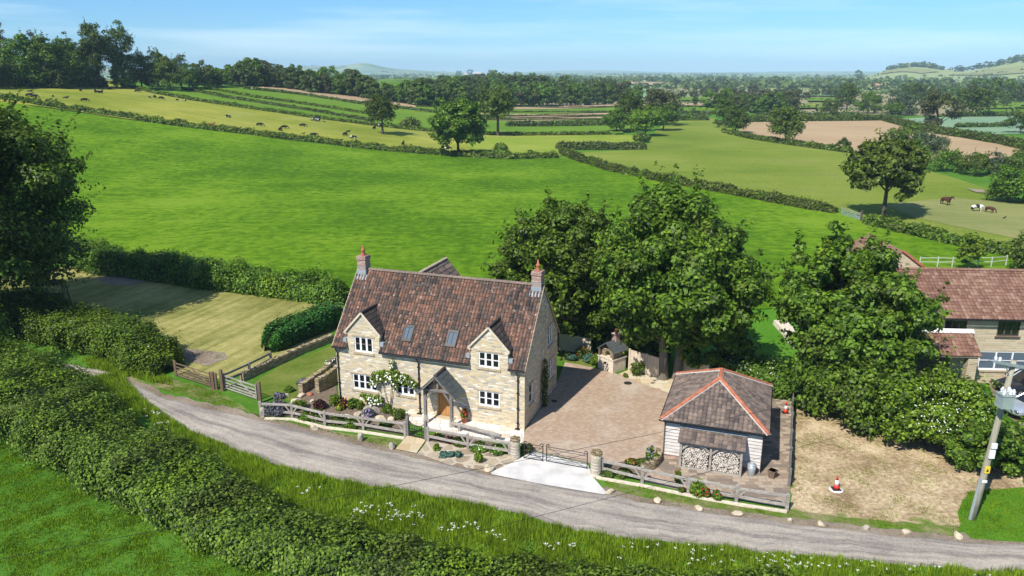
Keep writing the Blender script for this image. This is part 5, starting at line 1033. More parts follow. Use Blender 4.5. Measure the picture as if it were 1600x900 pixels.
def car(loc, rz, label, paint):
    """body lofted from cross-sections along its length (x), glass, wheels and lamps as parts"""
    e = E_('parked_car', loc, label, 'car', None, rz); st = [(-2.15, .62, .42, .62), (-2.0, .80, .30, .78), (-1.3, .86, .24, .90), (-.6, .88, .24, .96), (.4, .88, .24, .96), (1.4, .86, .24, .96), (2.0, .80, .28, .92), (2.15, .64, .42, .78)]
    g = MB(); n = None
    for x, w_, z0, z1 in st:
        ring = [(x, -w_ * .9, z0), (x, -w_, (z0 + z1) / 2), (x, -w_ * .93, z1 - .08), (x, -w_ * .75, z1), (x, w_ * .75, z1), (x, w_ * .93, z1 - .08), (x, w_, (z0 + z1) / 2), (x, w_ * .9, z0)]
        i = g.add(ring)
        if n is not None: g.faces(n, [(k, (k + 1) % 8, 8 + (k + 1) % 8, 8 + k) for k in range(8)])
        else: g.faces(i, [tuple(range(8))])
        n = i
    g.faces(n, [tuple(range(8))]); b = g.obj('body', paint, e, True); s = b.modifiers.new('soft', 'SUBSURF'); s.levels = s.render_levels = 2
    def cabin(m, name, ins, z_t):
        g = MB(); lo = [(-1.05, -.80), (1.75, -.78), (1.75, .78), (-1.05, .80)]; hi = [(-.35, -.60), (1.15, -.58), (1.15, .58), (-.35, .60)]
        i = g.add([(x * 1.0, y * ins, .93) for x, y in lo] + [(x, y * ins, z_t) for x, y in hi]); g.faces(i, [(4, 5, 6, 7), (0, 1, 5, 4), (1, 2, 6, 5), (2, 3, 7, 6), (3, 0, 4, 7)]); return g.obj(name, m, e, bevel=.04)
    cabin('glass_dark', 'windows', 1.0, 1.40); g = MB(); g.hexa([(-.40, -.61, 1.40), (1.2, -.59, 1.40), (1.2, .59, 1.40), (-.40, .61, 1.40), (-.28, -.54, 1.46), (1.08, -.52, 1.46), (1.08, .52, 1.46), (-.28, .54, 1.46)])
    for x0, x1 in ((-1.05, -.36), (.42, .38), (1.75, 1.16)):
        for s_ in (-1, 1): g.beam((x0, s_ * .80, .93), (x1, s_ * .605, 1.41), .07, .05)
    g.obj('roof', paint, e, bevel=.02)
    for x in (-1.35, 1.35):
        for s_ in (-1, 1):
            wh = MB().tube([(x, s_ * .70, .31), (x, s_ * .90, .31)], .31, 18).obj('wheel', 'rubber', e); MB().tube([(x, s_ * .895, .31), (x, s_ * .912, .31)], [.21, .19], 10).obj('rim', 'alloy', wh)
    for s_ in (-1, 1):
        MB().box(-2.12, -1.98, s_ * .62 - .16, s_ * .62 + .16, .62, .74).obj('headlight', 'glass_blue', e, bevel=.03); MB().box(-.95, -.80, s_ * .93 - .09, s_ * .93 + .09, .90, 1.02).obj('wing_mirror', paint, e, bevel=.03)
    return e
p = G(1600, 655); car((p[0] + 1.15, p[1] + .5, 0), .12, 'silver blue car parked at the right edge behind the pole, its front wheel showing', 'car_silver'); p = G(1585, 618); car((p[0] + 1.2, p[1] + .6, 0), .18, 'black car with a pale screen surround parked in front of the neighbouring house', 'car_dark')
sheet('driveway', GP((1545, 600), (1640, 590), (1750, 620), (1750, 690), (1600, 668), (1560, 640)), 'dirt_verge', .012)
# ------------------------------------------------------------------ small garden things
st_ = [(447, 620, .55, .35, 'boulder'), (470, 620, .6, .32, 'boulder'), (484, 617, .5, .3, 'terracotta'), (462, 628, .7, .3, 'boulder'), (488, 628, .45, .25, 'boulder'), (541, 653, .8, .4, 'boulder'), (560, 649, .55, .4, 'boulder'), (586, 645, .95, .5, 'boulder_grey'), (593, 655, .9, .35, 'boulder'), (600, 664, .7, .35, 'boulder'), (612, 657, .6, .45, 'boulder'), (575, 640, .7, .35, 'boulder_grey')]
rl = ['buff boulder at the top left of the rockery near the garden lawn', 'pale boulder beside the orange stone in the upper rockery', 'orange tinted stone in the upper rockery below the retaining wall', 'wide pale boulder at the lower edge of the upper rockery', 'small buff stone between the upper rockery and the purple shrub', 'long low boulder in the middle of the flower bed behind the fence', 'rounded boulder behind the lavender in the flower bed', 'large grey boulder topmost of the lower rockery by the patio', 'flat wide boulder in the lower rockery under the grey one', 'boulder just behind the fence rail at the front of the lower rockery', 'upright boulder at the patio end of the lower rockery', 'grey boulder leaning against the cottage wall under the rose']
for i, (x, y, w_, h_, m_) in enumerate(st_):
    o = mobj('boulder', rock_mesh('boulder', m_, 20 + i, w_, w_ * .75, h_)); o.location = G(x, y); o.rotation_euler = (0, 0, i * 1.1); mark(o, rl[i], 'boulder', 'boulders of the rockery')
vs_ = [(492, 671, .5, .4, 'boulder', 'cream stone on the grass verge below the fence corner'), (563, 689, .42, .75, 'boulder_grey', 'pointed upright grey stone on the grass verge'), (612, 699, .62, .42, 'boulder_grey', 'round brown stone on the verge beside the stone path'), (764, 736, .65, .50, 'boulder', 'orange tinted stone at the corner of the crazy paving by the concrete apron'), (953, 770, .50, .28, 'boulder', 'squared cream stone touching the end of the concrete apron'), (1028, 783, .55, .26, 'boulder', 'flat cream verge stone in front of the red roses fence, first from the apron'), (1093, 796, .5, .24, 'boulder', 'oval cream verge stone under the middle of the garage fence'), (1152, 804, .52, .28, 'boulder', 'tilted cream verge stone below the last fence bay'), (1235, 815, .42, .28, 'boulder', 'small verge stone just right of the fence corner post'), (1283, 821, .45, .25, 'boulder', 'low pale verge stone below the traffic cone'), (1353, 827, .32, .3, 'boulder_grey', 'smallest verge stone, brown, mid way to the pole'), (1415, 834, .5, .3, 'boulder', 'pale wedge shaped verge stone left of the pole'), (1496, 839, .55, .32, 'boulder', 'grey white verge stone nearest the pole foot')]
for i, (x, y, w_, h_, m_, lb) in enumerate(vs_):
    o = mobj('verge_stone', rock_mesh('verge_stone', m_, 60 + i, w_, w_ * .7, h_)); o.location = G(x, y); o.rotation_euler = (0, 0, i * .9); mark(o, lb, 'stone', 'stones along the lane verge')
bs = [(437, 622, .45, .35, 'leaf_grey', 'petal_mauve', 40, 'pale mauve lavender at the left tip of the rockery'), (452, 612, .35, .35, 'leaf_mid', None, 0, 'small green shrub on the upper rockery edge'), (474, 605, .55, .5, 'leaf_grey', 'petal_mauve', 90, 'round mauve lavender between the two stone walls'), (507, 593, .5, .6, 'leaf_mid', 'petal_red', 60, 'crimson flowered shrub between the stone walls'), (517, 580, .45, .8, 'leaf_grey', 'petal_white', 60, 'silver white shrub at the cottage corner'),
      (432, 648, .9, .75, 'leaf_grey', 'petal_mauve', 30, 'dark grey lavender mass behind the first fence bay'), (441, 645, .38, .75, 'leaf_mid', 'petal_pink', 40, 'pink rose at the first fence brace'), (468, 640, .6, .55, 'leaf_bright', None, 0, 'light green leafy clump behind the second fence post'), (500, 639, .5, .55, 'leaf_purple', None, 0, 'purple red leaved shrub on the upper rockery'), (497, 656, .6, .6, 'leaf_mid', 'petal_pink', 14, 'green rose bush growing through the second fence bay'), (480, 655, .55, .5, 'leaf_mid', None, 0, 'dark green trailing plant on the fence rail'),
      (524, 633, .45, .65, 'leaf_bright', None, 0, 'bright green bush at the foot of the left downpipe'), (531, 641, .28, .35, 'leaf_bright', 'petal_yellow', 40, 'yellow flowered clump below the bright green bush'), (538, 637, .35, .55, 'leaf_purple', 'petal_orange', 26, 'dark purple plant with orange flowers beside the downpipe'), (553, 637, .5, .6, 'leaf_mid', None, 0, 'mid green shrub against the cottage wall under the left window'), (564, 640, .3, .5, 'leaf_bright', None, 0, 'yellow green bush right of the mid green shrub'), (574, 654, .6, .55, 'leaf_grey', 'petal_mauve', 60, 'large mauve lavender among the lower rockery boulders'),
      (528, 660, .7, .45, 'leaf_olive', None, 0, 'low olive shrub behind the third fence bay'), (550, 667, .6, .4, 'leaf_mid', 'petal_pink', 6, 'low green rose behind the third fence rail'), (569, 664, .22, .5, 'leaf_mid', 'petal_pink', 26, 'pink rose head above the fourth fence post'), (604, 668, .55, .3, 'leaf_dark', None, 0, 'low dark plant behind the fourth fence bay'), (622, 653, .55, .6, 'leaf_olive', None, 0, 'olive green bush at the patio corner of the rockery'), (606, 645, .4, .5, 'leaf_mid', None, 0, 'green plant under the middle window'),
      (682, 704, .20, .36, 'leaf_bright', None, 0, 'smaller clipped round box bush on the crazy paving'), (748, 724, .30, .54, 'leaf_bright', None, 0, 'larger clipped yellow green round bush on the crazy paving'), (694, 713, .34, .3, 'leaf_blue', None, 0, 'blue green juniper clump on the paving, left of its pair'), (704, 713, .30, .28, 'leaf_blue', None, 0, 'blue green juniper clump touching the other juniper'), (716, 714, .24, .28, 'leaf_blue', None, 0, 'small teal spruce ball beside the junipers'),
      (686, 686, .3, .4, 'leaf_bright', 'petal_yellow', 18, 'yellow flowered plant behind the patio fence'), (702, 692, .3, .35, 'leaf_purple', None, 0, 'dark red leaved plant behind the patio fence'), (720, 694, .55, .38, 'leaf_dark', None, 0, 'dark green plant behind the middle of the patio fence'), (750, 702, .7, .35, 'leaf_mid', 'petal_white', 14, 'green and white edging plant behind the patio fence'), (780, 707, .7, .35, 'leaf_mid', 'petal_white', 20, 'white speckled edging plant near the left round pillar'),
      (823, 706, .4, .5, 'leaf_dark', 'petal_red', 5, 'dark shrub tucked behind the left round pillar'), (950, 742, .55, .3, 'leaf_dark', None, 0, 'dark green plant behind the fence right of the right pillar'), (975, 742, .55, .3, 'leaf_olive', None, 0, 'olive low plant in the bed behind the garage fence'), (985, 727, .45, .3, 'leaf_olive', 'petal_orange', 26, 'low orange flowered plant on the bed edge'), (1005, 727, .45, .35, 'leaf_olive', None, 0, 'low olive plant beside the white flowers'), (1016, 722, .28, .8, 'leaf_mid', 'petal_mauve', 60, 'pale lilac flower spire in the bed left of the garage'), (1024, 724, .28, .5, 'leaf_bright', None, 0, 'light green plant at the corner of the curved stone edging'),
      (1058, 758, .2, .75, 'leaf_mid', 'petal_red', 26, 'tall red rose above the second garage fence bay'), (1088, 774, .5, .75, 'leaf_bright', 'petal_red', 10, 'leafy rose bush on the middle garage fence post'), (1100, 777, .35, .5, 'leaf_mid', 'petal_red', 46, 'deep red rose cluster right of the middle fence post'), (1122, 781, .4, .45, 'leaf_mid', 'petal_red', 14, 'sparse red rose in the last garage fence bay'), (1066, 770, .25, .3, 'leaf_olive', 'petal_red', 4, 'small drooping rose at the foot of the garage fence'),
      (912, 561, .75, .9, 'leaf_olive', 'petal_red', 16, 'reddish shrub in front of the pale panel fence'), (893, 564, .5, .45, 'leaf_blue', None, 0, 'low blue grey plant at the lawn edge behind the cottage'), (920, 567, .5, .6, 'leaf_blue', None, 0, 'blue grey bush left of the pizza oven'), (929, 571, .4, .8, 'leaf_bright', None, 0, 'green upright shrub touching the pizza oven'), (1000, 585, .8, .9, 'leaf_olive', None, 0, 'rounded dark shrub before the tan panel fence'), (977, 590, .2, .25, 'leaf_bright', None, 0, 'tiny bright plant at the foot of the pizza oven')]
for i, (x, y, r, h_, lf, fl, nf, lb) in enumerate(bs):
    bush('shrub' if fl is None else 'flowering_shrub', lb, 'shrub', G(x, y), r, h_, lf, .085, int(500 + 1500 * r), fl, nf, .085, None, i)
pt = E_('plant_pot', W(8.95, -.35), 'terracotta pot of red flowers beside the oak door', 'plant pot'); MB().lathe([(.13, .02), (.20, .34), (.22, .35), (.22, .40), (.17, .40)], 12).obj('pot', 'terracotta', pt, True)
b = bush('flowers', None, None, (0, 0, .36), .28, .5, 'leaf_mid', .08, 260, 'petal_red', 70, .1, None, 91); b.parent = pt
for k in ('label', 'category'):
    if k in b: del b[k]
# swing seat frame and garden roller on the shaded lawn
sw = E_('swing_seat', G(82, 476), 'dark timber swing seat frame with lattice end in the shade of the left tree', 'swing seat', None, .15); g = MB()
for x in (-1.25, 1.25):
    for y in (-.65, .65): g.beam((x * 1.05, y, 0), (x, y * .55, 2.1), .09, .09)
    g.beam((x * 1.02, -.6, .5), (x * 1.02, .6, .5), .06, .08); g.beam((x * 1.03, -.62, .3), (x, .36, 2.05), .04, .05); g.beam((x * 1.03, .62, .3), (x, -.36, 2.05), .04, .05); g.beam((x, -.4, 2.1), (x, .4, 2.1), .08, .09)
g.beam((-1.3, 0, 2.16), (1.3, 0, 2.16), .10, .10); g.obj('frame', 'oak_dark', sw); MB().slab([(-1.35, -.75, 2.12), (1.35, -.75, 2.12), (1.35, .1, 2.36), (-1.35, .1, 2.36)], .05).obj('canopy', 'oak_dark', sw)
g = MB(); g.box(-.85, .85, -.25, .25, .48, .54); g.beam((-.85, .24, .95), (.85, .24, .95), .05, .08); [g.beam((x, .24, .5), (x, .26, .95), .03, .06) for x in (-.8, -.4, 0, .4, .8)]; [g.tube([(x, 0, .5), (x, 0, 2.1)], .015, 4) for x in (-.8, .8)]; g.obj('seat', 'oak_dark', sw)
ro_ = E_('garden_roller', G(170, 430), 'old dark iron garden roller lying on the gravel by the long hedge', 'roller', None, .1); MB().tube([(-.55, 0, .42), (.55, 0, .42)], .42, 18).obj('drum', 'roller_iron', ro_); g = MB(); g.tube([(-.6, 0, .42), (-.6, -.5, .5), (-.2, -1.1, .75), (.2, -1.1, .75), (.6, -.5, .5), (.6, 0, .42)], .03, 5); g.obj('handle', 'iron_black', ro_)
mark(MB().tube([(0, 0, 0), (0, 0, .35)], [.10, .07], 8).obj('terracotta_pot', 'terracotta', loc=G(163, 430.5)), 'small orange pot standing next to the iron roller', 'pot')
# white rail fence and galvanised gate in the fields
rail_fence('white_rail_fence', 'white post and rail fence behind the neighbouring house roof', GP((1436, 418), (1464, 418.5), (1487, 418.5), (1527, 418), (1548, 418), (1571, 416)), 1.2, (1.1, .65), 'paint_weathered', .10, (.04, .075), False)
fg = bar_gate(GP((1314, 336), (1344, 345)), 'grey galvanised field gate between the two hedges below the ash tree', 'galvanised', 1.2); gpost(1345, 346, 1.6, 'dark wooden gate post at the right end of the galvanised field gate', .22, 'oak_dark')
sheet('gate_track', GP((1300, 341), (1345, 347), (1335, 352), (1310, 351), (1290, 346)), 'dirt_verge', .12, jit=.3); sheet('worn_patch', GP((1510, 296), (1535, 298), (1545, 303), (1525, 302)), 'dirt_verge', .2)
# ------------------------------------------------------------------ hedges
hedge('hedge', 'wild bramble hedge along the near side of the lane, with open grass before it', [(-46, 52.5), (-38, 48), (-31, 44), (-25, 39.3), (-20.5, 36.1), (-16, 33.0), (-12, 30.2), (-8, 28.2), (-3, 26.3), (3, 25.3), (9, 24.8), (17, 24.3), (26, 23.9)], [7.0, 6.6, 5.4, 4.0, 3.4, 3.2, 3.0, 2.8], [3.2, 3.0, 2.2, 1.5, 1.25, 1.2, 1.15, 1.15], .11, 380, seed=1, rough=.15, mix=('leaf_bright', 'leaf_olive'), flowers='petal_white', nfl=80, tuft=.45)
hedge('hedge', 'thick mixed shrub hedge on the far side of the lane, ending at the brown gate', [G(264, 583)[:2], G(215, 562)[:2], G(150, 535)[:2], G(80, 520)[:2], G(0, 500)[:2], (-44, 58)], [3.6, 4.2, 4.6, 4.6, 4.6], [1.9, 2.3, 2.3, 2.4, 2.6], .12, 330, 'leaf_mid', seed=2, mix=('leaf_bright', 'leaf_hedge'), rough=.17, flowers='petal_white', nfl=30, tuft=.4)
bush('shrub', 'rounded sunlit bush at the left edge above the lane hedge', 'shrub', (-37.5, 49.0, 0), 3.0, 5.6, 'leaf_bright', .13, 11000, None, 0, .1, None, 300, lumps=16)
hedge('hedge', 'long leafy hedge between the straw coloured lawn and the bright green field', GP((112, 405), (160, 424), (240, 434), (330, 447), (430, 461), (545, 474)), [3.2, 3.0, 2.8, 2.8], [2.6, 2.5, 2.3, 2.2], .15, 170, 'leaf_mid', mix=('leaf_bright', 'leaf_hedge'), seed=3, rough=.2, tuft=.4)
hedge('hedge', 'clipped dark conifer hedge beside the dry stone wall left of the cottage', GP((418, 551), (470, 527), (535, 503)), 2.1, 1.75, .13, 260, 'leaf_conifer', seed=4, rough=.07, p=.35, tuft=.1, mix=None, vary=.05)
hedge('hedge', 'mixed garden shrubbery behind the garage roof with white elder flowers', GP((1110, 598), (1150, 600), (1200, 610), (1240, 622)), [2.4, 2.4, 2.4], [1.7, 1.8, 2.0], .13, 200, 'leaf_mid', 'hedge', seed=5, rough=.28, flowers='petal_white', nfl=110, tuft=.45)
hedge('hedge', 'clipped olive green hedge at the right edge behind the electricity pole', GP((1560, 738), (1590, 726), (1660, 716), (1760, 706)), [2.6, 3], 1.5, .13, 190, 'leaf_olive', seed=6, rough=.1, tuft=.15, mix=None, vary=.05)
FH = [('field hedge dividing the bright green field from the cattle field', [(-60, 150), (40, 160), (60, 164.5), (100, 171), (200, 185), (300, 200), (400, 212), (500, 223), (560, 231), (640, 239), (720, 245), (800, 248.5), (872, 247)], 2.04, 1.46, .34, 'leaf_hedge'),
      ('rough hedge running down from the cut field past the pasture to the galvanised gate', [(878, 240), (905, 252), (960, 269), (1050, 287), (1150, 305), (1250, 324), (1306, 334)], 2.21, 1.46, .28, 'leaf_olive'),
      ('field hedge from the ash tree down behind the neighbouring house', [(1350, 349), (1400, 361), (1480, 380), (1600, 405), (1720, 425)], 2.04, 1.38, .24, 'leaf_hedge'),
      ('short straight hedge at the near edge of the yellow cut field', [(868, 233.5), (930, 234), (1010, 233.5)], 2.21, 1.89, .40, 'leaf_far'),
      ('upper hedge of the cattle field, along the first terrace', [(165, 131), (240, 147), (300, 158), (400, 172.5), (480, 184), (580, 197), (680, 207.5), (800, 213), (955, 211.5)], 1.70, 1.29, .42, 'leaf_hedge'),
      ('second terrace hedge above the cattle field', [(285, 140.5), (350, 153.5), (420, 164.5), (500, 177), (585, 192)], 1.53, 1.20, .45, 'leaf_far'),
      ('third terrace hedge above the cattle field', [(318, 139.5), (400, 154), (430, 158), (520, 171), (575, 180)], 1.53, 1.20, .45, 'leaf_hedge'),
      ('lower hedge of the brown ploughed strip on the hill', [(380, 140), (470, 149.5), (560, 163.5), (640, 172.5), (720, 182), (800, 189)], 2.04, 1.46, .5, 'leaf_far'),
      ('upper hedge of the brown ploughed strip below the dark wood', [(375, 134.5), (470, 139), (560, 152), (650, 163), (715, 171)], 2.04, 1.55, .5, 'leaf_far'),
      ('thin hedge under the farthest brown strip', [(650, 168.2), (810, 168.4), (985, 168)], 1.5, 1.05, .38, 'leaf_far'), ('hedge under the bright strip between brown strips', [(720, 176.6), (850, 176.8), (985, 176)], 1.5, 1.05, .38, 'leaf_far'), ('dark hedge between the two lower brown strips', [(722, 182.2), (850, 182.6), (960, 182.6)], 1.5, 1.05, .38, 'leaf_far'),
      ('hedge under the lowest brown strip', [(740, 188.5), (850, 188.6), (965, 188.4)], 1.5, 1.05, .38, 'leaf_far'), ('thick dark hedge across the terrace behind the broad oak', [(790, 198.5), (870, 198.2), (955, 197.5)], 2.38, 2.24, .5, 'leaf_far'),
      ('dark hedge at the head of the pasture', [(1015, 188.5), (1060, 188.5), (1107, 188)], 2.38, 2.24, .5, 'leaf_far'), ('thin hedge behind the head of the pasture', [(1030, 179), (1080, 179), (1118, 178.8)], 1.87, 1.72, .6, 'leaf_far'),
      ('hedge along the far edge of the ploughed field', [(1168, 190.5), (1250, 189.5), (1330, 189), (1385, 188)], 3, 2.4, .5, 'leaf_olive'), ('low hedge behind the ploughed field hedge', [(1180, 182), (1260, 181.6), (1345, 181)], 2.04, 1.72, .6, 'leaf_far'),
      ('roadside hedge between the ploughed field and the pale teal crop', [(1382, 188.5), (1410, 196), (1450, 207), (1510, 215.5), (1570, 226), (1620, 238)], 3.40, 2.24, .45, 'leaf_olive'), ('thin dark hedge across the pale teal crop', [(1492, 199.5), (1530, 199), (1572, 198.5)], 1.87, 1.55, .55, 'leaf_far'),
      ('shadowed hedge under the dark round tree on the right', [(1480, 182.5), (1560, 181.5), (1640, 182)], 2.38, 1.89, .6, 'leaf_far'), ('scrubby hedge on the near edge of the ploughed field', [(1140, 209), (1180, 218), (1240, 227), (1330, 239)], 2.72, 1.38, .42, 'leaf_olive')]
for i, (lb, px, w_, h_, lf, mt) in enumerate(FH): hedge('field_hedge', lb, GP(*px), w_, h_, lf, 2.6 / lf ** 2 if lf < .3 else 3.0 / lf ** 2, mt, seed=30 + i, rough=.18 if i < 3 else .10, vary=.24 if i < 3 else .12, tuft=.25 if i < 3 else .08, mix=('leaf_mid', 'leaf_olive'), group='hedges between the fields')
# ------------------------------------------------------------------ near trees
def hang(rng, C, N, S, LC):
    k = C[:, 1] > -99
    return C[k], N[k], S[k], LC
tree('broadleaf_tree', 'huge dark tree filling the left edge, shading the lawn', 'tree', (-45.0, 60.5, 0), 20.6, 9.3, 'leaf_dark', -.02, 230, 125000, .21, .55, seed=1, lr=(.17, .27), nb=14)
tree('cherry_tree', 'loose crowned tree directly behind the right chimney of the cottage', 'tree', G(868, 548), 12.0, 4.5, 'leaf_mid', .0, 150, 60000, .18, .26, seed=2, lr=(.18, .30), nb=12)
tree('sycamore_tree', 'largest domed tree with two pale trunks behind the garage', 'tree', G(1047, 592), 12.0, 5.9, 'leaf_mid', .12, 200, 98000, .20, .32, seed=3, shape='dome', lr=(.15, .25), split=2, nb=11)
tree('small_tree', 'low bright tree under the big domed tree, touching the garage roof', 'tree', G(1115, 592), 5.2, 2.2, 'leaf_bright', .05, 50, 20000, .16, .14, seed=4)
tree('field_maple', 'big rounded maple in front of the neighbouring house', 'tree', (21.1, 44.6, 0), 11.5, 4.3, 'leaf_mid', .02, 170, 78000, .19, .28, seed=5, shape='dome', lr=(.15, .27), nb=12)
tree('hazel_bush', 'leafy hazel bush spreading over the edge of the bare plot', 'bush', G(1345, 655), 4.8, 3.2, 'leaf_mid', -.05, 80, 32000, .16, .12, seed=6, split=2)
tree('hazel_bush', 'hazel bush left of the maple, beside the fence and cone', 'bush', G(1275, 636), 3.0, 1.8, 'leaf_mid', -.05, 50, 15000, .15, .10, seed=9, split=2)
hedge('hedge', 'dark garden shrubs rising behind the board panel fences', GP((866, 526), (925, 535), (985, 549), (1040, 566)), 3.0, [3.0, 2.6, 3.2, 3.0], .16, 150, 'leaf_mid', seed=12, rough=.26, tuft=.4)
hw = tree('hawthorn', 'white flowering hawthorn between the maple and the electricity pole', 'bush', G(1455, 692), 4.1, 3.1, 'leaf_bright', -.05, 90, 36000, .15, .14, seed=7, split=2)
rng = np.random.default_rng(5); D = sph(330, rng); D[:, 2] = np.abs(D[:, 2]); D[:, 1] -= .25; D = unit(D); C = D * np.array([3.15, 3.15, 2.25]) * rng.uniform(.90, 1.03, (330, 1)) + np.array([0, 0, 2.05]); Vv, Qq = leaf_quads(C, unit(D + rng.normal(0, .3, (330, 3)) + np.array([0, 0, .5])), rng.uniform(.045, .09, 330), rng, 1.1); mobj('blossom', np_mesh('blossom', Vv, Qq, 'petal_white'), hw)
tree('hazel_bush', 'dark leafy bush in front of the hawthorn at the foot of the pole', 'bush', G(1530, 728), 3.1, 2.0, 'leaf_mid', -.1, 40, 13000, .14, .08, seed=8, split=2)
bush('shrub', 'round bush with yellow flowers between the porch pier and the black car', 'shrub', G(1556, 590), 1.2, 2.2, 'leaf_mid', .14, 1800, 'petal_yellow', 40, .12, None, 401)
tree('small_tree', 'slim pale green young tree beside the white rail fence', 'tree', G(1513, 424), 4.2, 1.3, 'leaf_bright', .05, 26, 2600, .20, .06, seed=41); bush('shrub', 'bush at the right end of the white rail fence', 'shrub', G(1592, 424), 2.6, 3.8, 'leaf_olive', .22, 3200, None, 0, .1, None, 402)
# ------------------------------------------------------------------ field trees, each sized from its base and top
def ft(x, yb, yt, hw, leaf, label, name='field_tree', base=.10, nl=56, nleaf=9000, seed=0, split=1, shape=None, lean=0.0, group=None, lr=(.24, .38), cat='tree'):
    p = G(x, yb); m = PX(p); h = (yb - yt) * m * 1.03; a = hw * m
    return tree(name, label, cat, p, h, a, leaf, base, nl, nleaf, max(.20, a * .064), None, group, seed, 'bark_dark', lr, split, lean, nb=9, shape=shape)
ft(598, 211, 150, 25, 'leaf_dark', 'tall dark tree standing in the cattle field with its shadow to the right', seed=20, base=.22, nl=60)
ft(716, 244, 163, 46, 'leaf_mid', 'broad spreading oak in the hedge above the bright green field', 'oak_tree', .10, 110, 17000, 21, lr=(.18, .30))
ft(778, 213, 138, 31, 'leaf_olive', 'olive toned tree with a bare dark trunk right of the broad oak', base=.24, nl=60, seed=22)
ft(1008, 213, 172, 26, 'leaf_bright', 'small bright tree in front of the dark tree clump', base=.2, seed=23, nl=40); ft(986, 205, 152, 26, 'leaf_dark', 'dark tree at the left of the tree clump above the pasture', base=.1, seed=24); ft(1033, 196, 139, 27, 'leaf_bronze', 'bronze toned tree at the back of the tree clump', base=.15, seed=25); ft(963, 207, 170, 20, 'leaf_mid', 'low bushy tree on the left flank of the tree clump', base=.02, seed=26); ft(1036, 204, 166, 22, 'leaf_mid', 'leaning dark green tree on the right flank of the tree clump', base=.2, seed=27, lean=.1)
bush('shrub', 'low olive bush in the grass under the small bright tree', 'shrub', G(1003, 222), 3.8, 2.4, 'leaf_olive', .45, 900, None, 0, .1, None, 31)
ft(1130, 194, 150, 17, 'leaf_mid', 'taller tree of the pair at the corner of the ploughed field', base=.05, seed=28); ft(1149, 208, 169, 22, 'leaf_dark', 'broader front tree of the pair at the corner of the ploughed field', base=.04, seed=29); ft(1122, 199, 184, 9, 'leaf_dark', 'round dark bush left of the tree pair', 'field_bush', -.1, 20, 1500, 30, cat='bush')
ft(1227, 224, 170, 28, 'leaf_olive', 'rounded golden green tree before the ploughed field', base=.08, seed=31, nl=70); ft(1317, 235, 216, 12, 'leaf_dark', 'small clipped round bush at the ploughed field edge', 'field_bush', -.1, 24, 2200, 32, cat='bush')
ft(1380, 338, 222, 61, 'leaf_olive', 'ash tree with a clear trunk and airy crown by the galvanised gate', 'ash_tree', .24, 120, 28000, 33, lr=(.16, .28))
for x, yb, yt, hw_, lf, lb, sd in ((1412, 232, 197, 29, 'leaf_mid', 'rounded tree behind the ash, before the brown field', 34), (1447, 240, 209, 28, 'leaf_silver', 'grey green willow bush behind the ash tree', 35), (1420, 262, 220, 30, 'leaf_mid', 'dense bush right behind the ash crown', 36), (1478, 268, 235, 27, 'leaf_mid', 'dark bush in the row right of the ash tree', 37), (1522, 274, 241, 25, 'leaf_olive', 'olive bush in the middle of the row above the ponies', 38), (1553, 273, 240, 21, 'leaf_silver', 'greyish bush near the right end of the row above the ponies', 39), (1592, 276, 234, 24, 'leaf_olive', 'tall bush at the right end of the row above the ponies', 40)): ft(x, yb, yt, hw_, lf, lb, 'field_bush', -.1, 44, 4200, sd, cat='bush')
ft(1575, 316, 262, 36, 'leaf_mid', 'big dark thicket at the right edge behind the ponies', 'field_bush', -.12, 60, 7000, 41, cat='bush'); ft(1640, 318, 255, 40, 'leaf_mid', 'thicket cut by the right edge of the picture', 'field_bush', -.12, 50, 5000, 42, cat='bush')
for x, yb, yt, hw_, lf, lb, sd in ((1465, 203, 144, 31, 'leaf_bronze', 'large bronze green tree at the bend of the roadside hedge', 43), (1518, 181, 136, 30, 'leaf_dark', 'dark dome shaped oak behind the pale teal crop', 44), (1594, 208, 177, 23, 'leaf_dark', 'dark round tree at the right edge in the teal crop', 45), (1323, 171, 134, 20, 'leaf_dark', 'dark rounded tree beyond the ploughed field', 46), (1355, 177, 147, 20, 'leaf_mid', 'leaning mid green tree right of the dark rounded tree', 47), (1407, 180, 147, 22, 'leaf_silver', 'pale silvery willow beyond the ploughed field', 48), (1394, 183, 162, 17, 'leaf_mid', 'low bush at the foot of the silvery willow', 49), (1297, 181, 154, 14, 'leaf_olive', 'small olive tree left of the dark rounded tree', 50), (1427, 163, 132, 22, 'leaf_dark', 'dark tree behind the silvery willow', 51), (1085, 166, 152, 5, 'leaf_dark', 'tiny round tree in the far strip fields', 52), (1572, 168, 146, 9, 'leaf_olive', 'slender pale tree near the right edge beyond the hedge', 53)): ft(x, yb, yt, hw_, lf, lb, base=-.05, nl=44, nleaf=5500, seed=sd)
bush('shrub', 'low shrub under the broad oak in the field hedge', 'shrub', G(783, 244), 3.4, 2.6, 'leaf_hedge', .4, 900, None, 0, .1, None, 61); bush('shrub', 'lone round shrub on the hedge line left of the hedge corner', 'shrub', G(830, 247), 1.5, 2.2, 'leaf_mid', .3, 500, None, 0, .1, None, 62); bush('shrub', 'scruffy shrub beside the tall dark field tree', 'shrub', G(640, 200), 4.5, 3.4, 'leaf_olive', .5, 900, None, 0, .1, None, 63)
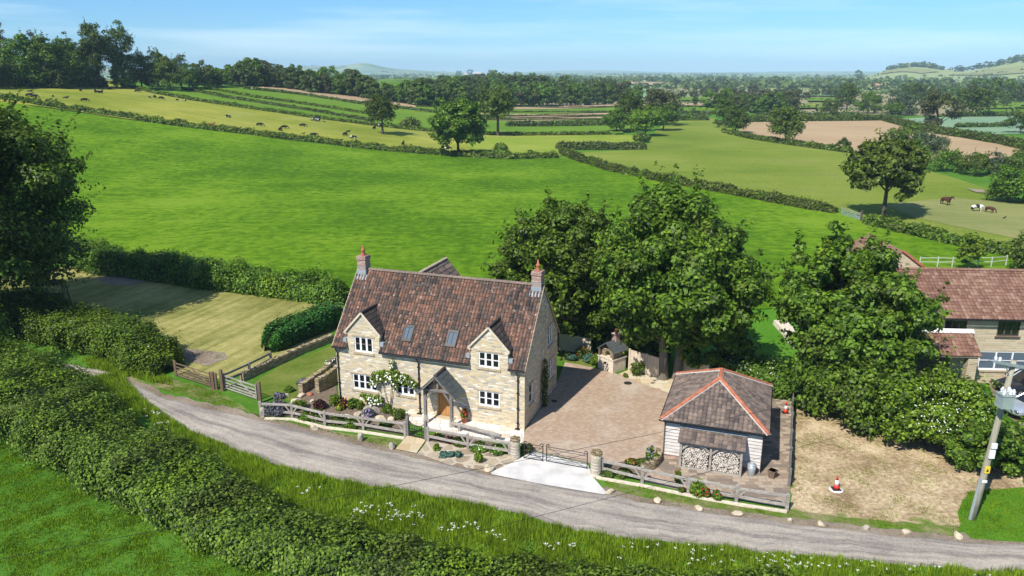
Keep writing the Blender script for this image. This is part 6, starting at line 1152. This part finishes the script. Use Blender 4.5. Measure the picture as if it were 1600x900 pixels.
# wood at the top left
WL = [(-20, 134, 50, 26, 'leaf_bronze'), (12, 132, 48, 20, 'leaf_bronze'), (38, 137, 57, 30, 'leaf_mid'), (72, 138, 60, 30, 'leaf_mid'), (112, 138, 64, 27, 'leaf_mid'), (62, 131, 53, 15, 'leaf_copper'), (108, 131, 57, 20, 'leaf_bronze'), (138, 138, 74, 22, 'leaf_dark'), (-40, 139, 62, 30, 'leaf_mid'), (222, 138, 84, 20, 'leaf_dark'), (248, 136, 83, 19, 'leaf_dark'), (266, 142, 92, 21, 'leaf_olive'), (284, 137, 87, 13, 'leaf_dark'), (297, 140, 102, 13, 'leaf_mid'), (190, 139, 98, 15, 'leaf_mid'), (15, 139, 96, 18, 'leaf_dark'), (90, 139, 102, 20, 'leaf_dark'), (238, 140, 108, 12, 'leaf_dark')]
WLl = ['bronze tree at the far left end of the hilltop wood', 'brownish tree top at the left edge of the hilltop wood', 'sunlit green tree left in the hilltop wood', 'broad green tree in the left half of the hilltop wood', 'green tree just left of the tall pines', 'dark copper crown peeping over the hilltop wood', 'bronze crown behind the green trees of the hilltop wood', 'dark tree under the left tall pine', 'green tree cut by the left picture edge in the hilltop wood', 'dark tree right next to the tall pines', 'dark crown behind the lighter rounded tree', 'lighter rounded tree at the right end of the hilltop wood', 'slim dark crown right of the lighter rounded tree', 'last low tree at the right foot of the hilltop wood', 'understorey tree beneath the right tall pine', 'shaded understorey tree at the left foot of the wood', 'shaded understorey tree under the broad green tree', 'low dark tree at the wood edge by the terrace hedges']
for i, ((x, yb, yt, hw_, lf), lb) in enumerate(zip(WL, WLl)): ft(x, yb, yt, hw_ * 1.08, lf, lb, 'woodland_tree', -.08, 80, 9000, 100 + i, group='trees of the hilltop wood')
ft(157, 138, 43, 25, 'leaf_dark', 'left of the two tall pines, its bare pale trunk showing', 'pine_tree', .32, 70, 12000, 130, lr=(.28, .42)); ft(194, 138, 45, 21, 'leaf_dark', 'right of the two tall pines standing over the hilltop wood', 'pine_tree', .10, 70, 12000, 131, lr=(.28, .42))
hedge('hedge', 'shady undergrowth hedge along the foot of the hilltop wood', GP((-80, 137), (0, 137), (80, 137.5), (165, 136.5)), 5, 3.2, .6, 11, 'leaf_dark', seed=91)
# trees beyond: five crowns, copied one by one
PROTO = []
for i, (lf, n, lr) in enumerate((('leaf_far', 1500, (.24, .40)), ('leaf_mid', 1500, (.22, .36)), ('leaf_olive', 1300, (.24, .40)), ('leaf_bronze', 1200, (.24, .42)), ('leaf_mid', 1500, (.22, .40)))):
    o = tree('far_tree', 'x', 'tree', (0, 0, 0), 10, 4.6, lf, -.12, 44, int(n * 1.9), .50, .25, None, 200 + i, 'bark_dark', lr, whole=True); PROTO.append(o)
used = set(); rr = random.Random(21)
def far(x, yb, hpx, wr, k, label, group):
    p = G(x, yb); m = PX(p); h = hpx * m; s = (h / 10 * wr * rr.uniform(.85, 1.15), h / 10 * wr * rr.uniform(.85, 1.15), h / 10)
    if k not in used: used.add(k); o = PROTO[k]; o.location = p; o.scale = s; o.rotation_euler = (0, 0, rr.uniform(0, 6)); o['label'] = label; o['group'] = group; return o
    return dup(PROTO[k], p, rr.uniform(0, 6), s, label, group)
def belt(label, group, pts, n, hr, wr=1.2, ks=(0, 0, 1, 1, 2, 3, 4), jy=1.2):
    xs = np.array(pts, float); d = np.concatenate([[0], np.cumsum(np.abs(np.diff(xs[:, 0])) + .1)]); 
    for i in range(n):
        t = (i + rr.uniform(.1, .9)) / n * d[-1]; far(float(np.interp(t, d, xs[:, 0])), float(np.interp(t, d, xs[:, 1])) + rr.uniform(-jy, jy), rr.uniform(*hr), wr * rr.uniform(.85, 1.25), rr.choice(ks), label, group)
belt('dark woodland tree in the belt behind the terraced strips, left of the gap', 'trees of the belt behind the terraces', [(305, 137), (380, 134), (450, 139), (520, 148), (600, 158), (660, 166)], 30, (26, 42), .95)
belt('dark back row tree of the belt behind the terraces, against the blue hills', 'back trees of the belt behind the terraces', [(320, 134), (440, 135), (520, 139), (590, 147)], 16, (22, 34), 1.0, (0, 1, 1))
belt('front row tree of the wood on the rise below the farm', 'front trees of the wood below the farm', [(640, 165), (720, 168), (800, 166), (900, 165), (1000, 163)], 36, (26, 38), 1.05)
belt('middle tree of the wood on the rise below the farm', 'middle trees of the wood below the farm', [(650, 152), (690, 151), (760, 152), (830, 154), (900, 155), (960, 155)], 32, (24, 34), 1.15, (0, 0, 1, 2))
belt('back tree of the wood just under the hilltop farm', 'back trees of the wood below the farm', [(645, 142), (690, 138), (730, 134), (790, 135), (850, 140), (900, 145)], 34, (13, 20), 1.25, (0, 0, 1))
belt('tree of the belt beyond the pasture head, right of the strip fields', 'trees of the belt beyond the pasture', [(1110, 170), (1150, 174), (1190, 178), (1240, 172)], 18, (22, 34), 1.15, (0, 1, 1, 3, 2))
belt('tree in the valley belt left of the red roofed houses', 'valley trees left of the red roofs', [(1060, 150), (1150, 152), (1250, 152), (1330, 152)], 17, (11, 18), 1.4, (0, 0, 1, 3), 4)
belt('tree in the valley belt right of the red roofed houses', 'valley trees right of the red roofs', [(1390, 150), (1450, 150), (1530, 152), (1640, 155)], 18, (13, 21), 1.3, (0, 0, 1, 3, 2), 5)
belt('dark tree at the right edge below the green knolls', 'trees at the right edge below the knolls', [(1530, 150), (1570, 158), (1640, 164)], 8, (24, 34), 1.2, (0, 1))
belt('tree in the distant valley floor before the blue hills', 'distant valley floor trees', [(1000, 132), (1150, 134), (1300, 136), (1450, 138), (1620, 138)], 36, (7, 11), 1.7, (0, 0, 1), 6)
belt('tree crowning the nearer green knoll on the skyline', 'trees on the nearer green knoll', [(1384, 111), (1400, 107), (1425, 104), (1450, 105.5), (1475, 110)], 15, (5, 8), 1.7, (0, 1), .4)
belt('tree dotted on the right skyline hill', 'trees dotted on the right skyline hill', [(1490, 112), (1530, 108), (1560, 103), (1590, 97), (1640, 96)], 13, (5, 10), 1.6, (0, 1), 1.5)
for x, yb, h_, lb in ((717, 119, 8, 'round tree at the left end of the hilltop farm'), (735, 118, 9, 'tree behind the hilltop farm house'), (767, 117, 8, 'tree between the farm sheds'), (808, 121, 9, 'tree at the right end of the hilltop farm'), (832, 127, 13, 'left of two hedgerow trees right of the farm'), (847, 129, 11, 'right of two hedgerow trees right of the farm'), (1341, 122, 12, 'lone big round tree on the distant valley skyline')): far(x, yb, h_, 1.3, 1, lb, 'lone trees on the skyline')
# a far-off wooded country that reads as one mass
rng = np.random.default_rng(17); C, N, S = [], [], []
for k in range(360):                                             # hedgerow and copse lines
    a = math.radians(rng.uniform(-36, 40)); d = rng.uniform(900, 1) if False else 950 * (8.5 ** rng.random()); L = rng.uniform(60, 420); th = rng.uniform(-.35, .35); n = int(L / rng.uniform(7, 22)); hh = rng.uniform(3, 11)
    t = rng.uniform(-.5, .5, n) * L; x = d * math.sin(a) + t * math.cos(th) + rng.normal(0, 3, n); y = d * math.cos(a) + t * math.sin(th) + rng.normal(0, 5, n); h = hh * rng.uniform(.5, 1.3, n); z = TZ(x, y)
    ok = (np.degrees(np.arctan2(x, y)) > -2) | (y > 1500)
    for xi, yi, zi, hi in zip(x[ok], y[ok], z[ok], h[ok]):
        m = 14; q = sph(m, rng); C.append(np.array([xi, yi, zi + hi * .5]) + q * np.array([hi * .5, hi * .5, hi * .48]) * rng.uniform(.6, 1, (m, 1))); N.append(unit(q + np.array([0, -.2, .4]))); S.append(np.full(m, hi * .42))
C, N, S = np.vstack(C), np.vstack(N), np.concatenate(S); Vv, Qq = leaf_quads(C, N, S, rng); mark(mobj('distant_woodland', np_mesh('distant_woodland', Vv, Qq, 'leaf_far')), 'far-off wooded country fading blue towards the horizon', 'woodland', None, 'stuff')
HB = []                                                          # thin hedges of the valley strips, one far-off pattern
rng = np.random.default_rng(23); C, N, S = [], [], []
for y in np.concatenate([np.arange(126, 150, 1.9), np.arange(150, 186, 3.4)]):
    x = 1010 + rng.uniform(0, 60)
    while x < 1660:
        L = rng.uniform(50, 190); a, b = G(x, y + rng.uniform(-.8, .8)), G(x + L, y + rng.uniform(-1.0, 1.0)); x += L + rng.uniform(4, 60)
        if 1150 < x - L * .5 < 1620 and y > 178: continue
        ln = math.dist(a[:2], b[:2]); n = int(ln / 1.2); t = rng.random(n); px_, py_ = a[0] + (b[0] - a[0]) * t + rng.normal(0, .5, n), a[1] + (b[1] - a[1]) * t + rng.normal(0, .9, n)
        C.append(np.stack([px_, py_, TZ(px_, py_) + rng.uniform(.2, 2.2, n)], 1)); N.append(unit(rng.normal(0, .6, (n, 3)) + np.array([0, -.3, .5]))); S.append(rng.uniform(1.0, 2.0, n))
C, N, S = np.vstack(C), np.vstack(N), np.concatenate(S); Vv, Qq = leaf_quads(C, N, S, rng); mark(mobj('distant_hedges', np_mesh('distant_hedges', Vv, Qq, 'leaf_far')), 'net of thin far-off hedges across the valley fields', 'hedges', None, 'stuff')
# ------------------------------------------------------------------ grass and wild flowers near the camera
VG = GP((233, 633), (300, 677), (380, 709), (450, 734), (560, 758), (640, 770), (720, 785), (800, 802), (850, 816), (900, 831), (1000, 846), (1100, 854), (1200, 864), (1300, 874), (1400, 883), (1600, 897), (1620, 960), (1300, 960), (900, 925), (700, 870), (560, 830), (470, 800), (380, 760), (300, 715), (240, 670))
grass('long_grass', VG, 190, .31, 'grass_long', .017, 4, 'tall lush verge grass between the lane and the near hedge', 1, patch=.3)
grass('field_grass', GP((-60, 640), (0, 690), (100, 722), (180, 760), (260, 803), (350, 845), (440, 885), (520, 930), (400, 985), (-60, 985)), 170, .10, 'grass_short', .016, 4, 'short tufty grass in the near field corner', 2, patch=.55)
grass('verge_grass', GP((1500, 826), (1497, 800), (1512, 770), (1545, 765), (1640, 762), (1640, 848), (1520, 842)), 170, .09, 'grass_short', .014, 4, 'fresh mown grass round the electricity pole', 3)
grass('hedge_foot_grass', GP((130, 560), (200, 572), (262, 590), (272, 604), (200, 590), (140, 575)), 120, .35, 'grass_long', .02, 4, 'rough grass at the foot of the shrub hedge beside the lane', 4)
grass('bank_grass', GP((110, 590), (190, 588), (232, 634), (250, 660), (200, 640)), 120, .40, 'grass_long', .02, 4, 'rough grass and stems at the lane end of the near hedge', 6)
grass('plot_weeds', GP((1239, 645), (1300, 645), (1400, 668), (1520, 722), (1560, 735), (1530, 768), (1500, 822), (1380, 815), (1300, 808), (1236, 797)), 55, .07, 'grass_short', .013, 4, 'sparse weeds and grass tufts coming up through the bare plot', 21, patch=1.9)
grass('roadside_grass', GP((938, 746), (1000, 761), (1100, 782), (1230, 801), (1300, 807), (1380, 815), (1500, 823), (1500, 836), (1400, 826), (1300, 814), (1200, 804), (1100, 791), (1000, 774), (952, 760)), 210, .065, 'grass_short', .012, 4, 'short trodden grass between the garage fence and the lane', 22, patch=.8)
grass('roadside_turf', GP((200, 580), (270, 592), (340, 612), (408, 655), (460, 664), (510, 676), (632, 690), (612, 700), (540, 682), (470, 662), (400, 646), (330, 630), (250, 608)), 190, .065, 'grass_short', .012, 4, 'short mown grass between the flower bed fence and the lane', 23, patch=.7)
grass('lawn_grass', GP((300, 592), (352, 594), (410, 572), (420, 552), (380, 520), (300, 530), (270, 560)), 40, .05, 'grass_short', .011, 3, 'thin sprouting grass on the edge of the mown lawn', 24, patch=1.5)
rng = np.random.default_rng(9); cl = []
for (x, y, n, s) in ((565, 808, 14, .5), (600, 800, 10, .9), (625, 818, 16, .7), (640, 815, 10, .6), (705, 835, 9, .4), (740, 832, 8, .5), (775, 845, 7, .6), (880, 862, 10, .6), (1090, 876, 12, .8), (1180, 886, 14, .9), (1250, 890, 16, .8), (1340, 893, 10, .9), (215, 628, 12, .6), (235, 640, 14, .7), (250, 655, 12, .5), (262, 668, 10, .5), (985, 866, 6, .8), (480, 775, 6, .5), (1420, 893, 10, .9), (1530, 900, 8, .8)):
    p = G(x, y)
    for i in range(n):
        q = (p[0] + rng.normal(0, s * .7), p[1] - .3 + rng.normal(0, s * .35)); 
        if inpoly(np.array([q[0]]), np.array([q[1] + .7]), VG)[0]: cl.append((*q, rng.uniform(.40, .70)))
cl = np.array(cl); n = len(cl); C = np.repeat(cl, 5, 0) + rng.normal(0, .035, (n * 5, 3)) * np.array([1, 1, .3]); Vv, Qq = leaf_quads(C, unit(rng.normal(0, .25, (n * 5, 3)) + np.array([0, -.2, 1])), rng.uniform(.035, .065, n * 5), rng, 1.1); mark(mobj('wild_flowers', np_mesh('wild_flowers', Vv, Qq, 'petal_white')), 'white cow parsley heads scattered over the verge grass', 'flowers', None, 'stuff')
# ------------------------------------------------------------------ animals
def skin(name, J, E, mat):
    """one continuous body grown over a jointed skeleton: J = [(x, y, z, r)], first joint is the root"""
    me = bpy.data.meshes.new(name); me.from_pydata([j[:3] for j in J], E, []); o = bpy.data.objects.new('tmp', me); COL.objects.link(o)
    sk = o.modifiers.new('s', 'SKIN'); sk.use_smooth_shade = True; sb = o.modifiers.new('u', 'SUBSURF'); sb.levels = 1
    for v, j in zip(me.skin_vertices[0].data, J): v.radius = (j[3], j[3] * (j[4] if len(j) > 4 else 1))
    me.skin_vertices[0].data[0].use_root = True; dg = bpy.context.evaluated_depsgraph_get(); dg.update(); m = bpy.data.meshes.new_from_object(o.evaluated_get(dg)); m.name = name
    bpy.data.objects.remove(o); m.materials.clear(); m.materials.append(MT[mat]); return m
def cow_mesh(pose, mat, k=1.0):
    if pose == 'lie':
        J = [(0, 0, .42, .36), (-.75, 0, .42, .33), (.65, 0, .46, .32), (1.0, 0, .72, .17), (1.28, 0, .88, .13), (1.55, .05, .80, .085), (-1.0, 0, .35, .10), (.5, .42, .14, .10), (.95, .48, .08, .06), (-.6, .45, .16, .13), (-.15, .55, .08, .06), (.5, -.42, .14, .10), (.9, -.40, .08, .06), (-.6, -.45, .16, .12), (-.2, -.5, .08, .06), (1.22, .2, .95, .035), (1.22, -.2, .95, .035)]
        E = [(0, 1), (0, 2), (2, 3), (3, 4), (4, 5), (1, 6), (2, 7), (7, 8), (1, 9), (9, 10), (2, 11), (11, 12), (1, 13), (13, 14), (4, 15), (4, 16)]
    else:
        hd = [(.98, 0, 1.10, .20), (1.30, 0, .72, .14), (1.50, 0, .40, .12), (1.62, 0, .14, .08)] if pose == 'graze' else [(1.0, 0, 1.30, .20), (1.25, 0, 1.50, .15), (1.45, .05, 1.48, .12), (1.72, .08, 1.34, .08)]
        J = [(0, 0, .98, .37), (-.75, 0, 1.02, .33), (.65, 0, 1.02, .34)] + hd + [(-1.02, 0, 1.05, .09), (-1.10, 0, .45, .03)]
        for x, z, s_ in ((.62, .66, 1), (.62, .66, -1)): J += [(x, .22 * s_, .62, .12), (x + .02, .22 * s_, .34, .065), (x, .22 * s_, .03, .06)]
        for s_ in (1, -1): J += [(-.78, .24 * s_, .70, .17), (-.90, .24 * s_, .42, .075), (-.82, .24 * s_, .03, .06)]
        J += [(hd[2][0] - .08, .22, hd[2][2] + .05, .035), (hd[2][0] - .08, -.22, hd[2][2] + .05, .035)]
        E = [(0, 1), (0, 2), (2, 3), (3, 4), (4, 5), (5, 6), (1, 7), (7, 8), (2, 9), (9, 10), (10, 11), (2, 12), (12, 13), (13, 14), (1, 15), (15, 16), (16, 17), (1, 18), (18, 19), (19, 20), (5, 21), (5, 22)]
    J = [(j[0] * k, j[1] * k, j[2] * k, j[3] * k) for j in J]; return skin('cow', J, E, mat)
CM = {(p, m): cow_mesh(p, m) for p, m in (('graze', 'cattle_black'), ('stand', 'cattle_black'), ('lie', 'cattle_black'), ('graze', 'cattle_pied'), ('stand', 'cattle_pied'), ('lie', 'cattle_brown'))}
b, w_, n_ = 'cattle_black', 'cattle_pied', 'cattle_brown'
CW = [(46, 144.5, 'lie', b, 0, 'black cow lying topmost of the three at the far left of the cattle field'), (46, 152, 'stand', b, .2, 'black cow standing left in the pair near the far left hedge'), (54, 153.5, 'graze', b, .1, 'black cow grazing right in the pair near the far left hedge'), (75, 158.5, 'lie', b, 1, 'black cow lying against the lower hedge, left'), (83, 152.5, 'graze', b, 1.9, 'small black cow grazing left of the long lying cow'), (102, 154.5, 'lie', b, 0, 'black cow lying stretched out below the wood edge'), (126, 143.5, 'graze', b, 2.2, 'black cow grazing high up alone near the wood'), (132, 159.5, 'graze', b, .6, 'black cow grazing near the lower hedge below the tall pines'), (149, 144, 'graze', b, 2.2, 'black cow at the left of the tight group below the pines'), (153, 147, 'graze', b, .3, 'black cow in the middle of the tight group below the pines'), (158, 147, 'stand', w_, 1.4, 'white patched cow in the tight group below the pines'), (159, 138.5, 'stand', b, 0, 'black cow in the shade of the pines'), (173, 141, 'stand', b, 1.5, 'black cow standing end on right of the pines group'), (215, 145, 'graze', b, .2, 'two toned dark cow below the upper hedge'), (234, 154, 'graze', w_, 2.0, 'pied cow left of three grazing in a row'), (242, 154, 'graze', b, 2.3, 'black cow in the middle of three grazing in a row'), (252, 156, 'graze', b, -.3, 'black cow right of three grazing in a row'), (277, 158, 'graze', b, 1.4, 'black cow end on between the row of three and the pied calf'), (289, 159.5, 'stand', w_, 1.2, 'pied calf standing below the upper hedge'), (357, 185, 'graze', w_, 2.6, 'black and white cow grazing alone in mid slope'), (330, 196, 'lie', n_, 0, 'only brown cow, lying near the lower hedge'),
      (406, 198, 'graze', b, .1, 'black cow grazing left of the cluster of four'), (444, 202, 'graze', b, .4, 'black cow upper right in the cluster above the lower hedge'), (438, 205.5, 'graze', b, 1.5, 'black cow seen end on in the cluster above the lower hedge'), (436, 211, 'lie', b, 0, 'black cow lying by the lower hedge under the cluster'), (473, 199, 'graze', b, .1, 'black cow grazing alone right of the cluster'), (473, 210, 'lie', b, .8, 'small black calf lying by the lower hedge'), (490.5, 214, 'graze', b, .1, 'large black cow grazing near the lower hedge'), (489, 190, 'stand', w_, 1.3, 'pied cow left of three under the upper hedge'), (494, 190.5, 'stand', w_, 1.7, 'pied cow middle of three under the upper hedge'), (498, 191, 'stand', w_, 1.2, 'pied cow right of three under the upper hedge'), (507, 192, 'stand', w_, 2, 'small pale cow just right of three under the upper hedge'), (539, 213, 'graze', b, 1.2, 'black cow left of the white backed cow'), (544, 208, 'stand', b, .4, 'small black calf behind the pair of cows'), (552, 218, 'graze', w_, -.3, 'white backed pied cow grazing near the lower hedge'), (529, 222, 'lie', b, 0, 'black cow half hidden behind the lower hedge'), (630, 228, 'stand', b, 1.5, 'black cow standing alone right of the tall dark tree'), (585, 203, 'stand', b, 1.3, 'black cow left under the tall dark tree'), (592, 199.5, 'stand', w_, 1.5, 'white cow under the tall dark tree'), (692, 234, 'stand', b, 1.4, 'black cow in the shade left of the broad oak trunk'), (699, 236, 'graze', w_, .2, 'pied cow under the broad oak')]
for x, y, ps, m, a, lb in CW:
    me = CM.get((ps, m)) or CM[('graze', m)]; o = mobj('cow', me); o.location = G(x, y); s = .58 if 'calf' in lb or 'small' in lb else .88; o.scale = (s,) * 3; o.rotation_euler = (0, 0, a); mark(o, lb, 'cow', 'cattle grazing the hillside field')
def horse_mesh(mat, graze=False, k=1.0):
    hd = [(.85, 0, 1.25, .21), (1.15, 0, .95, .14), (1.35, 0, .62, .11), (1.48, 0, .30, .075)] if graze else [(.85, 0, 1.40, .21), (1.15, 0, 1.60, .15), (1.35, 0, 1.62, .12), (1.62, 0, 1.30, .075)]
    J = [(0, 0, 1.12, .33), (-.7, 0, 1.16, .33), (.6, 0, 1.14, .33)] + hd + [(-1.0, 0, 1.15, .09), (-1.12, 0, .5, .06)]
    for s_ in (1, -1): J += [(.6, .2 * s_, .75, .12), (.62, .2 * s_, .42, .06), (.6, .2 * s_, .03, .065)]
    for s_ in (1, -1): J += [(-.72, .22 * s_, .82, .17), (-.86, .22 * s_, .50, .07), (-.78, .22 * s_, .03, .065)]
    J += [(hd[2][0] - .10, .08, hd[2][2] + .17, .025), (hd[2][0] - .10, -.08, hd[2][2] + .17, .025)]
    E = [(0, 1), (0, 2), (2, 3), (3, 4), (4, 5), (5, 6), (1, 7), (7, 8), (2, 9), (9, 10), (10, 11), (2, 12), (12, 13), (13, 14), (1, 15), (15, 16), (16, 17), (1, 18), (18, 19), (19, 20), (5, 21), (5, 22)]
    return skin('pony', [tuple(c * k for c in j) for j in J], E, mat)
for x, y, m, gz_, k, a, lb in ((1477, 321, 'horse_brown', False, .95, -1.3, 'brown pony with a white foreleg facing the viewer'), (1526, 331, 'horse_pied', True, .80, -.1, 'black and white pony walking to the right'), (1546, 333, 'horse_brown', True, .70, -1.1, 'small dark brown pony grazing right of the black and white pony')):
    o = mobj('pony', horse_mesh(m, gz_, k)); o.location = G(x, y); o.rotation_euler = (0, 0, a); mark(o, lb, 'pony', 'ponies in the mown paddock')
o = mobj('crow', skin('crow', [(0, 0, .26, .10), (.14, 0, .36, .07), (.20, 0, .45, .06), (.32, 0, .44, .018), (-.16, 0, .20, .05), (-.34, 0, .14, .03), (0, .05, .12, .02), (.02, .05, .01, .02), (0, -.05, .12, .02), (.02, -.05, .01, .02)], [(0, 1), (1, 2), (2, 3), (0, 4), (4, 5), (0, 6), (6, 7), (0, 8), (8, 9)], 'cattle_black')); o.location = G(1569, 342.5); mark(o, 'small black bird standing in the mown paddock right of the ponies', 'bird')
o = mobj('sheep', skin('sheep', [(0, 0, .6, .28), (-.35, 0, .6, .26), (.35, 0, .62, .22), (.6, 0, .72, .12), (.75, 0, .62, .07), (.3, .14, .25, .05), (.3, .14, .02, .04), (.3, -.14, .25, .05), (.3, -.14, .02, .04), (-.35, .14, .25, .05), (-.35, .14, .02, .04), (-.35, -.14, .25, .05), (-.35, -.14, .02, .04)], [(0, 1), (0, 2), (2, 3), (3, 4), (2, 5), (5, 6), (2, 7), (7, 8), (1, 9), (9, 10), (1, 11), (11, 12)], 'render_white')); o.location = G(1254, 166); o.scale = (1.6,) * 3; mark(o, 'tiny white animal on the far grass strip right of the tree belt', 'sheep')
# ------------------------------------------------------------------ far buildings
def barn(x, y, wpx, hpx, label, wall, roof, d=9, cat='farm building', win=True, rz=0.0):
    p = G(x, y); m = PX(p); w2 = wpx * m / 2; h = hpx * m; e = E_('farm_building', p, label, cat, None, rz); g = MB(); g.box(-w2, w2, 0, d, -.5, h * .6); g.prism([(-w2, 0, h * .6), (-w2, d, h * .6), (-w2, d / 2, h)], (2 * w2, 0, 0)); g.obj('wall', wall, e)
    g = MB(); g.slab([(-w2 - .4, -.5, h * .6 - .2), (w2 + .4, -.5, h * .6 - .2), (w2 + .4, d / 2, h + .15), (-w2 - .4, d / 2, h + .15)], .2); g.slab([(-w2 - .4, d + .5, h * .6 - .2), (w2 + .4, d + .5, h * .6 - .2), (w2 + .4, d / 2, h + .15), (-w2 - .4, d / 2, h + .15)], .2); g.obj('roof', roof, e)
    if win:
        n = max(2, int(wpx / 6))
        for i in range(n): c = -w2 + 2 * w2 * (i + .5) / n; MB().box(c - .6, c + .6, -.06, .05, h * .2, h * .45).obj('window', 'glass_dark', e)
barn(745, 118.5, 13, 6, 'tall pale farmhouse with pinkish walls on the wooded rise', 'render_pink', 'roof_farm', 9, 'farmhouse'); barn(758, 119.5, 12, 4.5, 'brown shed right of the tall pale farmhouse', 'oak_brown', 'roof_farm', 9, win=False); barn(778, 120.5, 13, 4, 'white walled long barn in the middle of the hilltop farm', 'render_white', 'roof_farm', 9, win=False); barn(796, 121, 15, 4, 'white walled barn at the right end of the hilltop farm', 'render_white', 'roof_farm', 9, win=False); barn(728, 116.5, 7, 3, 'grey shed at the left of the hilltop farm', 'stone_pale', 'roof_farm', 7, win=False)
barn(827, 156, 5, 8, 'small white house hidden among the trees below the farm', 'render_white', 'roof_farm', 6, 'house'); barn(1366, 139, 18, 8, 'pink red roofed house in the valley trees', 'render_pink', 'roof_pink', 11, 'house'); barn(1380, 137.5, 10, 6, 'smaller red roofed house right of the pink one in the valley', 'render_pink', 'roof_pink', 9, 'house'); barn(968, 140, 10, 4, 'white house in the distant village, left', 'render_white', 'roof_farm', 8, 'house'); barn(985, 140.5, 7, 4, 'white house in the distant village, right', 'render_white', 'roof_farm', 8, 'house'); barn(1316, 161, 8, 6, 'grey shed in the strip field left of the leaning tree', 'stone_drywall', 'roof_farm', 8, win=False)
sheet('village_field', GP((920, 121), (960, 120), (1010, 121), (1010, 124), (930, 124.5)), 'grass_mown', 1.2, 60); sheet('village_field', GP((955, 128), (1000, 129), (1040, 131), (1020, 135), (960, 132)), 'soil_strip', 1.2, 60)
for nm, m_, pp in (('far_field', 'crop_teal', [(1250, 148.5), (1310, 148.5), (1310, 151.5), (1250, 151.5)]), ('far_field', 'grass_strip', [(1260, 155), (1290, 154), (1318, 155), (1318, 160), (1262, 160)]), ('far_field', 'grass_pasture', [(1240, 164), (1285, 163), (1300, 171), (1236, 171)]), ('far_field', 'grass_strip', [(1545, 164), (1640, 161), (1640, 170), (1545, 172)]), ('far_field', 'grass_ley', [(1545, 174), (1640, 172.5), (1640, 178), (1500, 180)]), ('far_field', 'grass_strip', [(1060, 154), (1106, 153), (1106, 158), (1055, 159)]), ('far_field', 'grass_ley', [(1055, 169), (1118, 169.5), (1118, 176), (1050, 176)]), ('far_field', 'soil_strip', [(1055, 163), (1160, 165), (1160, 168), (1050, 167)]), ('far_field', 'grass_mown', [(1170, 183.5), (1340, 184), (1340, 187), (1170, 187)]),
                   ('far_field', 'grass_strip', [(588, 123), (640, 121), (640, 127), (592, 129)]), ('far_field', 'grass_ley', [(592, 129.5), (640, 128), (636, 137), (600, 137)]), ('far_field', 'grass_mown', [(1380, 112.5), (1400, 109.5), (1430, 108.5), (1470, 113), (1440, 116), (1375, 117)]), ('far_field', 'crop_teal', [(1410, 126), (1450, 122.5), (1452, 127), (1420, 128)]), ('far_field', 'grass_mown', [(1480, 117), (1530, 113), (1580, 106), (1640, 102), (1640, 112), (1560, 118)]), ('far_field', 'soil_strip', [(820, 129), (900, 139), (905, 141.5), (860, 137)])):
    sheet(nm, GP(*pp), m_, .6, 30)
